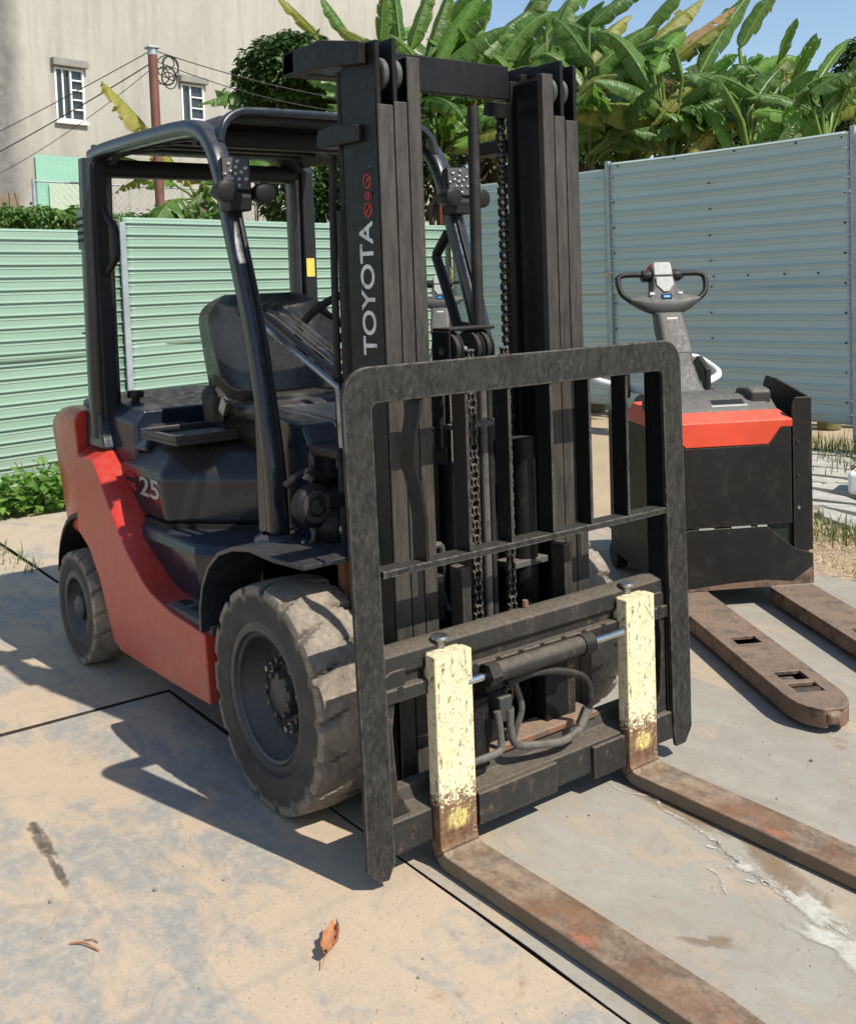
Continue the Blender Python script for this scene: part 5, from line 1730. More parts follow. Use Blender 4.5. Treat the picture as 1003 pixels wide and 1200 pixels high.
# ------------------------------------------------------------------ vegetation
def leaf_mesh(crown, base, tip, width, sag, roll, tear, seed, fold=.35):
    """banana leaf: petiole from crown to base, blade from base to tip along a sagging rib, side strips torn apart"""
    rnd = random.Random(seed)
    crown, base, tip = Vector(crown), Vector(base), Vector(tip)
    L = (tip - base).length
    kf = min(.9, max(.1, .45 + roll * .6))
    hint = (Vector((0, 0, 1)) * (1 - kf) + Vector((.77, -.57, .25)) * kf).normalized()
    roll = rnd.uniform(-.25, .25)
    mid = base.lerp(tip, .55) + Vector((0, 0, sag * L))
    n = 26
    rib = []
    for i in range(n + 1):
        t = i / n
        rib.append(base * (1 - t) ** 2 + mid * 2 * t * (1 - t) + tip * t * t)
    vs, fs, uv = [], [], []

    def put(v, u, w):
        vs.append(tuple(v)); uv.append((u, w)); return len(vs) - 1
    # petiole and rib as a thin ridge
    pr = [crown, crown.lerp(base, .5) + Vector((0, 0, .03 * L))] + rib
    m = len(pr)
    ringi = []
    for i, p in enumerate(pr):
        t = (pr[min(i + 1, m - 1)] - pr[max(i - 1, 0)]).normalized()
        a = t.cross(Vector((0, 0, 1)))
        if a.length < .05:
            a = Vector((1, 0, 0))
        a.normalize()
        b = a.cross(t)
        r = .017 * (1 - i / (m - 1)) + .004
        ringi.append([put(p + a * r, .5, 0), put(p - b * r, .5, 0), put(p - a * r, .5, 0)])
    for i in range(m - 1):
        for k in range(3):
            fs.append((ringi[i][k], ringi[i][(k + 1) % 3], ringi[i + 1][(k + 1) % 3], ringi[i + 1][k]))
    # blade
    for side in (-1, 1):
        i = 0
        cuts = []
        while i < n:
            g = rnd.randint(1, 3) if rnd.random() < tear else rnd.randint(4, 8)
            cuts.append((i, min(n, i + g)))
            i += g
        for a0, a1 in cuts:
            dang = rnd.uniform(-.25, .45) * (tear + .15) * 1.5
            shr = 1 - rnd.random() ** 3 * .35 * (tear + .1)
            gap = .10 * tear * rnd.random()
            shift = rnd.uniform(-.2, .2) * tear * L / n * 3
            rows = []
            steps = max(2, (a1 - a0) * 3)
            for s_ in range(steps + 1):
                tt_ = (a0 + (a1 - a0) * s_ / steps) / n
                k = min(n - 1, int(tt_ * n))
                fr = tt_ * n - k
                p = rib[k].lerp(rib[k + 1], fr)
                tg = (rib[min(n, k + 1)] - rib[max(0, k - 1)]).normalized()
                sd = tg.cross(hint)
                if sd.length < .05:
                    sd = Vector((0, 1, 0))
                sd.normalize()
                nm = sd.cross(tg).normalized()
                # roll about the rib
                c_, s2 = cos(roll), sin(roll)
                sdr = sd * c_ + nm * s2
                nmr = nm * c_ - sd * s2
                w = width * (1 - math.exp(-tt_ * 13 - .06)) * max(.03, 1 - tt_ ** 4.5) * (.94 + .06 * sin(tt_ * 23 + seed))
                w *= shr
                row = []
                for j in range(4):
                    q = j / 3
                    ang = -.12 - fold * .9 + dang * q - q * q * .45
                    ed = (s_ / steps - .5) * 2
                    off = side * sdr * (w * q * cos(ang)) + nmr * (w * q * sin(ang)) + tg * (w * q * .22 + shift * q - ed * gap * q * w)
                    wav = nmr * (.02 * width * sin(tt_ * 40 + seed) * q + .055 * width * q * ((s_ % 2) * 2 - 1) * (1 - .4 * q))
                    row.append(put(p + off + wav, tt_, side * q))
                rows.append(row)
            for s_ in range(len(rows) - 1):
                for j in range(3):
                    f = (rows[s_][j], rows[s_][j + 1], rows[s_ + 1][j + 1], rows[s_ + 1][j])
                    fs.append(f if side > 0 else f[::-1])
    return vs, fs, uv


def add_leaf(parent, crown, base, tip, width, sag=.1, roll=0, tear=.5, mat=None, seed=0, fold=.35, name='leaf'):
    o = Vector(parent.location)
    vs, fs, uv = leaf_mesh(Vector(crown) - o, Vector(base) - o, Vector(tip) - o, width, sag, roll, tear, seed, fold)
    me = bpy.data.meshes.new(name)
    me.from_pydata(vs, [], fs)
    ul = me.uv_layers.new(name='uv')
    idx = [0] * len(me.loops)
    me.loops.foreach_get('vertex_index', idx)
    flat = []
    for i in idx:
        flat += uv[i]
    ul.data.foreach_set('uv', flat)
    me.materials.append(mat or m_leafg)
    for p in me.polygons:
        p.use_smooth = True
    ob = bpy.data.objects.new(name, me)
    col.objects.link(ob)
    ob.parent = parent
    return ob


def banana(loc, h, label, nrand, seed, spread=1.5, dry=True, zlo=.1, zhi=1.1):
    rnd = random.Random(seed)
    r = tag(empty('banana_plant', loc), label, 'banana plant', 'banana plants behind the fences')
    MB().tube([(0, 0, 0), (.02, .01, h * .5), (0, 0, h)], [.11, .09, .06], 12).build('stem', m_stem, r, smooth=60)
    if dry:
        sk = MB()
        for k in range(16):
            a = rnd.uniform(0, 6.28)
            p0 = Vector((.06 * cos(a), .06 * sin(a), h * rnd.uniform(.8, 1.0)))
            ln = rnd.uniform(.5, 1.0)
            pts = [p0, p0 + Vector((.16 * cos(a), .16 * sin(a), -ln * .35)), p0 + Vector((.17 * cos(a + .2), .17 * sin(a + .2), -ln))]
            P = bez(pts, 4)
            tgt = Vector((-sin(a), cos(a), 0))
            vs = []
            for i, p in enumerate(P):
                ww = .05 * (1 - .6 * i / len(P)) * rnd.uniform(.7, 1.2)
                vs += [p - tgt * ww, p + tgt * ww]
            sk.add(vs, [(2 * i, 2 * i + 1, 2 * i + 3, 2 * i + 2) for i in range(len(P) - 1)])
        sk.build('dry_skirt', m_dryfib, r, smooth=0, recalc=False)
    k, tries = 0, 0
    while k < nrand and tries < nrand * 8:
        tries += 1
        az = rnd.uniform(0, 6.28)
        el = rnd.uniform(zlo, zhi)
        ln = rnd.uniform(1.2, 2.1) * spread / 1.5
        cr = Vector(loc) + Vector((0, 0, h - .05))
        d = Vector((cos(az) * cos(el), sin(az) * cos(el), sin(el)))
        bs = cr + d * rnd.uniform(.2, .4) + Vector((0, 0, .05))
        tp = bs + d * ln + Vector((0, 0, -ln * rnd.uniform(.15, .6)))
        ok = True
        for X in (bs, bs.lerp(tp, .5), tp):
            infr = (X - Vector((-6.85, 5.55, 0))).dot(Vector((-.101, .995, 0))) < .3 and X.x > -6.9 or (X - Vector((-5.85, .26, 0))).dot(Vector((.982, .187, 0))) > -.3
            if infr and (X.z < 2.95 or (X - Vector((-6.85, 5.55, 0))).dot(Vector((-.101, .995, 0))) < -.5):
                ok = False
        if not ok:
            continue
        k += 1
        mt = rnd.choices([m_leafg, m_leafy, m_leafb], [.76, .12, .12])[0]
        add_leaf(r, cr, bs, tp, rnd.uniform(.18, .27), rnd.uniform(.1, .3), rnd.uniform(-.5, .5), rnd.uniform(.3, .9), mt, seed * 100 + k)
    return r


PLANTS = {}
PLANTS[232] = banana((-7.79, 2.94, 0), 2.48, 'banana plant with a torn drooping leaf left of the rusty pole, over the mint fence', 6, 10, 1.00, zlo=-0.10, zhi=0.90)
PLANTS[316] = banana((-9.49, 4.76, 0), 3.55, 'small banana plant with one upright leaf seen above the overhead guard', 5, 11, 0.90, zlo=-0.10, zhi=0.90)
PLANTS[395] = banana((-8.77, 5.34, 0), 3.90, 'banana plant with a yellowing leaf left of the mast top', 6, 12, 1.20, zlo=-0.10, zhi=0.90)
PLANTS[470] = banana((-8.05, 5.79, 0), 3.51, 'tall banana plant directly behind the mast', 16, 13, 1.40, zlo=-0.10, zhi=0.90)
PLANTS[515] = banana((-7.36, 5.83, 0), 2.97, 'banana plant with pale stalks seen between the mast rails', 15, 14, 1.20, zlo=-0.10, zhi=0.90)
PLANTS[575] = banana((-8.15, 7.31, 0), 3.51, 'banana plant with a big bright leaf at the top of the frame', 17, 15, 1.50, zlo=-0.10, zhi=0.90)
PLANTS[640] = banana((-6.76, 6.98, 0), 3.15, 'banana plant just right of the mast, above the fence', 16, 16, 1.40, zlo=-0.10, zhi=0.62)
PLANTS[690] = banana((-5.82, 6.74, 0), 2.78, 'banana plant with a long drooping grey green leaf', 16, 17, 1.30, zlo=-0.10, zhi=0.62)
PLANTS[735] = banana((-6.10, 7.67, 0), 3.05, 'banana plant with yellow edged leaves reaching to the upper right', 16, 18, 1.40, zlo=-0.10, zhi=0.62)
PLANTS[785] = banana((-4.87, 6.97, 0), 2.64, 'banana plant behind the fence joint', 15, 19, 1.20, zlo=-0.10, zhi=0.62)
PLANTS[835] = banana((-4.76, 7.53, 0), 2.83, 'banana plant with two tall upright leaves against the sky', 15, 20, 1.20, zlo=-0.10, zhi=0.62)
PLANTS[880] = banana((-3.92, 7.06, 0), 2.58, 'banana plant with a rolled bright new leaf', 14, 21, 1.10, zlo=-0.10, zhi=0.62)
PLANTS[925] = banana((-3.79, 7.51, 0), 2.67, 'banana plant with a short upright leaf and yellow brown blade', 14, 22, 1.00, zlo=-0.10, zhi=0.62)
PLANTS[968] = banana((-3.10, 7.07, 0), 2.61, 'banana plant nearest the right fence post', 14, 23, 1.00, zlo=-0.10, zhi=0.62)
PLANTS[1030] = banana((-2.76, 7.39, 0), 2.50, 'banana plant at the right edge of the frame', 15, 24, 1.20, zlo=-0.10, zhi=0.62)
LEAVES = [
    (785, (-4.87, 6.97, 2.59), (-5.27, 7.32, 3.38), (-6.16, 6.61, 3.18), 0.183, 0.16, 0.40, 0.35, m_leafg),
    (735, (-6.10, 7.67, 3.00), (-5.93, 7.40, 3.78), (-6.03, 6.50, 3.33), 0.166, 0.12, 0.20, 0.30, m_leafy),
    (785, (-4.87, 6.97, 2.59), (-5.23, 7.21, 3.78), (-4.81, 8.05, 4.42), 0.145, 0.09, 0.00, 0.80, m_leafd),
    (785, (-4.87, 6.97, 2.59), (-5.10, 7.13, 3.70), (-4.49, 7.59, 4.18), 0.107, 0.09, 0.30, 0.80, m_leafy),
    (735, (-6.10, 7.67, 3.00), (-6.29, 7.74, 3.84), (-5.70, 8.67, 4.82), 0.199, 0.11, 0.20, 0.50, m_leafy),
    (640, (-6.76, 6.98, 3.10), (-6.82, 7.23, 4.29), (-6.22, 7.47, 4.74), 0.161, 0.14, 0.10, 0.20, m_leafg),
    (640, (-6.76, 6.98, 3.10), (-6.70, 7.14, 4.05), (-6.26, 7.49, 4.43), 0.146, 0.11, 0.30, 0.05, m_leafb),
    (835, (-4.76, 7.53, 2.78), (-5.03, 7.68, 3.71), (-4.92, 8.51, 4.69), 0.183, 0.10, 0.50, 0.15, m_leafg),
    (880, (-3.92, 7.06, 2.53), (-4.31, 7.43, 3.81), (-4.07, 7.74, 4.39), 0.149, 0.10, 0.60, 0.20, m_leafg),
    (925, (-3.79, 7.51, 2.62), (-3.89, 7.49, 3.60), (-3.62, 7.42, 3.97), 0.084, 0.09, 0.80, 0.30, m_leafg),
    (925, (-3.79, 7.51, 2.62), (-3.57, 7.27, 3.37), (-3.17, 7.05, 3.69), 0.086, 0.09, 0.70, 0.30, m_leafg),
    (925, (-3.79, 7.51, 2.62), (-3.78, 7.64, 3.44), (-3.51, 7.65, 3.78), 0.067, 0.09, 0.70, 0.20, m_leafb),
    (968, (-3.10, 7.07, 2.56), (-3.12, 7.01, 3.27), (-3.10, 7.51, 3.68), 0.077, 0.10, 0.60, 0.20, m_leafg),
    (880, (-3.92, 7.06, 2.53), (-3.98, 7.18, 3.32), (-3.73, 7.51, 3.62), 0.094, 0.08, 0.20, 0.90, m_leafy),
    (735, (-6.10, 7.67, 3.00), (-6.04, 7.50, 3.57), (-5.27, 7.74, 3.75), 0.142, 0.14, 0.20, 0.40, m_leafg),
    (785, (-4.87, 6.97, 2.59), (-4.80, 6.98, 3.46), (-4.18, 7.18, 3.52), 0.128, 0.14, 0.20, 0.40, m_leafg),
    (785, (-4.87, 6.97, 2.59), (-4.80, 7.21, 2.92), (-4.51, 8.21, 3.29), 0.141, 0.12, 0.30, 0.30, m_leafg),
    (925, (-3.79, 7.51, 2.62), (-4.01, 7.60, 2.93), (-3.30, 7.99, 3.15), 0.114, 0.12, 0.20, 0.30, m_leafy),
    (785, (-4.87, 6.97, 2.59), (-5.04, 7.47, 3.00), (-4.82, 8.11, 3.47), 0.146, 0.12, 0.30, 0.30, m_leafg),
    (925, (-3.79, 7.51, 2.62), (-4.05, 7.64, 3.03), (-3.86, 8.40, 3.49), 0.114, 0.11, 0.40, 0.40, m_leafg),
    (880, (-3.92, 7.06, 2.53), (-4.04, 7.41, 2.80), (-4.10, 7.64, 3.11), 0.062, 0.06, 1.20, 0.00, m_leafb),
    (735, (-6.10, 7.67, 3.00), (-5.96, 7.70, 2.84), (-5.74, 8.63, 3.55), 0.105, 0.10, 0.50, 0.60, m_leafy),
    (515, (-7.36, 5.83, 2.92), (-7.77, 6.20, 4.20), (-7.13, 6.52, 4.89), 0.230, 0.12, 0.30, 0.10, m_leafb),
    (575, (-8.15, 7.31, 3.46), (-8.56, 7.32, 4.43), (-8.00, 8.36, 5.31), 0.253, 0.12, 0.40, 0.15, m_leafg),
    (575, (-8.15, 7.31, 3.46), (-8.21, 7.35, 4.37), (-7.52, 8.26, 5.08), 0.234, 0.12, 0.30, 0.40, m_leafg),
    (640, (-6.76, 6.98, 3.10), (-6.94, 6.92, 4.15), (-6.63, 7.88, 4.83), 0.186, 0.12, 0.30, 0.40, m_leafg),
    (640, (-6.76, 6.98, 3.10), (-6.73, 7.19, 3.84), (-6.38, 8.06, 4.42), 0.173, 0.11, 0.30, 0.40, m_leafg),
    (690, (-5.82, 6.74, 2.73), (-5.82, 6.70, 3.68), (-5.54, 7.57, 4.33), 0.172, 0.11, 0.40, 0.20, m_leafg),
    (575, (-8.15, 7.31, 3.46), (-8.33, 7.88, 4.60), (-8.00, 8.23, 5.47), 0.225, 0.11, 0.40, 0.30, m_leafg),
    (640, (-6.76, 6.98, 3.10), (-6.88, 7.15, 4.45), (-6.73, 7.90, 5.17), 0.187, 0.11, 0.40, 0.30, m_leafg),
    (690, (-5.82, 6.74, 2.73), (-6.05, 7.02, 4.36), (-5.60, 7.53, 4.79), 0.164, 0.11, 0.30, 0.30, m_leafg),
    (735, (-6.10, 7.67, 3.00), (-5.94, 7.68, 4.21), (-5.48, 7.98, 4.78), 0.155, 0.11, 0.40, 0.40, m_leafg),
    (395, (-8.77, 5.34, 3.85), (-9.07, 5.39, 4.60), (-9.16, 4.73, 5.15), 0.127, 0.11, 0.30, 0.50, m_leafy),
    (395, (-8.77, 5.34, 3.85), (-9.02, 5.78, 4.65), (-9.05, 5.34, 5.18), 0.171, 0.11, -0.30, 0.40, m_leafg),
    (470, (-8.05, 5.79, 3.46), (-8.58, 5.89, 4.55), (-8.37, 5.84, 5.18), 0.154, 0.08, 0.80, 0.30, m_leafg),
    (470, (-8.05, 5.79, 3.46), (-8.46, 6.12, 4.51), (-8.61, 6.16, 5.28), 0.169, 0.08, 0.80, 0.20, m_leafg),
    (470, (-8.05, 5.79, 3.46), (-8.06, 5.96, 4.35), (-7.87, 6.18, 5.11), 0.177, 0.09, 0.60, 0.20, m_leafg),
    (515, (-7.36, 5.83, 2.92), (-7.64, 5.90, 4.16), (-7.48, 6.20, 5.02), 0.172, 0.09, 0.60, 0.30, m_leafg),
    (515, (-7.36, 5.83, 2.92), (-7.39, 5.66, 3.51), (-7.28, 5.33, 4.14), 0.168, 0.11, -0.50, 0.30, m_leafg),
    (515, (-7.36, 5.83, 2.92), (-7.49, 5.82, 3.53), (-7.40, 6.49, 4.07), 0.210, 0.11, 0.30, 0.30, m_leafg),
    (316, (-9.49, 4.76, 3.50), (-9.65, 4.85, 3.79), (-9.27, 4.70, 4.46), 0.114, 0.08, 1.00, 0.20, m_leafg),
    (316, (-9.49, 4.76, 3.50), (-9.76, 5.00, 3.79), (-9.82, 5.15, 4.17), 0.087, 0.07, 1.00, 0.10, m_leafb),
    (316, (-9.49, 4.76, 3.50), (-9.85, 5.00, 3.77), (-9.39, 5.09, 4.09), 0.102, 0.09, 0.50, 0.30, m_leafg),
    (232, (-7.79, 2.94, 2.43), (-7.98, 3.16, 2.68), (-8.14, 2.18, 2.55), 0.155, 0.31, 0.20, 0.95, m_leafy),
    (232, (-7.79, 2.94, 2.43), (-7.93, 3.09, 2.65), (-7.82, 2.81, 2.85), 0.118, 0.26, 0.20, 0.50, m_leafg),
    (232, (-7.79, 2.94, 2.43), (-7.59, 2.89, 2.61), (-7.69, 3.20, 2.81), 0.149, 0.26, 0.30, 0.50, m_leafg),
    (232, (-7.79, 2.94, 2.43), (-7.49, 2.84, 2.51), (-7.59, 2.58, 2.20), 0.113, 0.16, 0.40, 0.60, m_leafg),
    (232, (-7.79, 2.94, 2.43), (-8.09, 3.16, 2.57), (-7.69, 3.17, 2.18), 0.156, 0.16, 0.20, 0.50, m_leafg),
    (232, (-7.79, 2.94, 2.43), (-7.54, 2.93, 2.58), (-7.46, 3.44, 2.39), 0.149, 0.21, 0.30, 0.50, m_leafg),
    (232, (-7.79, 2.94, 2.43), (-7.75, 2.98, 2.56), (-7.89, 2.93, 2.22), 0.116, 0.16, 0.30, 0.50, m_leafg),
    (515, (-7.36, 5.83, 2.92), (-7.26, 5.83, 3.30), (-6.94, 6.06, 3.03), 0.168, 0.21, 0.30, 0.30, m_leafg),
    (515, (-7.36, 5.83, 2.92), (-7.43, 5.86, 3.38), (-7.32, 6.15, 3.63), 0.157, 0.16, 0.30, 0.20, m_leafb),
    (515, (-7.36, 5.83, 2.92), (-7.16, 5.60, 3.27), (-7.58, 5.58, 3.63), 0.140, 0.16, 0.30, 0.30, m_leafg),
    (515, (-7.36, 5.83, 2.92), (-7.20, 5.77, 3.19), (-7.00, 6.27, 3.59), 0.154, 0.16, 0.30, 0.30, m_leafg),
    (515, (-7.36, 5.83, 2.92), (-7.12, 5.53, 3.07), (-6.88, 5.63, 2.76), 0.152, 0.16, 0.30, 0.40, m_leafg),
    (690, (-5.82, 6.74, 2.73), (-6.07, 7.00, 3.11), (-5.63, 6.93, 2.67), 0.127, 0.16, 0.30, 0.40, m_leafg),
    (690, (-5.82, 6.74, 2.73), (-5.76, 6.55, 3.00), (-5.93, 6.44, 2.74), 0.122, 0.16, 0.30, 0.40, m_leafg),
    (690, (-5.82, 6.74, 2.73), (-5.74, 6.80, 3.15), (-5.08, 6.88, 2.84), 0.123, 0.16, 0.30, 0.40, m_leafg),
    (735, (-6.10, 7.67, 3.00), (-6.49, 8.03, 3.53), (-5.86, 8.23, 3.25), 0.137, 0.16, 0.30, 0.40, m_leafg),
    (835, (-4.76, 7.53, 2.78), (-4.61, 7.15, 3.19), (-4.31, 7.17, 2.85), 0.104, 0.16, 0.30, 0.40, m_leafg),
    (835, (-4.76, 7.53, 2.78), (-4.79, 7.81, 3.36), (-4.56, 8.34, 3.45), 0.109, 0.16, 0.30, 0.40, m_leafg),
    (880, (-3.92, 7.06, 2.53), (-3.86, 6.85, 2.98), (-3.95, 6.59, 3.38), 0.086, 0.11, 0.50, 0.50, m_leafg),
    (925, (-3.79, 7.51, 2.62), (-3.56, 7.25, 3.12), (-3.35, 7.35, 3.26), 0.086, 0.12, 0.40, 0.40, m_leafg),
    (925, (-3.79, 7.51, 2.62), (-3.98, 7.80, 3.14), (-4.12, 7.87, 3.61), 0.092, 0.10, 0.70, 0.50, m_leafy),
    (968, (-3.10, 7.07, 2.56), (-3.31, 7.51, 3.02), (-3.28, 7.83, 3.33), 0.086, 0.12, 0.40, 0.40, m_leafg),
    (968, (-3.10, 7.07, 2.56), (-3.31, 7.44, 2.94), (-3.53, 7.35, 3.25), 0.075, 0.11, 0.50, 0.40, m_leafg),
    (968, (-3.10, 7.07, 2.56), (-3.04, 7.23, 3.04), (-2.75, 7.14, 3.45), 0.083, 0.11, 0.50, 0.40, m_leafg),
    (735, (-6.10, 7.67, 3.00), (-6.11, 8.07, 3.78), (-6.08, 7.76, 4.20), 0.133, 0.10, 0.60, 0.40, m_leafg),
    (785, (-4.87, 6.97, 2.59), (-4.62, 6.90, 3.52), (-4.60, 6.75, 3.81), 0.103, 0.10, 0.60, 0.40, m_leafg),
    (690, (-5.82, 6.74, 2.73), (-6.18, 6.99, 3.51), (-6.13, 6.42, 3.75), 0.153, 0.16, 0.20, 0.40, m_leafg),
    (640, (-6.76, 6.98, 3.10), (-6.80, 7.17, 3.42), (-6.93, 6.75, 3.76), 0.161, 0.16, 0.20, 0.40, m_leafg),
    (640, (-6.76, 6.98, 3.10), (-7.01, 6.81, 3.63), (-6.94, 6.30, 3.88), 0.187, 0.16, 0.20, 0.40, m_leafg),
    (575, (-8.15, 7.31, 3.46), (-8.35, 7.88, 4.03), (-7.87, 8.08, 4.31), 0.211, 0.16, 0.20, 0.40, m_leafg),
    (470, (-8.05, 5.79, 3.46), (-8.13, 5.89, 3.20), (-7.54, 6.51, 3.86), 0.166, 0.29, 0.10, 0.48, m_leafg),
    (735, (-6.10, 7.67, 3.00), (-5.82, 7.41, 3.06), (-5.10, 8.35, 3.26), 0.111, 0.34, 0.41, 0.83, m_leafb),
    (575, (-8.15, 7.31, 3.46), (-7.85, 7.27, 3.52), (-7.95, 6.42, 3.97), 0.132, 0.21, 0.33, 0.86, m_leafy),
    (835, (-4.76, 7.53, 2.78), (-4.62, 7.13, 3.06), (-4.02, 7.35, 3.39), 0.111, 0.23, 0.55, 0.88, m_leafy),
    (925, (-3.79, 7.51, 2.62), (-3.70, 7.12, 2.70), (-3.36, 7.69, 3.17), 0.132, 0.38, 0.30, 0.84, m_leafg),
    (515, (-7.36, 5.83, 2.92), (-7.48, 5.80, 3.29), (-7.03, 7.04, 3.95), 0.117, 0.40, 0.35, 0.62, m_leafg),
    (835, (-4.76, 7.53, 2.78), (-5.14, 7.76, 2.88), (-4.76, 8.89, 3.25), 0.116, 0.26, 0.27, 0.86, m_leafg),
    (835, (-4.76, 7.53, 2.78), (-4.63, 7.42, 3.11), (-4.97, 6.78, 3.28), 0.120, 0.33, 0.58, 0.84, m_leafg),
    (735, (-6.10, 7.67, 3.00), (-5.86, 7.68, 2.78), (-6.24, 7.27, 3.73), 0.132, 0.37, 0.13, 0.44, m_leafg),
    (925, (-3.79, 7.51, 2.62), (-3.87, 7.69, 2.75), (-3.55, 8.47, 3.23), 0.111, 0.22, 0.27, 0.39, m_leafg),
    (575, (-8.15, 7.31, 3.46), (-8.25, 7.53, 3.04), (-7.59, 8.03, 3.83), 0.161, 0.19, 0.52, 0.47, m_leafy),
    (925, (-3.79, 7.51, 2.62), (-3.78, 7.49, 2.66), (-3.44, 7.90, 3.07), 0.110, 0.24, 0.11, 0.77, m_leafg),
    (880, (-3.92, 7.06, 2.53), (-3.69, 6.70, 2.55), (-2.99, 6.85, 2.59), 0.118, 0.27, 0.55, 0.88, m_leafg),
    (640, (-6.76, 6.98, 3.10), (-6.79, 6.94, 3.53), (-6.05, 7.25, 3.61), 0.164, 0.21, 0.26, 0.65, m_leafg),
    (785, (-4.87, 6.97, 2.59), (-5.02, 7.26, 3.20), (-4.38, 7.63, 3.35), 0.132, 0.34, 0.49, 0.83, m_leafg),
    (575, (-8.15, 7.31, 3.46), (-7.97, 7.07, 3.79), (-8.14, 6.30, 4.21), 0.167, 0.33, 0.12, 0.52, m_leafg),
    (735, (-6.10, 7.67, 3.00), (-5.91, 7.63, 3.29), (-5.40, 7.84, 3.76), 0.165, 0.31, 0.47, 0.63, m_leafg),
    (1030, (-2.76, 7.39, 2.45), (-2.95, 7.30, 2.91), (-2.62, 7.61, 3.35), 0.125, 0.26, 0.60, 0.52, m_leafb),
    (640, (-6.76, 6.98, 3.10), (-6.79, 6.78, 3.54), (-7.57, 5.85, 3.84), 0.148, 0.32, 0.36, 0.59, m_leafg),
    (735, (-6.10, 7.67, 3.00), (-5.90, 7.62, 3.22), (-5.64, 8.44, 3.50), 0.151, 0.34, 0.22, 0.60, m_leafy),
    (515, (-7.36, 5.83, 2.92), (-7.79, 6.08, 3.32), (-7.28, 7.06, 4.21), 0.145, 0.38, 0.41, 0.78, m_leafg),
    (925, (-3.79, 7.51, 2.62), (-3.87, 7.40, 2.80), (-4.14, 7.00, 3.44), 0.141, 0.32, 0.58, 0.80, m_leafg),
    (1030, (-2.76, 7.39, 2.45), (-2.94, 7.42, 3.10), (-2.38, 7.43, 3.24), 0.114, 0.25, 0.47, 0.87, m_leafg),
    (785, (-4.87, 6.97, 2.59), (-4.91, 6.95, 3.24), (-4.55, 7.38, 3.62), 0.133, 0.24, 0.26, 0.87, m_leafg),
    (690, (-5.82, 6.74, 2.73), (-5.68, 6.55, 2.82), (-4.78, 7.06, 3.02), 0.118, 0.39, 0.32, 0.61, m_leafg),
    (515, (-7.36, 5.83, 2.92), (-7.46, 6.29, 3.45), (-6.75, 6.95, 3.68), 0.172, 0.36, 0.45, 0.86, m_leafg),
    (575, (-8.15, 7.31, 3.46), (-8.15, 7.43, 3.43), (-9.13, 6.62, 3.74), 0.125, 0.20, 0.33, 0.52, m_leafg),
    (968, (-3.10, 7.07, 2.56), (-3.22, 7.27, 2.90), (-3.62, 6.59, 3.12), 0.092, 0.27, 0.21, 0.65, m_leafg),
    (925, (-3.79, 7.51, 2.62), (-4.07, 7.96, 2.74), (-3.68, 8.25, 3.45), 0.103, 0.34, 0.19, 0.77, m_leafb),
    (575, (-8.15, 7.31, 3.46), (-7.68, 7.27, 3.11), (-7.19, 8.13, 3.87), 0.142, 0.26, 0.41, 0.51, m_leafg),
    (575, (-8.15, 7.31, 3.46), (-7.87, 7.20, 3.73), (-8.36, 6.16, 3.96), 0.139, 0.19, 0.44, 0.62, m_leafg),
    (880, (-3.92, 7.06, 2.53), (-4.25, 7.27, 3.15), (-3.76, 8.06, 3.34), 0.132, 0.30, 0.51, 0.39, m_leafy),
    (690, (-5.82, 6.74, 2.73), (-5.82, 6.48, 3.39), (-5.22, 7.13, 3.77), 0.142, 0.22, 0.50, 0.82, m_leafg),
    (968, (-3.10, 7.07, 2.56), (-3.15, 7.24, 2.71), (-3.55, 6.59, 2.98), 0.132, 0.27, 0.57, 0.87, m_leafb),
    (925, (-3.79, 7.51, 2.62), (-3.68, 7.36, 3.19), (-3.29, 7.91, 3.34), 0.125, 0.38, 0.54, 0.64, m_leafg),
    (470, (-8.05, 5.79, 3.46), (-7.69, 5.64, 2.90), (-8.08, 4.76, 3.63), 0.134, 0.27, 0.37, 0.45, m_leafg),
    (925, (-3.79, 7.51, 2.62), (-3.72, 7.54, 2.99), (-3.59, 8.22, 3.15), 0.096, 0.23, 0.56, 0.41, m_leafg),
    (785, (-4.87, 6.97, 2.59), (-4.55, 6.86, 2.67), (-4.30, 7.48, 3.08), 0.130, 0.35, 0.23, 0.71, m_leafy),
    (785, (-4.87, 6.97, 2.59), (-4.85, 6.68, 3.04), (-4.45, 7.23, 3.45), 0.099, 0.31, 0.47, 0.79, m_leafy),
    (880, (-3.92, 7.06, 2.53), (-3.81, 7.13, 2.57), (-3.40, 7.52, 2.84), 0.122, 0.40, 0.21, 0.46, m_leafg),
    (575, (-8.15, 7.31, 3.46), (-8.46, 7.33, 3.20), (-7.90, 7.85, 3.64), 0.160, 0.27, 0.40, 0.70, m_leafg),
    (880, (-3.92, 7.06, 2.53), (-3.74, 6.82, 2.62), (-3.26, 6.84, 3.01), 0.129, 0.22, 0.55, 0.82, m_leafb),
    (640, (-6.76, 6.98, 3.10), (-6.81, 6.61, 3.35), (-7.38, 6.28, 3.97), 0.151, 0.23, 0.35, 0.46, m_leafg),
    (880, (-3.92, 7.06, 2.53), (-4.00, 7.30, 3.09), (-3.92, 7.99, 3.56), 0.105, 0.19, 0.31, 0.73, m_leafg),
    (640, (-6.76, 6.98, 3.10), (-6.99, 7.04, 2.96), (-6.99, 6.29, 3.44), 0.142, 0.39, 0.42, 0.56, m_leafg),
    (575, (-8.15, 7.31, 3.46), (-8.51, 7.17, 3.58), (-7.90, 8.31, 4.16), 0.160, 0.35, 0.42, 0.36, m_leafg),
    (785, (-4.87, 6.97, 2.59), (-5.11, 7.14, 3.21), (-4.60, 7.74, 3.62), 0.111, 0.25, 0.21, 0.53, m_leafy),
    (575, (-8.15, 7.31, 3.46), (-7.96, 7.46, 3.67), (-8.60, 6.45, 4.03), 0.131, 0.21, 0.48, 0.57, m_leafg),
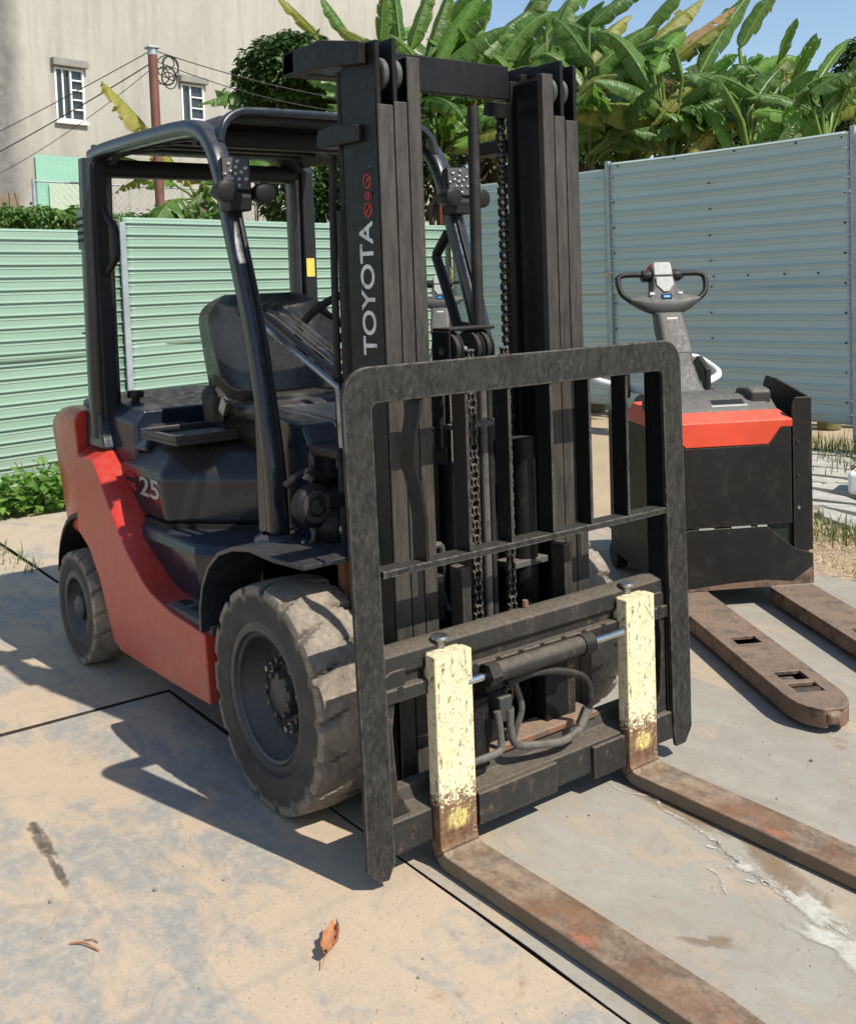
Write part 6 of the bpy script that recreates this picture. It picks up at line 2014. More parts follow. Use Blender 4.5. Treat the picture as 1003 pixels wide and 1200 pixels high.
    (640, (-6.76, 6.98, 3.10), (-6.84, 7.41, 3.10), (-6.26, 7.77, 3.53), 0.121, 0.31, 0.36, 0.80, m_leafg),
    (880, (-3.92, 7.06, 2.53), (-4.07, 7.11, 3.21), (-4.37, 6.58, 3.47), 0.134, 0.29, 0.49, 0.84, m_leafg),
    (515, (-7.36, 5.83, 2.92), (-7.61, 6.33, 3.55), (-8.06, 6.12, 4.29), 0.159, 0.22, 0.43, 0.54, m_leafg),
    (880, (-3.92, 7.06, 2.53), (-4.29, 7.34, 3.01), (-4.22, 7.84, 3.46), 0.114, 0.35, 0.25, 0.43, m_leafy),
    (640, (-6.76, 6.98, 3.10), (-6.76, 6.76, 3.09), (-6.09, 7.18, 3.48), 0.137, 0.32, 0.38, 0.61, m_leafg),
    (735, (-6.10, 7.67, 3.00), (-6.14, 7.73, 3.41), (-5.50, 8.16, 3.85), 0.166, 0.22, 0.21, 0.37, m_leafg),
    (968, (-3.10, 7.07, 2.56), (-3.15, 7.00, 2.89), (-2.95, 7.43, 3.27), 0.122, 0.26, 0.40, 0.50, m_leafg),
    (575, (-8.15, 7.31, 3.46), (-8.48, 7.57, 3.32), (-9.04, 6.88, 3.95), 0.138, 0.35, 0.58, 0.72, m_leafg),
    (968, (-3.10, 7.07, 2.56), (-3.33, 7.35, 3.00), (-2.91, 7.23, 3.17), 0.099, 0.32, 0.23, 0.50, m_leafg),
    (925, (-3.79, 7.51, 2.62), (-3.75, 7.45, 2.82), (-4.33, 7.32, 3.43), 0.135, 0.29, 0.36, 0.74, m_leafb),
    (1030, (-2.76, 7.39, 2.45), (-2.75, 6.98, 2.67), (-2.32, 7.34, 2.98), 0.102, 0.18, 0.33, 0.40, m_leafg),
    (925, (-3.79, 7.51, 2.62), (-3.67, 7.15, 3.14), (-3.19, 7.11, 3.36), 0.114, 0.27, 0.46, 0.57, m_leafg),
    (470, (-8.05, 5.79, 3.46), (-8.40, 6.00, 3.51), (-9.30, 5.48, 4.56), 0.158, 0.33, 0.17, 0.82, m_leafg),
    (735, (-6.10, 7.67, 3.00), (-6.27, 7.73, 2.87), (-6.62, 6.66, 3.36), 0.160, 0.25, 0.27, 0.44, m_leafg),
    (690, (-5.82, 6.74, 2.73), (-5.87, 6.52, 3.41), (-5.35, 6.73, 3.65), 0.151, 0.32, 0.48, 0.44, m_leafy),
    (640, (-6.76, 6.98, 3.10), (-7.04, 6.93, 2.93), (-6.60, 7.69, 3.29), 0.162, 0.34, 0.22, 0.75, m_leafy),
    (735, (-6.10, 7.67, 3.00), (-6.22, 7.54, 3.33), (-6.86, 6.66, 4.01), 0.169, 0.28, 0.49, 0.73, m_leafb),
    (470, (-8.05, 5.79, 3.46), (-7.75, 5.66, 3.20), (-8.15, 5.17, 4.32), 0.155, 0.38, 0.37, 0.44, m_leafg),
    (640, (-6.76, 6.98, 3.10), (-7.17, 7.19, 3.05), (-6.95, 7.79, 3.63), 0.156, 0.19, 0.58, 0.87, m_leafg),
    (785, (-4.87, 6.97, 2.59), (-4.76, 6.63, 2.89), (-4.21, 7.31, 3.29), 0.135, 0.25, 0.21, 0.77, m_leafg),
    (575, (-8.15, 7.31, 3.46), (-8.12, 7.72, 3.10), (-7.28, 8.41, 3.34), 0.150, 0.21, 0.13, 0.64, m_leafg),
    (640, (-6.76, 6.98, 3.10), (-7.26, 7.03, 3.53), (-6.63, 7.73, 3.83), 0.157, 0.35, 0.26, 0.73, m_leafg),
    (515, (-7.36, 5.83, 2.92), (-7.38, 6.20, 3.08), (-6.69, 6.94, 3.73), 0.129, 0.39, 0.55, 0.64, m_leafg),
    (640, (-6.76, 6.98, 3.10), (-7.27, 7.13, 3.13), (-6.69, 8.23, 3.58), 0.132, 0.37, 0.41, 0.70, m_leafg),
    (640, (-6.76, 6.98, 3.10), (-6.94, 6.97, 3.41), (-6.41, 7.12, 4.07), 0.144, 0.39, 0.22, 0.78, m_leafg),
    (785, (-4.87, 6.97, 2.59), (-5.00, 6.85, 3.04), (-4.25, 7.09, 3.45), 0.122, 0.24, 0.20, 0.56, m_leafg),
    (880, (-3.92, 7.06, 2.53), (-4.06, 7.11, 2.58), (-4.49, 7.01, 3.28), 0.124, 0.19, 0.29, 0.55, m_leafb),
    (515, (-7.36, 5.83, 2.92), (-7.27, 5.60, 3.27), (-7.89, 4.68, 3.51), 0.120, 0.36, 0.49, 0.47, m_leafg),
    (640, (-6.76, 6.98, 3.10), (-6.72, 7.10, 3.15), (-6.13, 7.68, 3.75), 0.164, 0.37, 0.18, 0.68, m_leafg),
    (735, (-6.10, 7.67, 3.00), (-6.18, 7.97, 2.96), (-5.98, 8.78, 3.40), 0.149, 0.28, 0.58, 0.57, m_leafg),
    (735, (-6.10, 7.67, 3.00), (-6.32, 7.78, 3.08), (-5.65, 8.54, 3.38), 0.134, 0.26, 0.37, 0.71, m_leafg),
    (925, (-3.79, 7.51, 2.62), (-4.08, 7.94, 2.98), (-3.47, 8.41, 3.10), 0.150, 0.24, 0.35, 0.55, m_leafg),
    (515, (-7.36, 5.83, 2.92), (-7.70, 5.90, 3.59), (-8.39, 5.14, 4.21), 0.166, 0.27, 0.13, 0.70, m_leafy),
    (925, (-3.79, 7.51, 2.62), (-3.97, 7.77, 2.81), (-3.70, 8.53, 3.08), 0.119, 0.38, 0.29, 0.78, m_leafy),
    (735, (-6.10, 7.67, 3.00), (-6.02, 7.43, 2.82), (-5.76, 7.90, 3.51), 0.154, 0.28, 0.15, 0.88, m_leafg),
    (690, (-5.82, 6.74, 2.73), (-5.77, 6.77, 2.97), (-5.41, 7.43, 3.65), 0.159, 0.23, 0.49, 0.49, m_leafg),
    (515, (-7.36, 5.83, 2.92), (-7.79, 6.15, 3.82), (-7.62, 6.53, 4.68), 0.191, 0.23, 0.65, 0.45, m_leafb),
    (690, (-5.82, 6.74, 2.73), (-5.76, 6.79, 3.81), (-5.98, 6.39, 4.37), 0.194, 0.21, 0.34, 0.31, m_leafg),
    (515, (-7.36, 5.83, 2.92), (-7.48, 6.19, 4.04), (-7.43, 6.76, 4.81), 0.191, 0.24, 0.34, 0.66, m_leafg),
    (515, (-7.36, 5.83, 2.92), (-7.64, 5.86, 3.75), (-8.46, 5.17, 4.63), 0.195, 0.18, 0.39, 0.44, m_leafy),
    (575, (-8.15, 7.31, 3.46), (-7.88, 7.08, 4.04), (-7.62, 8.04, 4.98), 0.201, 0.30, 0.49, 0.48, m_leafg),
    (575, (-8.15, 7.31, 3.46), (-8.43, 7.41, 3.90), (-8.01, 8.12, 5.08), 0.194, 0.15, 0.35, 0.57, m_leafg),
    (690, (-5.82, 6.74, 2.73), (-6.18, 7.08, 3.92), (-6.05, 7.74, 4.57), 0.167, 0.21, 0.60, 0.46, m_leafy),
    (785, (-4.87, 6.97, 2.59), (-5.12, 7.00, 3.64), (-5.64, 6.70, 4.18), 0.159, 0.27, 0.44, 0.33, m_leafg),
    (640, (-6.76, 6.98, 3.10), (-6.86, 7.38, 3.55), (-6.08, 7.93, 4.14), 0.171, 0.25, 0.67, 0.52, m_leafg),
    (515, (-7.36, 5.83, 2.92), (-7.58, 6.08, 3.80), (-7.99, 5.61, 4.51), 0.168, 0.15, 0.53, 0.52, m_leafg),
    (515, (-7.36, 5.83, 2.92), (-7.34, 6.11, 3.48), (-7.83, 5.84, 4.28), 0.203, 0.29, 0.37, 0.27, m_leafg),
    (575, (-8.15, 7.31, 3.46), (-7.81, 7.32, 3.61), (-7.33, 8.06, 4.26), 0.219, 0.28, 0.47, 0.37, m_leafg),
    (735, (-6.10, 7.67, 3.00), (-6.13, 7.70, 3.87), (-5.52, 8.11, 4.39), 0.179, 0.19, 0.20, 0.28, m_leafg),
    (640, (-6.76, 6.98, 3.10), (-6.79, 7.19, 3.72), (-6.47, 7.52, 4.47), 0.185, 0.28, 0.42, 0.46, m_leafg),
    (640, (-6.76, 6.98, 3.10), (-6.48, 7.08, 3.96), (-6.46, 7.74, 4.72), 0.182, 0.31, 0.33, 0.41, m_leafb),
    (735, (-6.10, 7.67, 3.00), (-5.80, 7.60, 3.79), (-5.00, 7.86, 4.05), 0.188, 0.20, 0.37, 0.56, m_leafg),
    (515, (-7.36, 5.83, 2.92), (-7.37, 5.96, 3.63), (-7.06, 6.81, 4.45), 0.200, 0.31, 0.56, 0.61, m_leafg),
    (640, (-6.76, 6.98, 3.10), (-7.06, 6.97, 3.72), (-7.58, 6.58, 4.36), 0.205, 0.29, 0.70, 0.48, m_leafg),
    (640, (-6.76, 6.98, 3.10), (-6.97, 6.80, 3.43), (-6.50, 7.59, 3.90), 0.203, 0.27, 0.54, 0.39, m_leafg),
    (690, (-5.82, 6.74, 2.73), (-5.67, 6.86, 3.50), (-4.93, 7.43, 3.87), 0.162, 0.27, 0.56, 0.28, m_leafg),
    (470, (-8.05, 5.79, 3.46), (-7.97, 6.04, 4.09), (-7.19, 6.38, 5.03), 0.197, 0.25, 0.21, 0.24, m_leafg),
    (515, (-7.36, 5.83, 2.92), (-7.37, 5.59, 3.48), (-7.05, 6.33, 4.28), 0.190, 0.17, 0.62, 0.59, m_leafb),
    (785, (-4.87, 6.97, 2.59), (-5.03, 6.94, 3.42), (-5.46, 6.68, 4.13), 0.156, 0.25, 0.59, 0.69, m_leafg),
    (515, (-7.36, 5.83, 2.92), (-7.74, 5.96, 4.06), (-7.17, 6.51, 4.67), 0.174, 0.22, 0.52, 0.35, m_leafg),
    (575, (-8.15, 7.31, 3.46), (-8.14, 7.69, 3.66), (-7.55, 8.84, 4.38), 0.205, 0.25, 0.37, 0.60, m_leafg),
    (690, (-5.82, 6.74, 2.73), (-6.15, 7.02, 3.64), (-5.28, 7.59, 4.10), 0.177, 0.29, 0.38, 0.63, m_leafg),
    (735, (-6.10, 7.67, 3.00), (-6.02, 7.45, 3.91), (-6.29, 6.84, 4.43), 0.192, 0.28, 0.42, 0.37, m_leafg),
    (515, (-7.36, 5.83, 2.92), (-7.49, 5.79, 3.88), (-6.74, 6.44, 4.44), 0.205, 0.22, 0.42, 0.26, m_leafg),
    (640, (-6.76, 6.98, 3.10), (-6.50, 6.76, 3.94), (-6.30, 7.08, 4.82), 0.169, 0.19, 0.24, 0.63, m_leafg),
    (575, (-8.15, 7.31, 3.46), (-8.50, 7.69, 4.02), (-7.92, 8.22, 4.76), 0.185, 0.21, 0.42, 0.58, m_leafg),
    (575, (-8.15, 7.31, 3.46), (-8.10, 7.57, 3.90), (-7.41, 8.26, 4.56), 0.212, 0.25, 0.60, 0.64, m_leafg),
    (785, (-4.87, 6.97, 2.59), (-5.00, 6.91, 3.62), (-4.97, 7.41, 4.11), 0.162, 0.30, 0.35, 0.60, m_leafb),
    (515, (-7.36, 5.83, 2.92), (-7.35, 5.75, 3.96), (-7.03, 6.36, 4.89), 0.155, 0.20, 0.43, 0.22, m_leafb),
    (515, (-7.36, 5.83, 2.92), (-7.50, 5.76, 3.56), (-7.93, 5.21, 4.41), 0.164, 0.27, 0.42, 0.50, m_leafg),
    (735, (-6.10, 7.67, 3.00), (-6.29, 8.17, 3.37), (-6.46, 7.29, 4.16), 0.203, 0.22, 0.32, 0.80, m_leafg),
    (785, (-4.87, 6.97, 2.59), (-5.00, 7.44, 3.22), (-4.54, 7.72, 3.82), 0.143, 0.40, 0.68, 0.38, m_leafb),
    (735, (-6.10, 7.67, 3.00), (-6.09, 8.02, 3.27), (-5.64, 8.99, 4.01), 0.148, 0.41, 0.61, 0.55, m_leafg),
    (785, (-4.87, 6.97, 2.59), (-5.03, 7.15, 3.26), (-4.50, 7.61, 3.61), 0.177, 0.39, 0.38, 0.41, m_leafg),
    (835, (-4.76, 7.53, 2.78), (-5.05, 7.78, 3.29), (-4.16, 8.30, 3.48), 0.168, 0.28, 0.37, 0.46, m_leafb),
    (835, (-4.76, 7.53, 2.78), (-4.99, 7.52, 2.96), (-5.36, 6.78, 3.26), 0.147, 0.38, 0.21, 0.30, m_leafg),
    (880, (-3.92, 7.06, 2.53), (-3.96, 7.16, 2.84), (-3.73, 7.91, 3.44), 0.145, 0.28, 0.46, 0.32, m_leafg),
    (785, (-4.87, 6.97, 2.59), (-5.08, 7.30, 3.31), (-4.69, 7.91, 3.60), 0.139, 0.22, 0.43, 0.73, m_leafb),
    (835, (-4.76, 7.53, 2.78), (-4.73, 7.41, 3.26), (-4.19, 7.68, 3.73), 0.151, 0.25, 0.51, 0.82, m_leafb),
    (835, (-4.76, 7.53, 2.78), (-4.85, 7.47, 3.16), (-4.31, 7.72, 3.57), 0.149, 0.23, 0.41, 0.73, m_leafg),
    (880, (-3.92, 7.06, 2.53), (-3.86, 6.94, 3.05), (-3.78, 7.63, 3.60), 0.137, 0.24, 0.43, 0.63, m_leafg),
    (835, (-4.76, 7.53, 2.78), (-4.55, 7.35, 3.26), (-4.15, 8.28, 3.77), 0.173, 0.31, 0.45, 0.35, m_leafb),
    (968, (-3.10, 7.07, 2.56), (-3.17, 6.92, 3.12), (-2.69, 7.27, 3.30), 0.137, 0.23, 0.35, 0.61, m_leafg),
    (835, (-4.76, 7.53, 2.78), (-4.61, 7.58, 3.14), (-3.76, 8.02, 3.48), 0.168, 0.42, 0.43, 0.66, m_leafg),
    (690, (-5.82, 6.74, 2.73), (-5.73, 6.91, 3.09), (-5.06, 7.30, 3.87), 0.182, 0.36, 0.50, 0.50, m_leafb),
    (735, (-6.10, 7.67, 3.00), (-6.02, 7.80, 3.20), (-6.43, 6.90, 3.91), 0.184, 0.29, 0.37, 0.35, m_leafg),
    (690, (-5.82, 6.74, 2.73), (-6.13, 7.08, 3.45), (-6.70, 6.86, 4.14), 0.188, 0.26, 0.43, 0.47, m_leafg),
    (835, (-4.76, 7.53, 2.78), (-4.74, 7.56, 2.96), (-5.22, 7.02, 3.20), 0.133, 0.25, 0.44, 0.89, m_leafb),
    (835, (-4.76, 7.53, 2.78), (-5.05, 7.90, 3.07), (-4.55, 8.25, 3.70), 0.176, 0.28, 0.64, 0.82, m_leafg),
    (925, (-3.79, 7.51, 2.62), (-3.73, 7.15, 3.07), (-4.05, 6.59, 3.41), 0.121, 0.22, 0.70, 0.57, m_leafg),
    (640, (-6.76, 6.98, 3.10), (-6.47, 7.03, 3.52), (-5.93, 7.93, 3.99), 0.152, 0.42, 0.23, 0.40, m_leafg),
    (785, (-4.87, 6.97, 2.59), (-5.11, 7.06, 2.98), (-5.50, 6.40, 3.22), 0.168, 0.22, 0.25, 0.63, m_leafg),
    (640, (-6.76, 6.98, 3.10), (-6.86, 7.44, 3.72), (-6.34, 7.68, 4.17), 0.194, 0.30, 0.48, 0.78, m_leafg),
    (690, (-5.82, 6.74, 2.73), (-6.00, 7.10, 3.31), (-6.45, 6.66, 4.09), 0.141, 0.33, 0.68, 0.31, m_leafg),
    (735, (-6.10, 7.67, 3.00), (-6.09, 7.65, 3.35), (-6.65, 7.33, 4.18), 0.152, 0.38, 0.29, 0.58, m_leafg),
    (925, (-3.79, 7.51, 2.62), (-3.80, 7.39, 3.09), (-4.27, 7.23, 3.61), 0.127, 0.43, 0.41, 0.68, m_leafg),
    (968, (-3.10, 7.07, 2.56), (-3.42, 7.37, 2.76), (-3.10, 7.74, 3.28), 0.145, 0.22, 0.67, 0.63, m_leafg),
    (735, (-6.10, 7.67, 3.00), (-6.31, 7.78, 3.23), (-6.09, 8.69, 4.23), 0.154, 0.43, 0.29, 0.40, m_leafb),
    (880, (-3.92, 7.06, 2.53), (-4.17, 7.25, 3.26), (-3.83, 7.96, 3.51), 0.141, 0.25, 0.59, 0.84, m_leafy),
    (735, (-6.10, 7.67, 3.00), (-6.22, 8.19, 3.37), (-6.85, 7.92, 4.04), 0.173, 0.41, 0.33, 0.31, m_leafg),
]
for i_, (k_, cr_, b_, t_, w_, sg_, ro_, te_, mt_) in enumerate(LEAVES):
    add_leaf(PLANTS[k_], cr_, b_, t_, w_, sg_, ro_, te_, mt_, 5000 + i_)



def foliage(center, blobs, count, size, mat, seed, aspect=.5, droop=.3):
    """leaf-sized faces scattered through a set of ellipsoid clumps; returns verts, faces, tint"""
    rnd = random.Random(seed)
    vs, fs, tn = [], [], []
    wts = [b[3] * b[4] * b[5] for b in blobs]
    for k in range(count):
        b = rnd.choices(blobs, wts)[0]
        while True:
            d = Vector((rnd.uniform(-1, 1), rnd.uniform(-1, 1), rnd.uniform(-1, 1)))
            if .01 < d.length < 1:
                break
        d = d.normalized() * (d.length ** .45)
        p = Vector((b[0] + d.x * b[3], b[1] + d.y * b[4], b[2] + d.z * b[5]))
        s = size * rnd.uniform(.6, 1.35)
        t = Vector((d.x + rnd.uniform(-.8, .8), d.y + rnd.uniform(-.8, .8), rnd.uniform(-.7, .5) - droop)).normalized()
        w = t.cross(Vector((rnd.uniform(-.4, .4), rnd.uniform(-.4, .4), 1))).normalized()
        nn = w.cross(t)
        i = len(vs)
        vs += [p, p + t * s * .5 + w * s * aspect * .5 + nn * s * .08, p + t * s - nn * s * .12, p + t * s * .5 - w * s * aspect * .5 + nn * s * .08]
        fs.append((i, i + 1, i + 2, i + 3))
        q = rnd.random() ** 2
        tn += [q] * 4
    return vs, fs, tn


def leafy(name, parent, blobs, count, size, mat, seed, aspect=.5, droop=.3):
    vs, fs, tn = foliage(None, blobs, count, size, mat, seed, aspect, droop)
    me = bpy.data.meshes.new(name)
    me.from_pydata(vs, [], fs)
    at = me.attributes.new('tint', 'FLOAT', 'POINT')
    at.data.foreach_set('value', tn)
    me.materials.append(mat)
    o = bpy.data.objects.new(name, me)
    col.objects.link(o)
    if parent:
        o.parent = parent
    return o


def tree(loc, blobs, h, label, count, size, mat, seed, name='leafy_tree', cat='tree'):
    t = tag(empty(name, loc), label, cat)
    tb = MB().tube([(0, 0, -.1), (.04, .02, h * .5), (.0, .0, h)], [.09, .07, .045], 10)
    rnd = random.Random(seed)
    for b in blobs:
        e = Vector(b[:3])
        tb.tube(bez([(0, 0, h * .75), Vector((0, 0, h * .9)).lerp(e, .5) + Vector((0, 0, .06)), e], 4), [.035 - .002 * i for i in range(9)], 6)
    tb.build('trunk', m_bark, t, smooth=60)
    leafy('crown', t, blobs, count, size, mat, seed)
    return t


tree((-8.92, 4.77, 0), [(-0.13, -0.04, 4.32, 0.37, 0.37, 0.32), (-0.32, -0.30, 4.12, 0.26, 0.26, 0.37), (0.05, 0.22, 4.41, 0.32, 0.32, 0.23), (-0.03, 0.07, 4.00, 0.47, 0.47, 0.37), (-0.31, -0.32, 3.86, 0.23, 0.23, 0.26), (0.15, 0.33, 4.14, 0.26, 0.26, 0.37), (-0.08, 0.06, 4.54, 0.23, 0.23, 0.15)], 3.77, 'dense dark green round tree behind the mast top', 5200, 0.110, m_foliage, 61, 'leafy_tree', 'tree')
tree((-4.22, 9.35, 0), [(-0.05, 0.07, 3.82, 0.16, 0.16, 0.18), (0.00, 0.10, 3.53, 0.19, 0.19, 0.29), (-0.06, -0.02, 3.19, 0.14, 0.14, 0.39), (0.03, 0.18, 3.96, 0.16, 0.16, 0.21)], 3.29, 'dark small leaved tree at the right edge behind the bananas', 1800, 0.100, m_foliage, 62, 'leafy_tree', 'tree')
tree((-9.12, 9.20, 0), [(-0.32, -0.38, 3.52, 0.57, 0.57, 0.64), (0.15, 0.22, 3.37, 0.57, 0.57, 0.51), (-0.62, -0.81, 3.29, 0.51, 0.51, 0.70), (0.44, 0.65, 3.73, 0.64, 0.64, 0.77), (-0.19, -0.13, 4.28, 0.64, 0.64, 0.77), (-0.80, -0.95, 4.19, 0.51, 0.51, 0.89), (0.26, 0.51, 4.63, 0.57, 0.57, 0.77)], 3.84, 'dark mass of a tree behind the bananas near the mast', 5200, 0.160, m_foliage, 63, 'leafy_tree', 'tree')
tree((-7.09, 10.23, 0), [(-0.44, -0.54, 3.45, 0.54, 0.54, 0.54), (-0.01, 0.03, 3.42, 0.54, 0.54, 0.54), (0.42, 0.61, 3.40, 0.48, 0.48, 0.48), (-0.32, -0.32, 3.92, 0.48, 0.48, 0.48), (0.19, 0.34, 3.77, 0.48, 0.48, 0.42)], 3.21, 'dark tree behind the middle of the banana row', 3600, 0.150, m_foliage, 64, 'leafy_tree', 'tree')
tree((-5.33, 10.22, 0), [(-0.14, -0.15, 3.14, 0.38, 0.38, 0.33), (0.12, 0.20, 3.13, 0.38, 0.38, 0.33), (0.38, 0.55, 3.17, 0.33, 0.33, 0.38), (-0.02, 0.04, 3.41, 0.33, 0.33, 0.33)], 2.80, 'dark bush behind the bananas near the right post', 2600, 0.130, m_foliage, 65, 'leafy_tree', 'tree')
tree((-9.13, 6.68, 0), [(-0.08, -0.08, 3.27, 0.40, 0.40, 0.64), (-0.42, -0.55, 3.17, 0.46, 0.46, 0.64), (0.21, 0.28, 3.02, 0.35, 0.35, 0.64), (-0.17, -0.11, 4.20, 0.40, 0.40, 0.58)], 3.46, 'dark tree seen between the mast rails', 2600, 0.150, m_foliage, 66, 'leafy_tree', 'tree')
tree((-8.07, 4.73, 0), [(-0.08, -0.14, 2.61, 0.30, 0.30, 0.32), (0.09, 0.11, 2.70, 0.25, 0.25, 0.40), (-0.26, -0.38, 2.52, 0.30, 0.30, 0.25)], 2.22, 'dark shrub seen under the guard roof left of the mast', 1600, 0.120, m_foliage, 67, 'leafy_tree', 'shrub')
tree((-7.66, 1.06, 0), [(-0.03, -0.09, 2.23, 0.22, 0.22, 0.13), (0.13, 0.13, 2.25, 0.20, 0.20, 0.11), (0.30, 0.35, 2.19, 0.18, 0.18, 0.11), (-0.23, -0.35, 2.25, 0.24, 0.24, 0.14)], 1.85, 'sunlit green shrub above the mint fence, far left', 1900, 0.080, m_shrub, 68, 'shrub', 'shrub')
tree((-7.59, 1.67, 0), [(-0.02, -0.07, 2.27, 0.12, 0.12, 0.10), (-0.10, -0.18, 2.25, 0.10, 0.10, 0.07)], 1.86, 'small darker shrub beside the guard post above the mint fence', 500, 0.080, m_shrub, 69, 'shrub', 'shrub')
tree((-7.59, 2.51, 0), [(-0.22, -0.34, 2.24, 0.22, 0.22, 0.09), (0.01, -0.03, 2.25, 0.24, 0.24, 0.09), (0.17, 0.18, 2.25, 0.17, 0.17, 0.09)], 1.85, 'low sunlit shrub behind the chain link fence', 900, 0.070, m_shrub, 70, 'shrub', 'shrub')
pm = tag(empty('dry_palm', (-5.49, 7.94, 0)), 'small palm with dry grey brown fronds against the sky', 'palm')
MB().tube([(0, 0, 0), (0, 0, 3.47)], [.09, .06], 10).build('trunk', m_bark, pm, smooth=60)
rq = random.Random(77)
for k in range(11):
    a = rq.uniform(0, 6.28); el = rq.uniform(.2, 1.3); ln = rq.uniform(.7, 1.15)
    d = Vector((cos(a) * cos(el), sin(a) * cos(el), sin(el)))
    P_ = bez([(0, 0, 3.47), Vector((0, 0, 3.47)) + d * ln * .55, Vector((0, 0, 3.47)) + d * ln + Vector((0, 0, -.35 * ln))], 9)
    fr = MB().tube(P_, .008, 4)
    for i in range(3, len(P_)):
        for s in (-1, 1):
            tg = (P_[min(i + 1, len(P_) - 1)] - P_[i - 1]).normalized()
            sd = tg.cross(Vector((0, 0, 1))).normalized() * s
            e = P_[i] + (sd * .8 + tg * .5 + Vector((0, 0, -.5))).normalized() * rq.uniform(.18, .3)
            w_ = tg * .006
            fr.add([P_[i] - w_, P_[i] + w_, e], [(0, 1, 2)])
    fr.build('frond', m_leafd if k % 3 else m_straw, pm, smooth=0, recalc=False)



def grass(name, label, spots, mat, seed, h=(.06, .16), wd=.004, lean=.5, cat=None):
    rnd = random.Random(seed)
    vs, fs, tn = [], [], []
    for x, y, z, k in spots:
        hh = rnd.uniform(*h) * k
        a = rnd.uniform(0, 6.28)
        l = rnd.uniform(.1, lean) * hh
        d = Vector((cos(a), sin(a), 0))
        w = Vector((-d.y, d.x, 0)) * wd * rnd.uniform(.7, 1.3)
        p = Vector((x, y, z))
        i = len(vs)
        vs += [p - w, p + w, p + d * l * .4 + Vector((0, 0, hh * .6)) + w * .7, p + d * l * .4 + Vector((0, 0, hh * .6)) - w * .7, p + d * l + Vector((0, 0, hh))]
        fs += [(i, i + 1, i + 2, i + 3), (i + 3, i + 2, i + 4)]
        tn += [rnd.random()] * 5
    me = bpy.data.meshes.new(name)
    me.from_pydata(vs, [], fs)
    at = me.attributes.new('tint', 'FLOAT', 'POINT')
    at.data.foreach_set('value', tn)
    me.materials.append(mat)
    o = bpy.data.objects.new(name, me)
    col.objects.link(o)
    tag(o, label, kind='stuff')
    return o


rg = random.Random(31)
sp = []
for k in range(2600):   # green grass under the blue grey fence
    x = rg.uniform(-3.8, 1.2)
    y = 5.82 + (x + 4.2) * .1 + rg.gauss(0, .25)
    sp.append((x, y, -.02, rg.uniform(.4, 1.5)))
for k in range(1600):
    x = rg.uniform(-2.6, -.9); y = rg.uniform(4.6, 5.7)
    if rg.random() < .5 and y > 5.0 + rg.uniform(-.2, .2):
        sp.append((x, y, -.02, rg.uniform(.6, 1.4)))
for k in range(420):
    sp.append((rg.gauss(-.62, .28), rg.gauss(3.46, .12), -.02, rg.uniform(.4, 1.0)))
for k in range(120):
    sp.append((rg.uniform(-4.6, -3.2), rg.gauss(-.28, .05), -.02, rg.uniform(.3, .8)))
grass('grass', 'green grass below the blue grey fence and along the plate edges', sp, m_grass, 5)
sp = []
for k in range(3800):
    x = rg.uniform(-1.6, .3)
    y = rg.uniform(2.68, 3.75)
    if y < 2.7 + max(0, -.1 - x) * .45:
        continue
    sp.append((x, y, -.015, rg.uniform(.3, 1.0)))
o = grass('dry_straw', 'dry straw and cut grass beside the pallet truck', sp, m_straw, 6, (.02, .05), .003, 2.5)

# leafy weeds at the foot of the mint fence
rw = random.Random(8)
WEED = [(-5.05, .3, .3), (-5.15, .05, .36), (-5.45, .42, .42), (-5.3, -.2, .36), (-5.05, .62, .4), (-5.6, .0, .45), (-5.5, -.5, .42), (-5.05, -.42, .3), (-5.5, .9, .4), (-5.2, 1.2, .35)]
wlab = ['front', 'rear']
for i, (x, y, h) in enumerate(WEED):
    t = tag(empty('leafy_weed', (x, y, -.02)), 'bright green broad leaved weed in the clump below the mint fence', 'weed', 'weeds below the mint fence')
    h *= .72
    blobs = [(rw.uniform(-.1, .1), rw.uniform(-.1, .1), h * .5, .2, .2, h * .5), (rw.uniform(-.14, .14), rw.uniform(-.14, .14), h * .3, .24, .24, h * .32)]
    st_ = MB()
    for k in range(7):
        a = rw.uniform(0, 6.28)
        st_.tube([(0, 0, 0), (.06 * cos(a), .06 * sin(a), h * .5), (.14 * cos(a), .14 * sin(a), h * rw.uniform(.7, 1))], .004, 5)
    st_.build('stalk', m_weed, t)
    leafy('leaves', t, blobs, 240, .075, m_weed, 40 + i, .85, -.1)

rgt = random.Random(99)
gr = MB()
for k in range(2600):
    x, y = rgt.uniform(-1.6, 2.0), rgt.uniform(-1.7, 1.6)
    if rgt.random() < .55:
        x, y = rgt.gauss(.4, .6), rgt.gauss(-1.0, .35)
    r = rgt.uniform(.0007, .0022)
    z = .0005
    gr.add([(x - r, y - r * .6, z), (x + r, y - r * .5, z), (x + r * .2, y + r, z), (x, y, z + r * 1.2)], [(0, 1, 3), (1, 2, 3), (2, 0, 3)])
tag(gr.build('grit', simple_noise('grit', (.2, .16, .12), (.38, .3, .22), 9, .9, 0, .001), smooth=0, recalc=False), 'fine grit and sand grains scattered over the plates', kind='stuff')

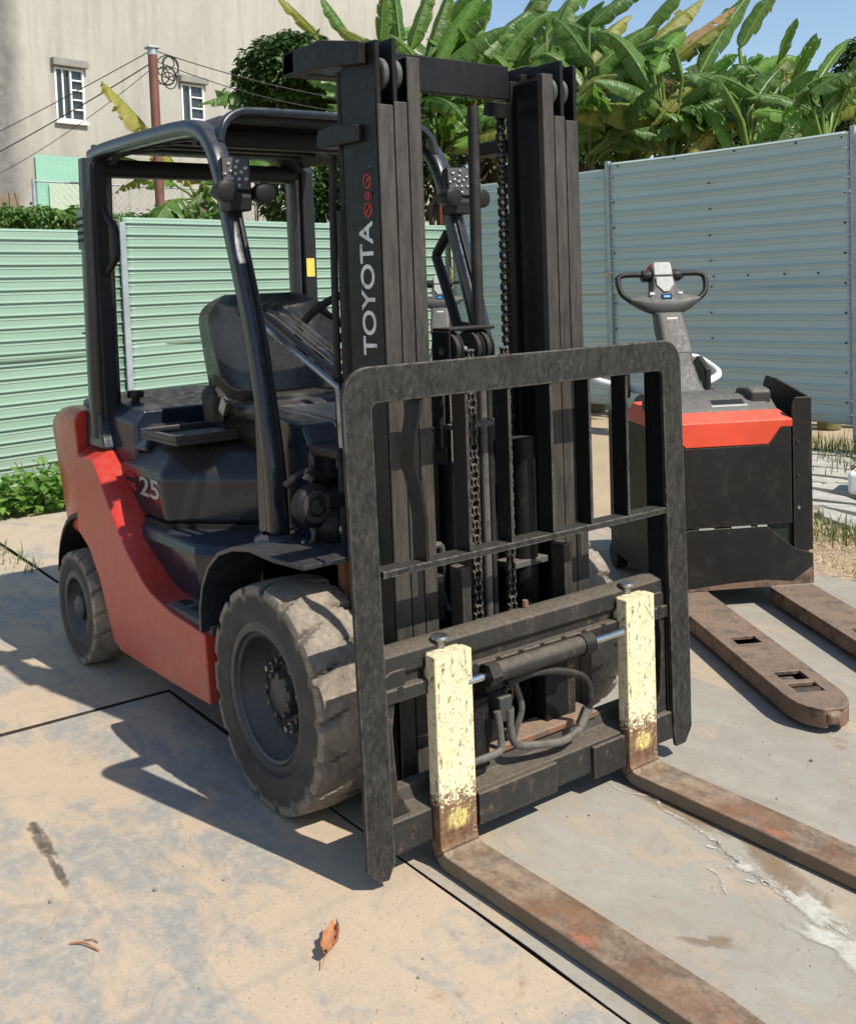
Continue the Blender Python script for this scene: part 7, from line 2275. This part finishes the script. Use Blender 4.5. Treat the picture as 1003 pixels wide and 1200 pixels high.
# ------------------------------------------------------------------ litter
m_dl = simple_noise('dead_leaf', (.42, .18, .07), (.3, .12, .05), 30, .7, .3, .004)
dl = tag(empty('dead_leaf', (.67, -.786, .004), radians(136)), 'curled orange brown dead leaf on the plate in front', 'leaf')
rings = []
for i in range(13):
    t = i / 12
    w_ = .02 * sin(pi * (t * .9 + .06)) ** .7
    x = -.05 + t * .1
    zz = .012 + .02 * abs(t - .4)
    rings.append([(x, -w_, zz + .018 + .006 * sin(i * 2.1)), (x, -w_ * .6, zz + .004), (x, 0, zz), (x, w_ * .6, zz + .003), (x, w_, zz + .012 + .005 * sin(i * 1.7 + 1))])
lo = MB().rings(rings, False, False).build('blade', m_dl, dl, smooth=70, recalc=False)
sm = lo.modifiers.new('thick', 'SOLIDIFY'); sm.thickness = .0008
MB().tube([(-.075, .004, .004), (-.05, 0, .018)], .0012, 6).build('stalk', m_dl, dl)


def twig(name, pts, r, mat, lab, cat='twig'):
    c = Vector(pts[0])
    o = MB().tube(bez([Vector(p) - c for p in pts], 5), r, 6).build(name, mat, smooth=60)
    o.location = c
    tag(o, lab, cat)


twig('straw', [(.195, -1.282, .003), (.16, -1.245, .006), (.125, -1.22, .004)], .0014, m_straw, 'pale straw lying on the sandy plate at lower left', 'straw')
twig('twig', [(.262, -1.236, .003), (.285, -1.215, .008), (.31, -1.203, .007), (.332, -1.194, .002)], .0022, m_dl, 'short curled brown twig at lower left of the plate')
twig('twig', [(.27, -1.205, .003), (.285, -1.19, .005), (.30, -1.185, .003)], .0013, m_dl, 'thin brown twig just behind the curled one')
twig('twig', [(1.05, .445, .003), (1.08, .46, .004)], .003, m_bark, 'short dark twig beyond the far fork')
rp = random.Random(12)
m_peb = simple_noise('pebble', (.3, .26, .21), (.16, .14, .12), 20, .9, .3, .003)
pebs = []
pbm = None
for k in range(26):
    x, y = rp.uniform(-.5, 1.5), rp.uniform(-1.5, .9)
    if -.75 < y < -.2 and x < .7 or -.45 < y < -.25 or .28 < y < .44:
        continue
    r = rp.choice((.002, .003, .003, .004, .006))
    if pbm is None:
        pm_ = MB()
        vs = []
        for i in range(6):
            for j in range(8):
                th, ph = pi * (i + .5) / 6, 2 * pi * j / 8
                vs.append([(1 + .2 * sin(3 * ph + i)) * sin(th) * cos(ph), (1 + .15 * cos(2 * ph)) * sin(th) * sin(ph), .7 * cos(th)])
        rg_ = [vs[i * 8:(i + 1) * 8] for i in range(6)]
        o = pm_.rings(rg_).build('pebble', m_peb, smooth=50)
        pbm = o
    else:
        o = pbm.copy(); col.objects.link(o)
    o.location = (x, y, r * .6)
    o.scale = (r, r * rp.uniform(.7, 1.2), r)
    o.rotation_euler.z = rp.uniform(0, 6)
    tag(o, 'tiny pebble scattered on the steel plates', 'pebble', 'pebbles on the plates')
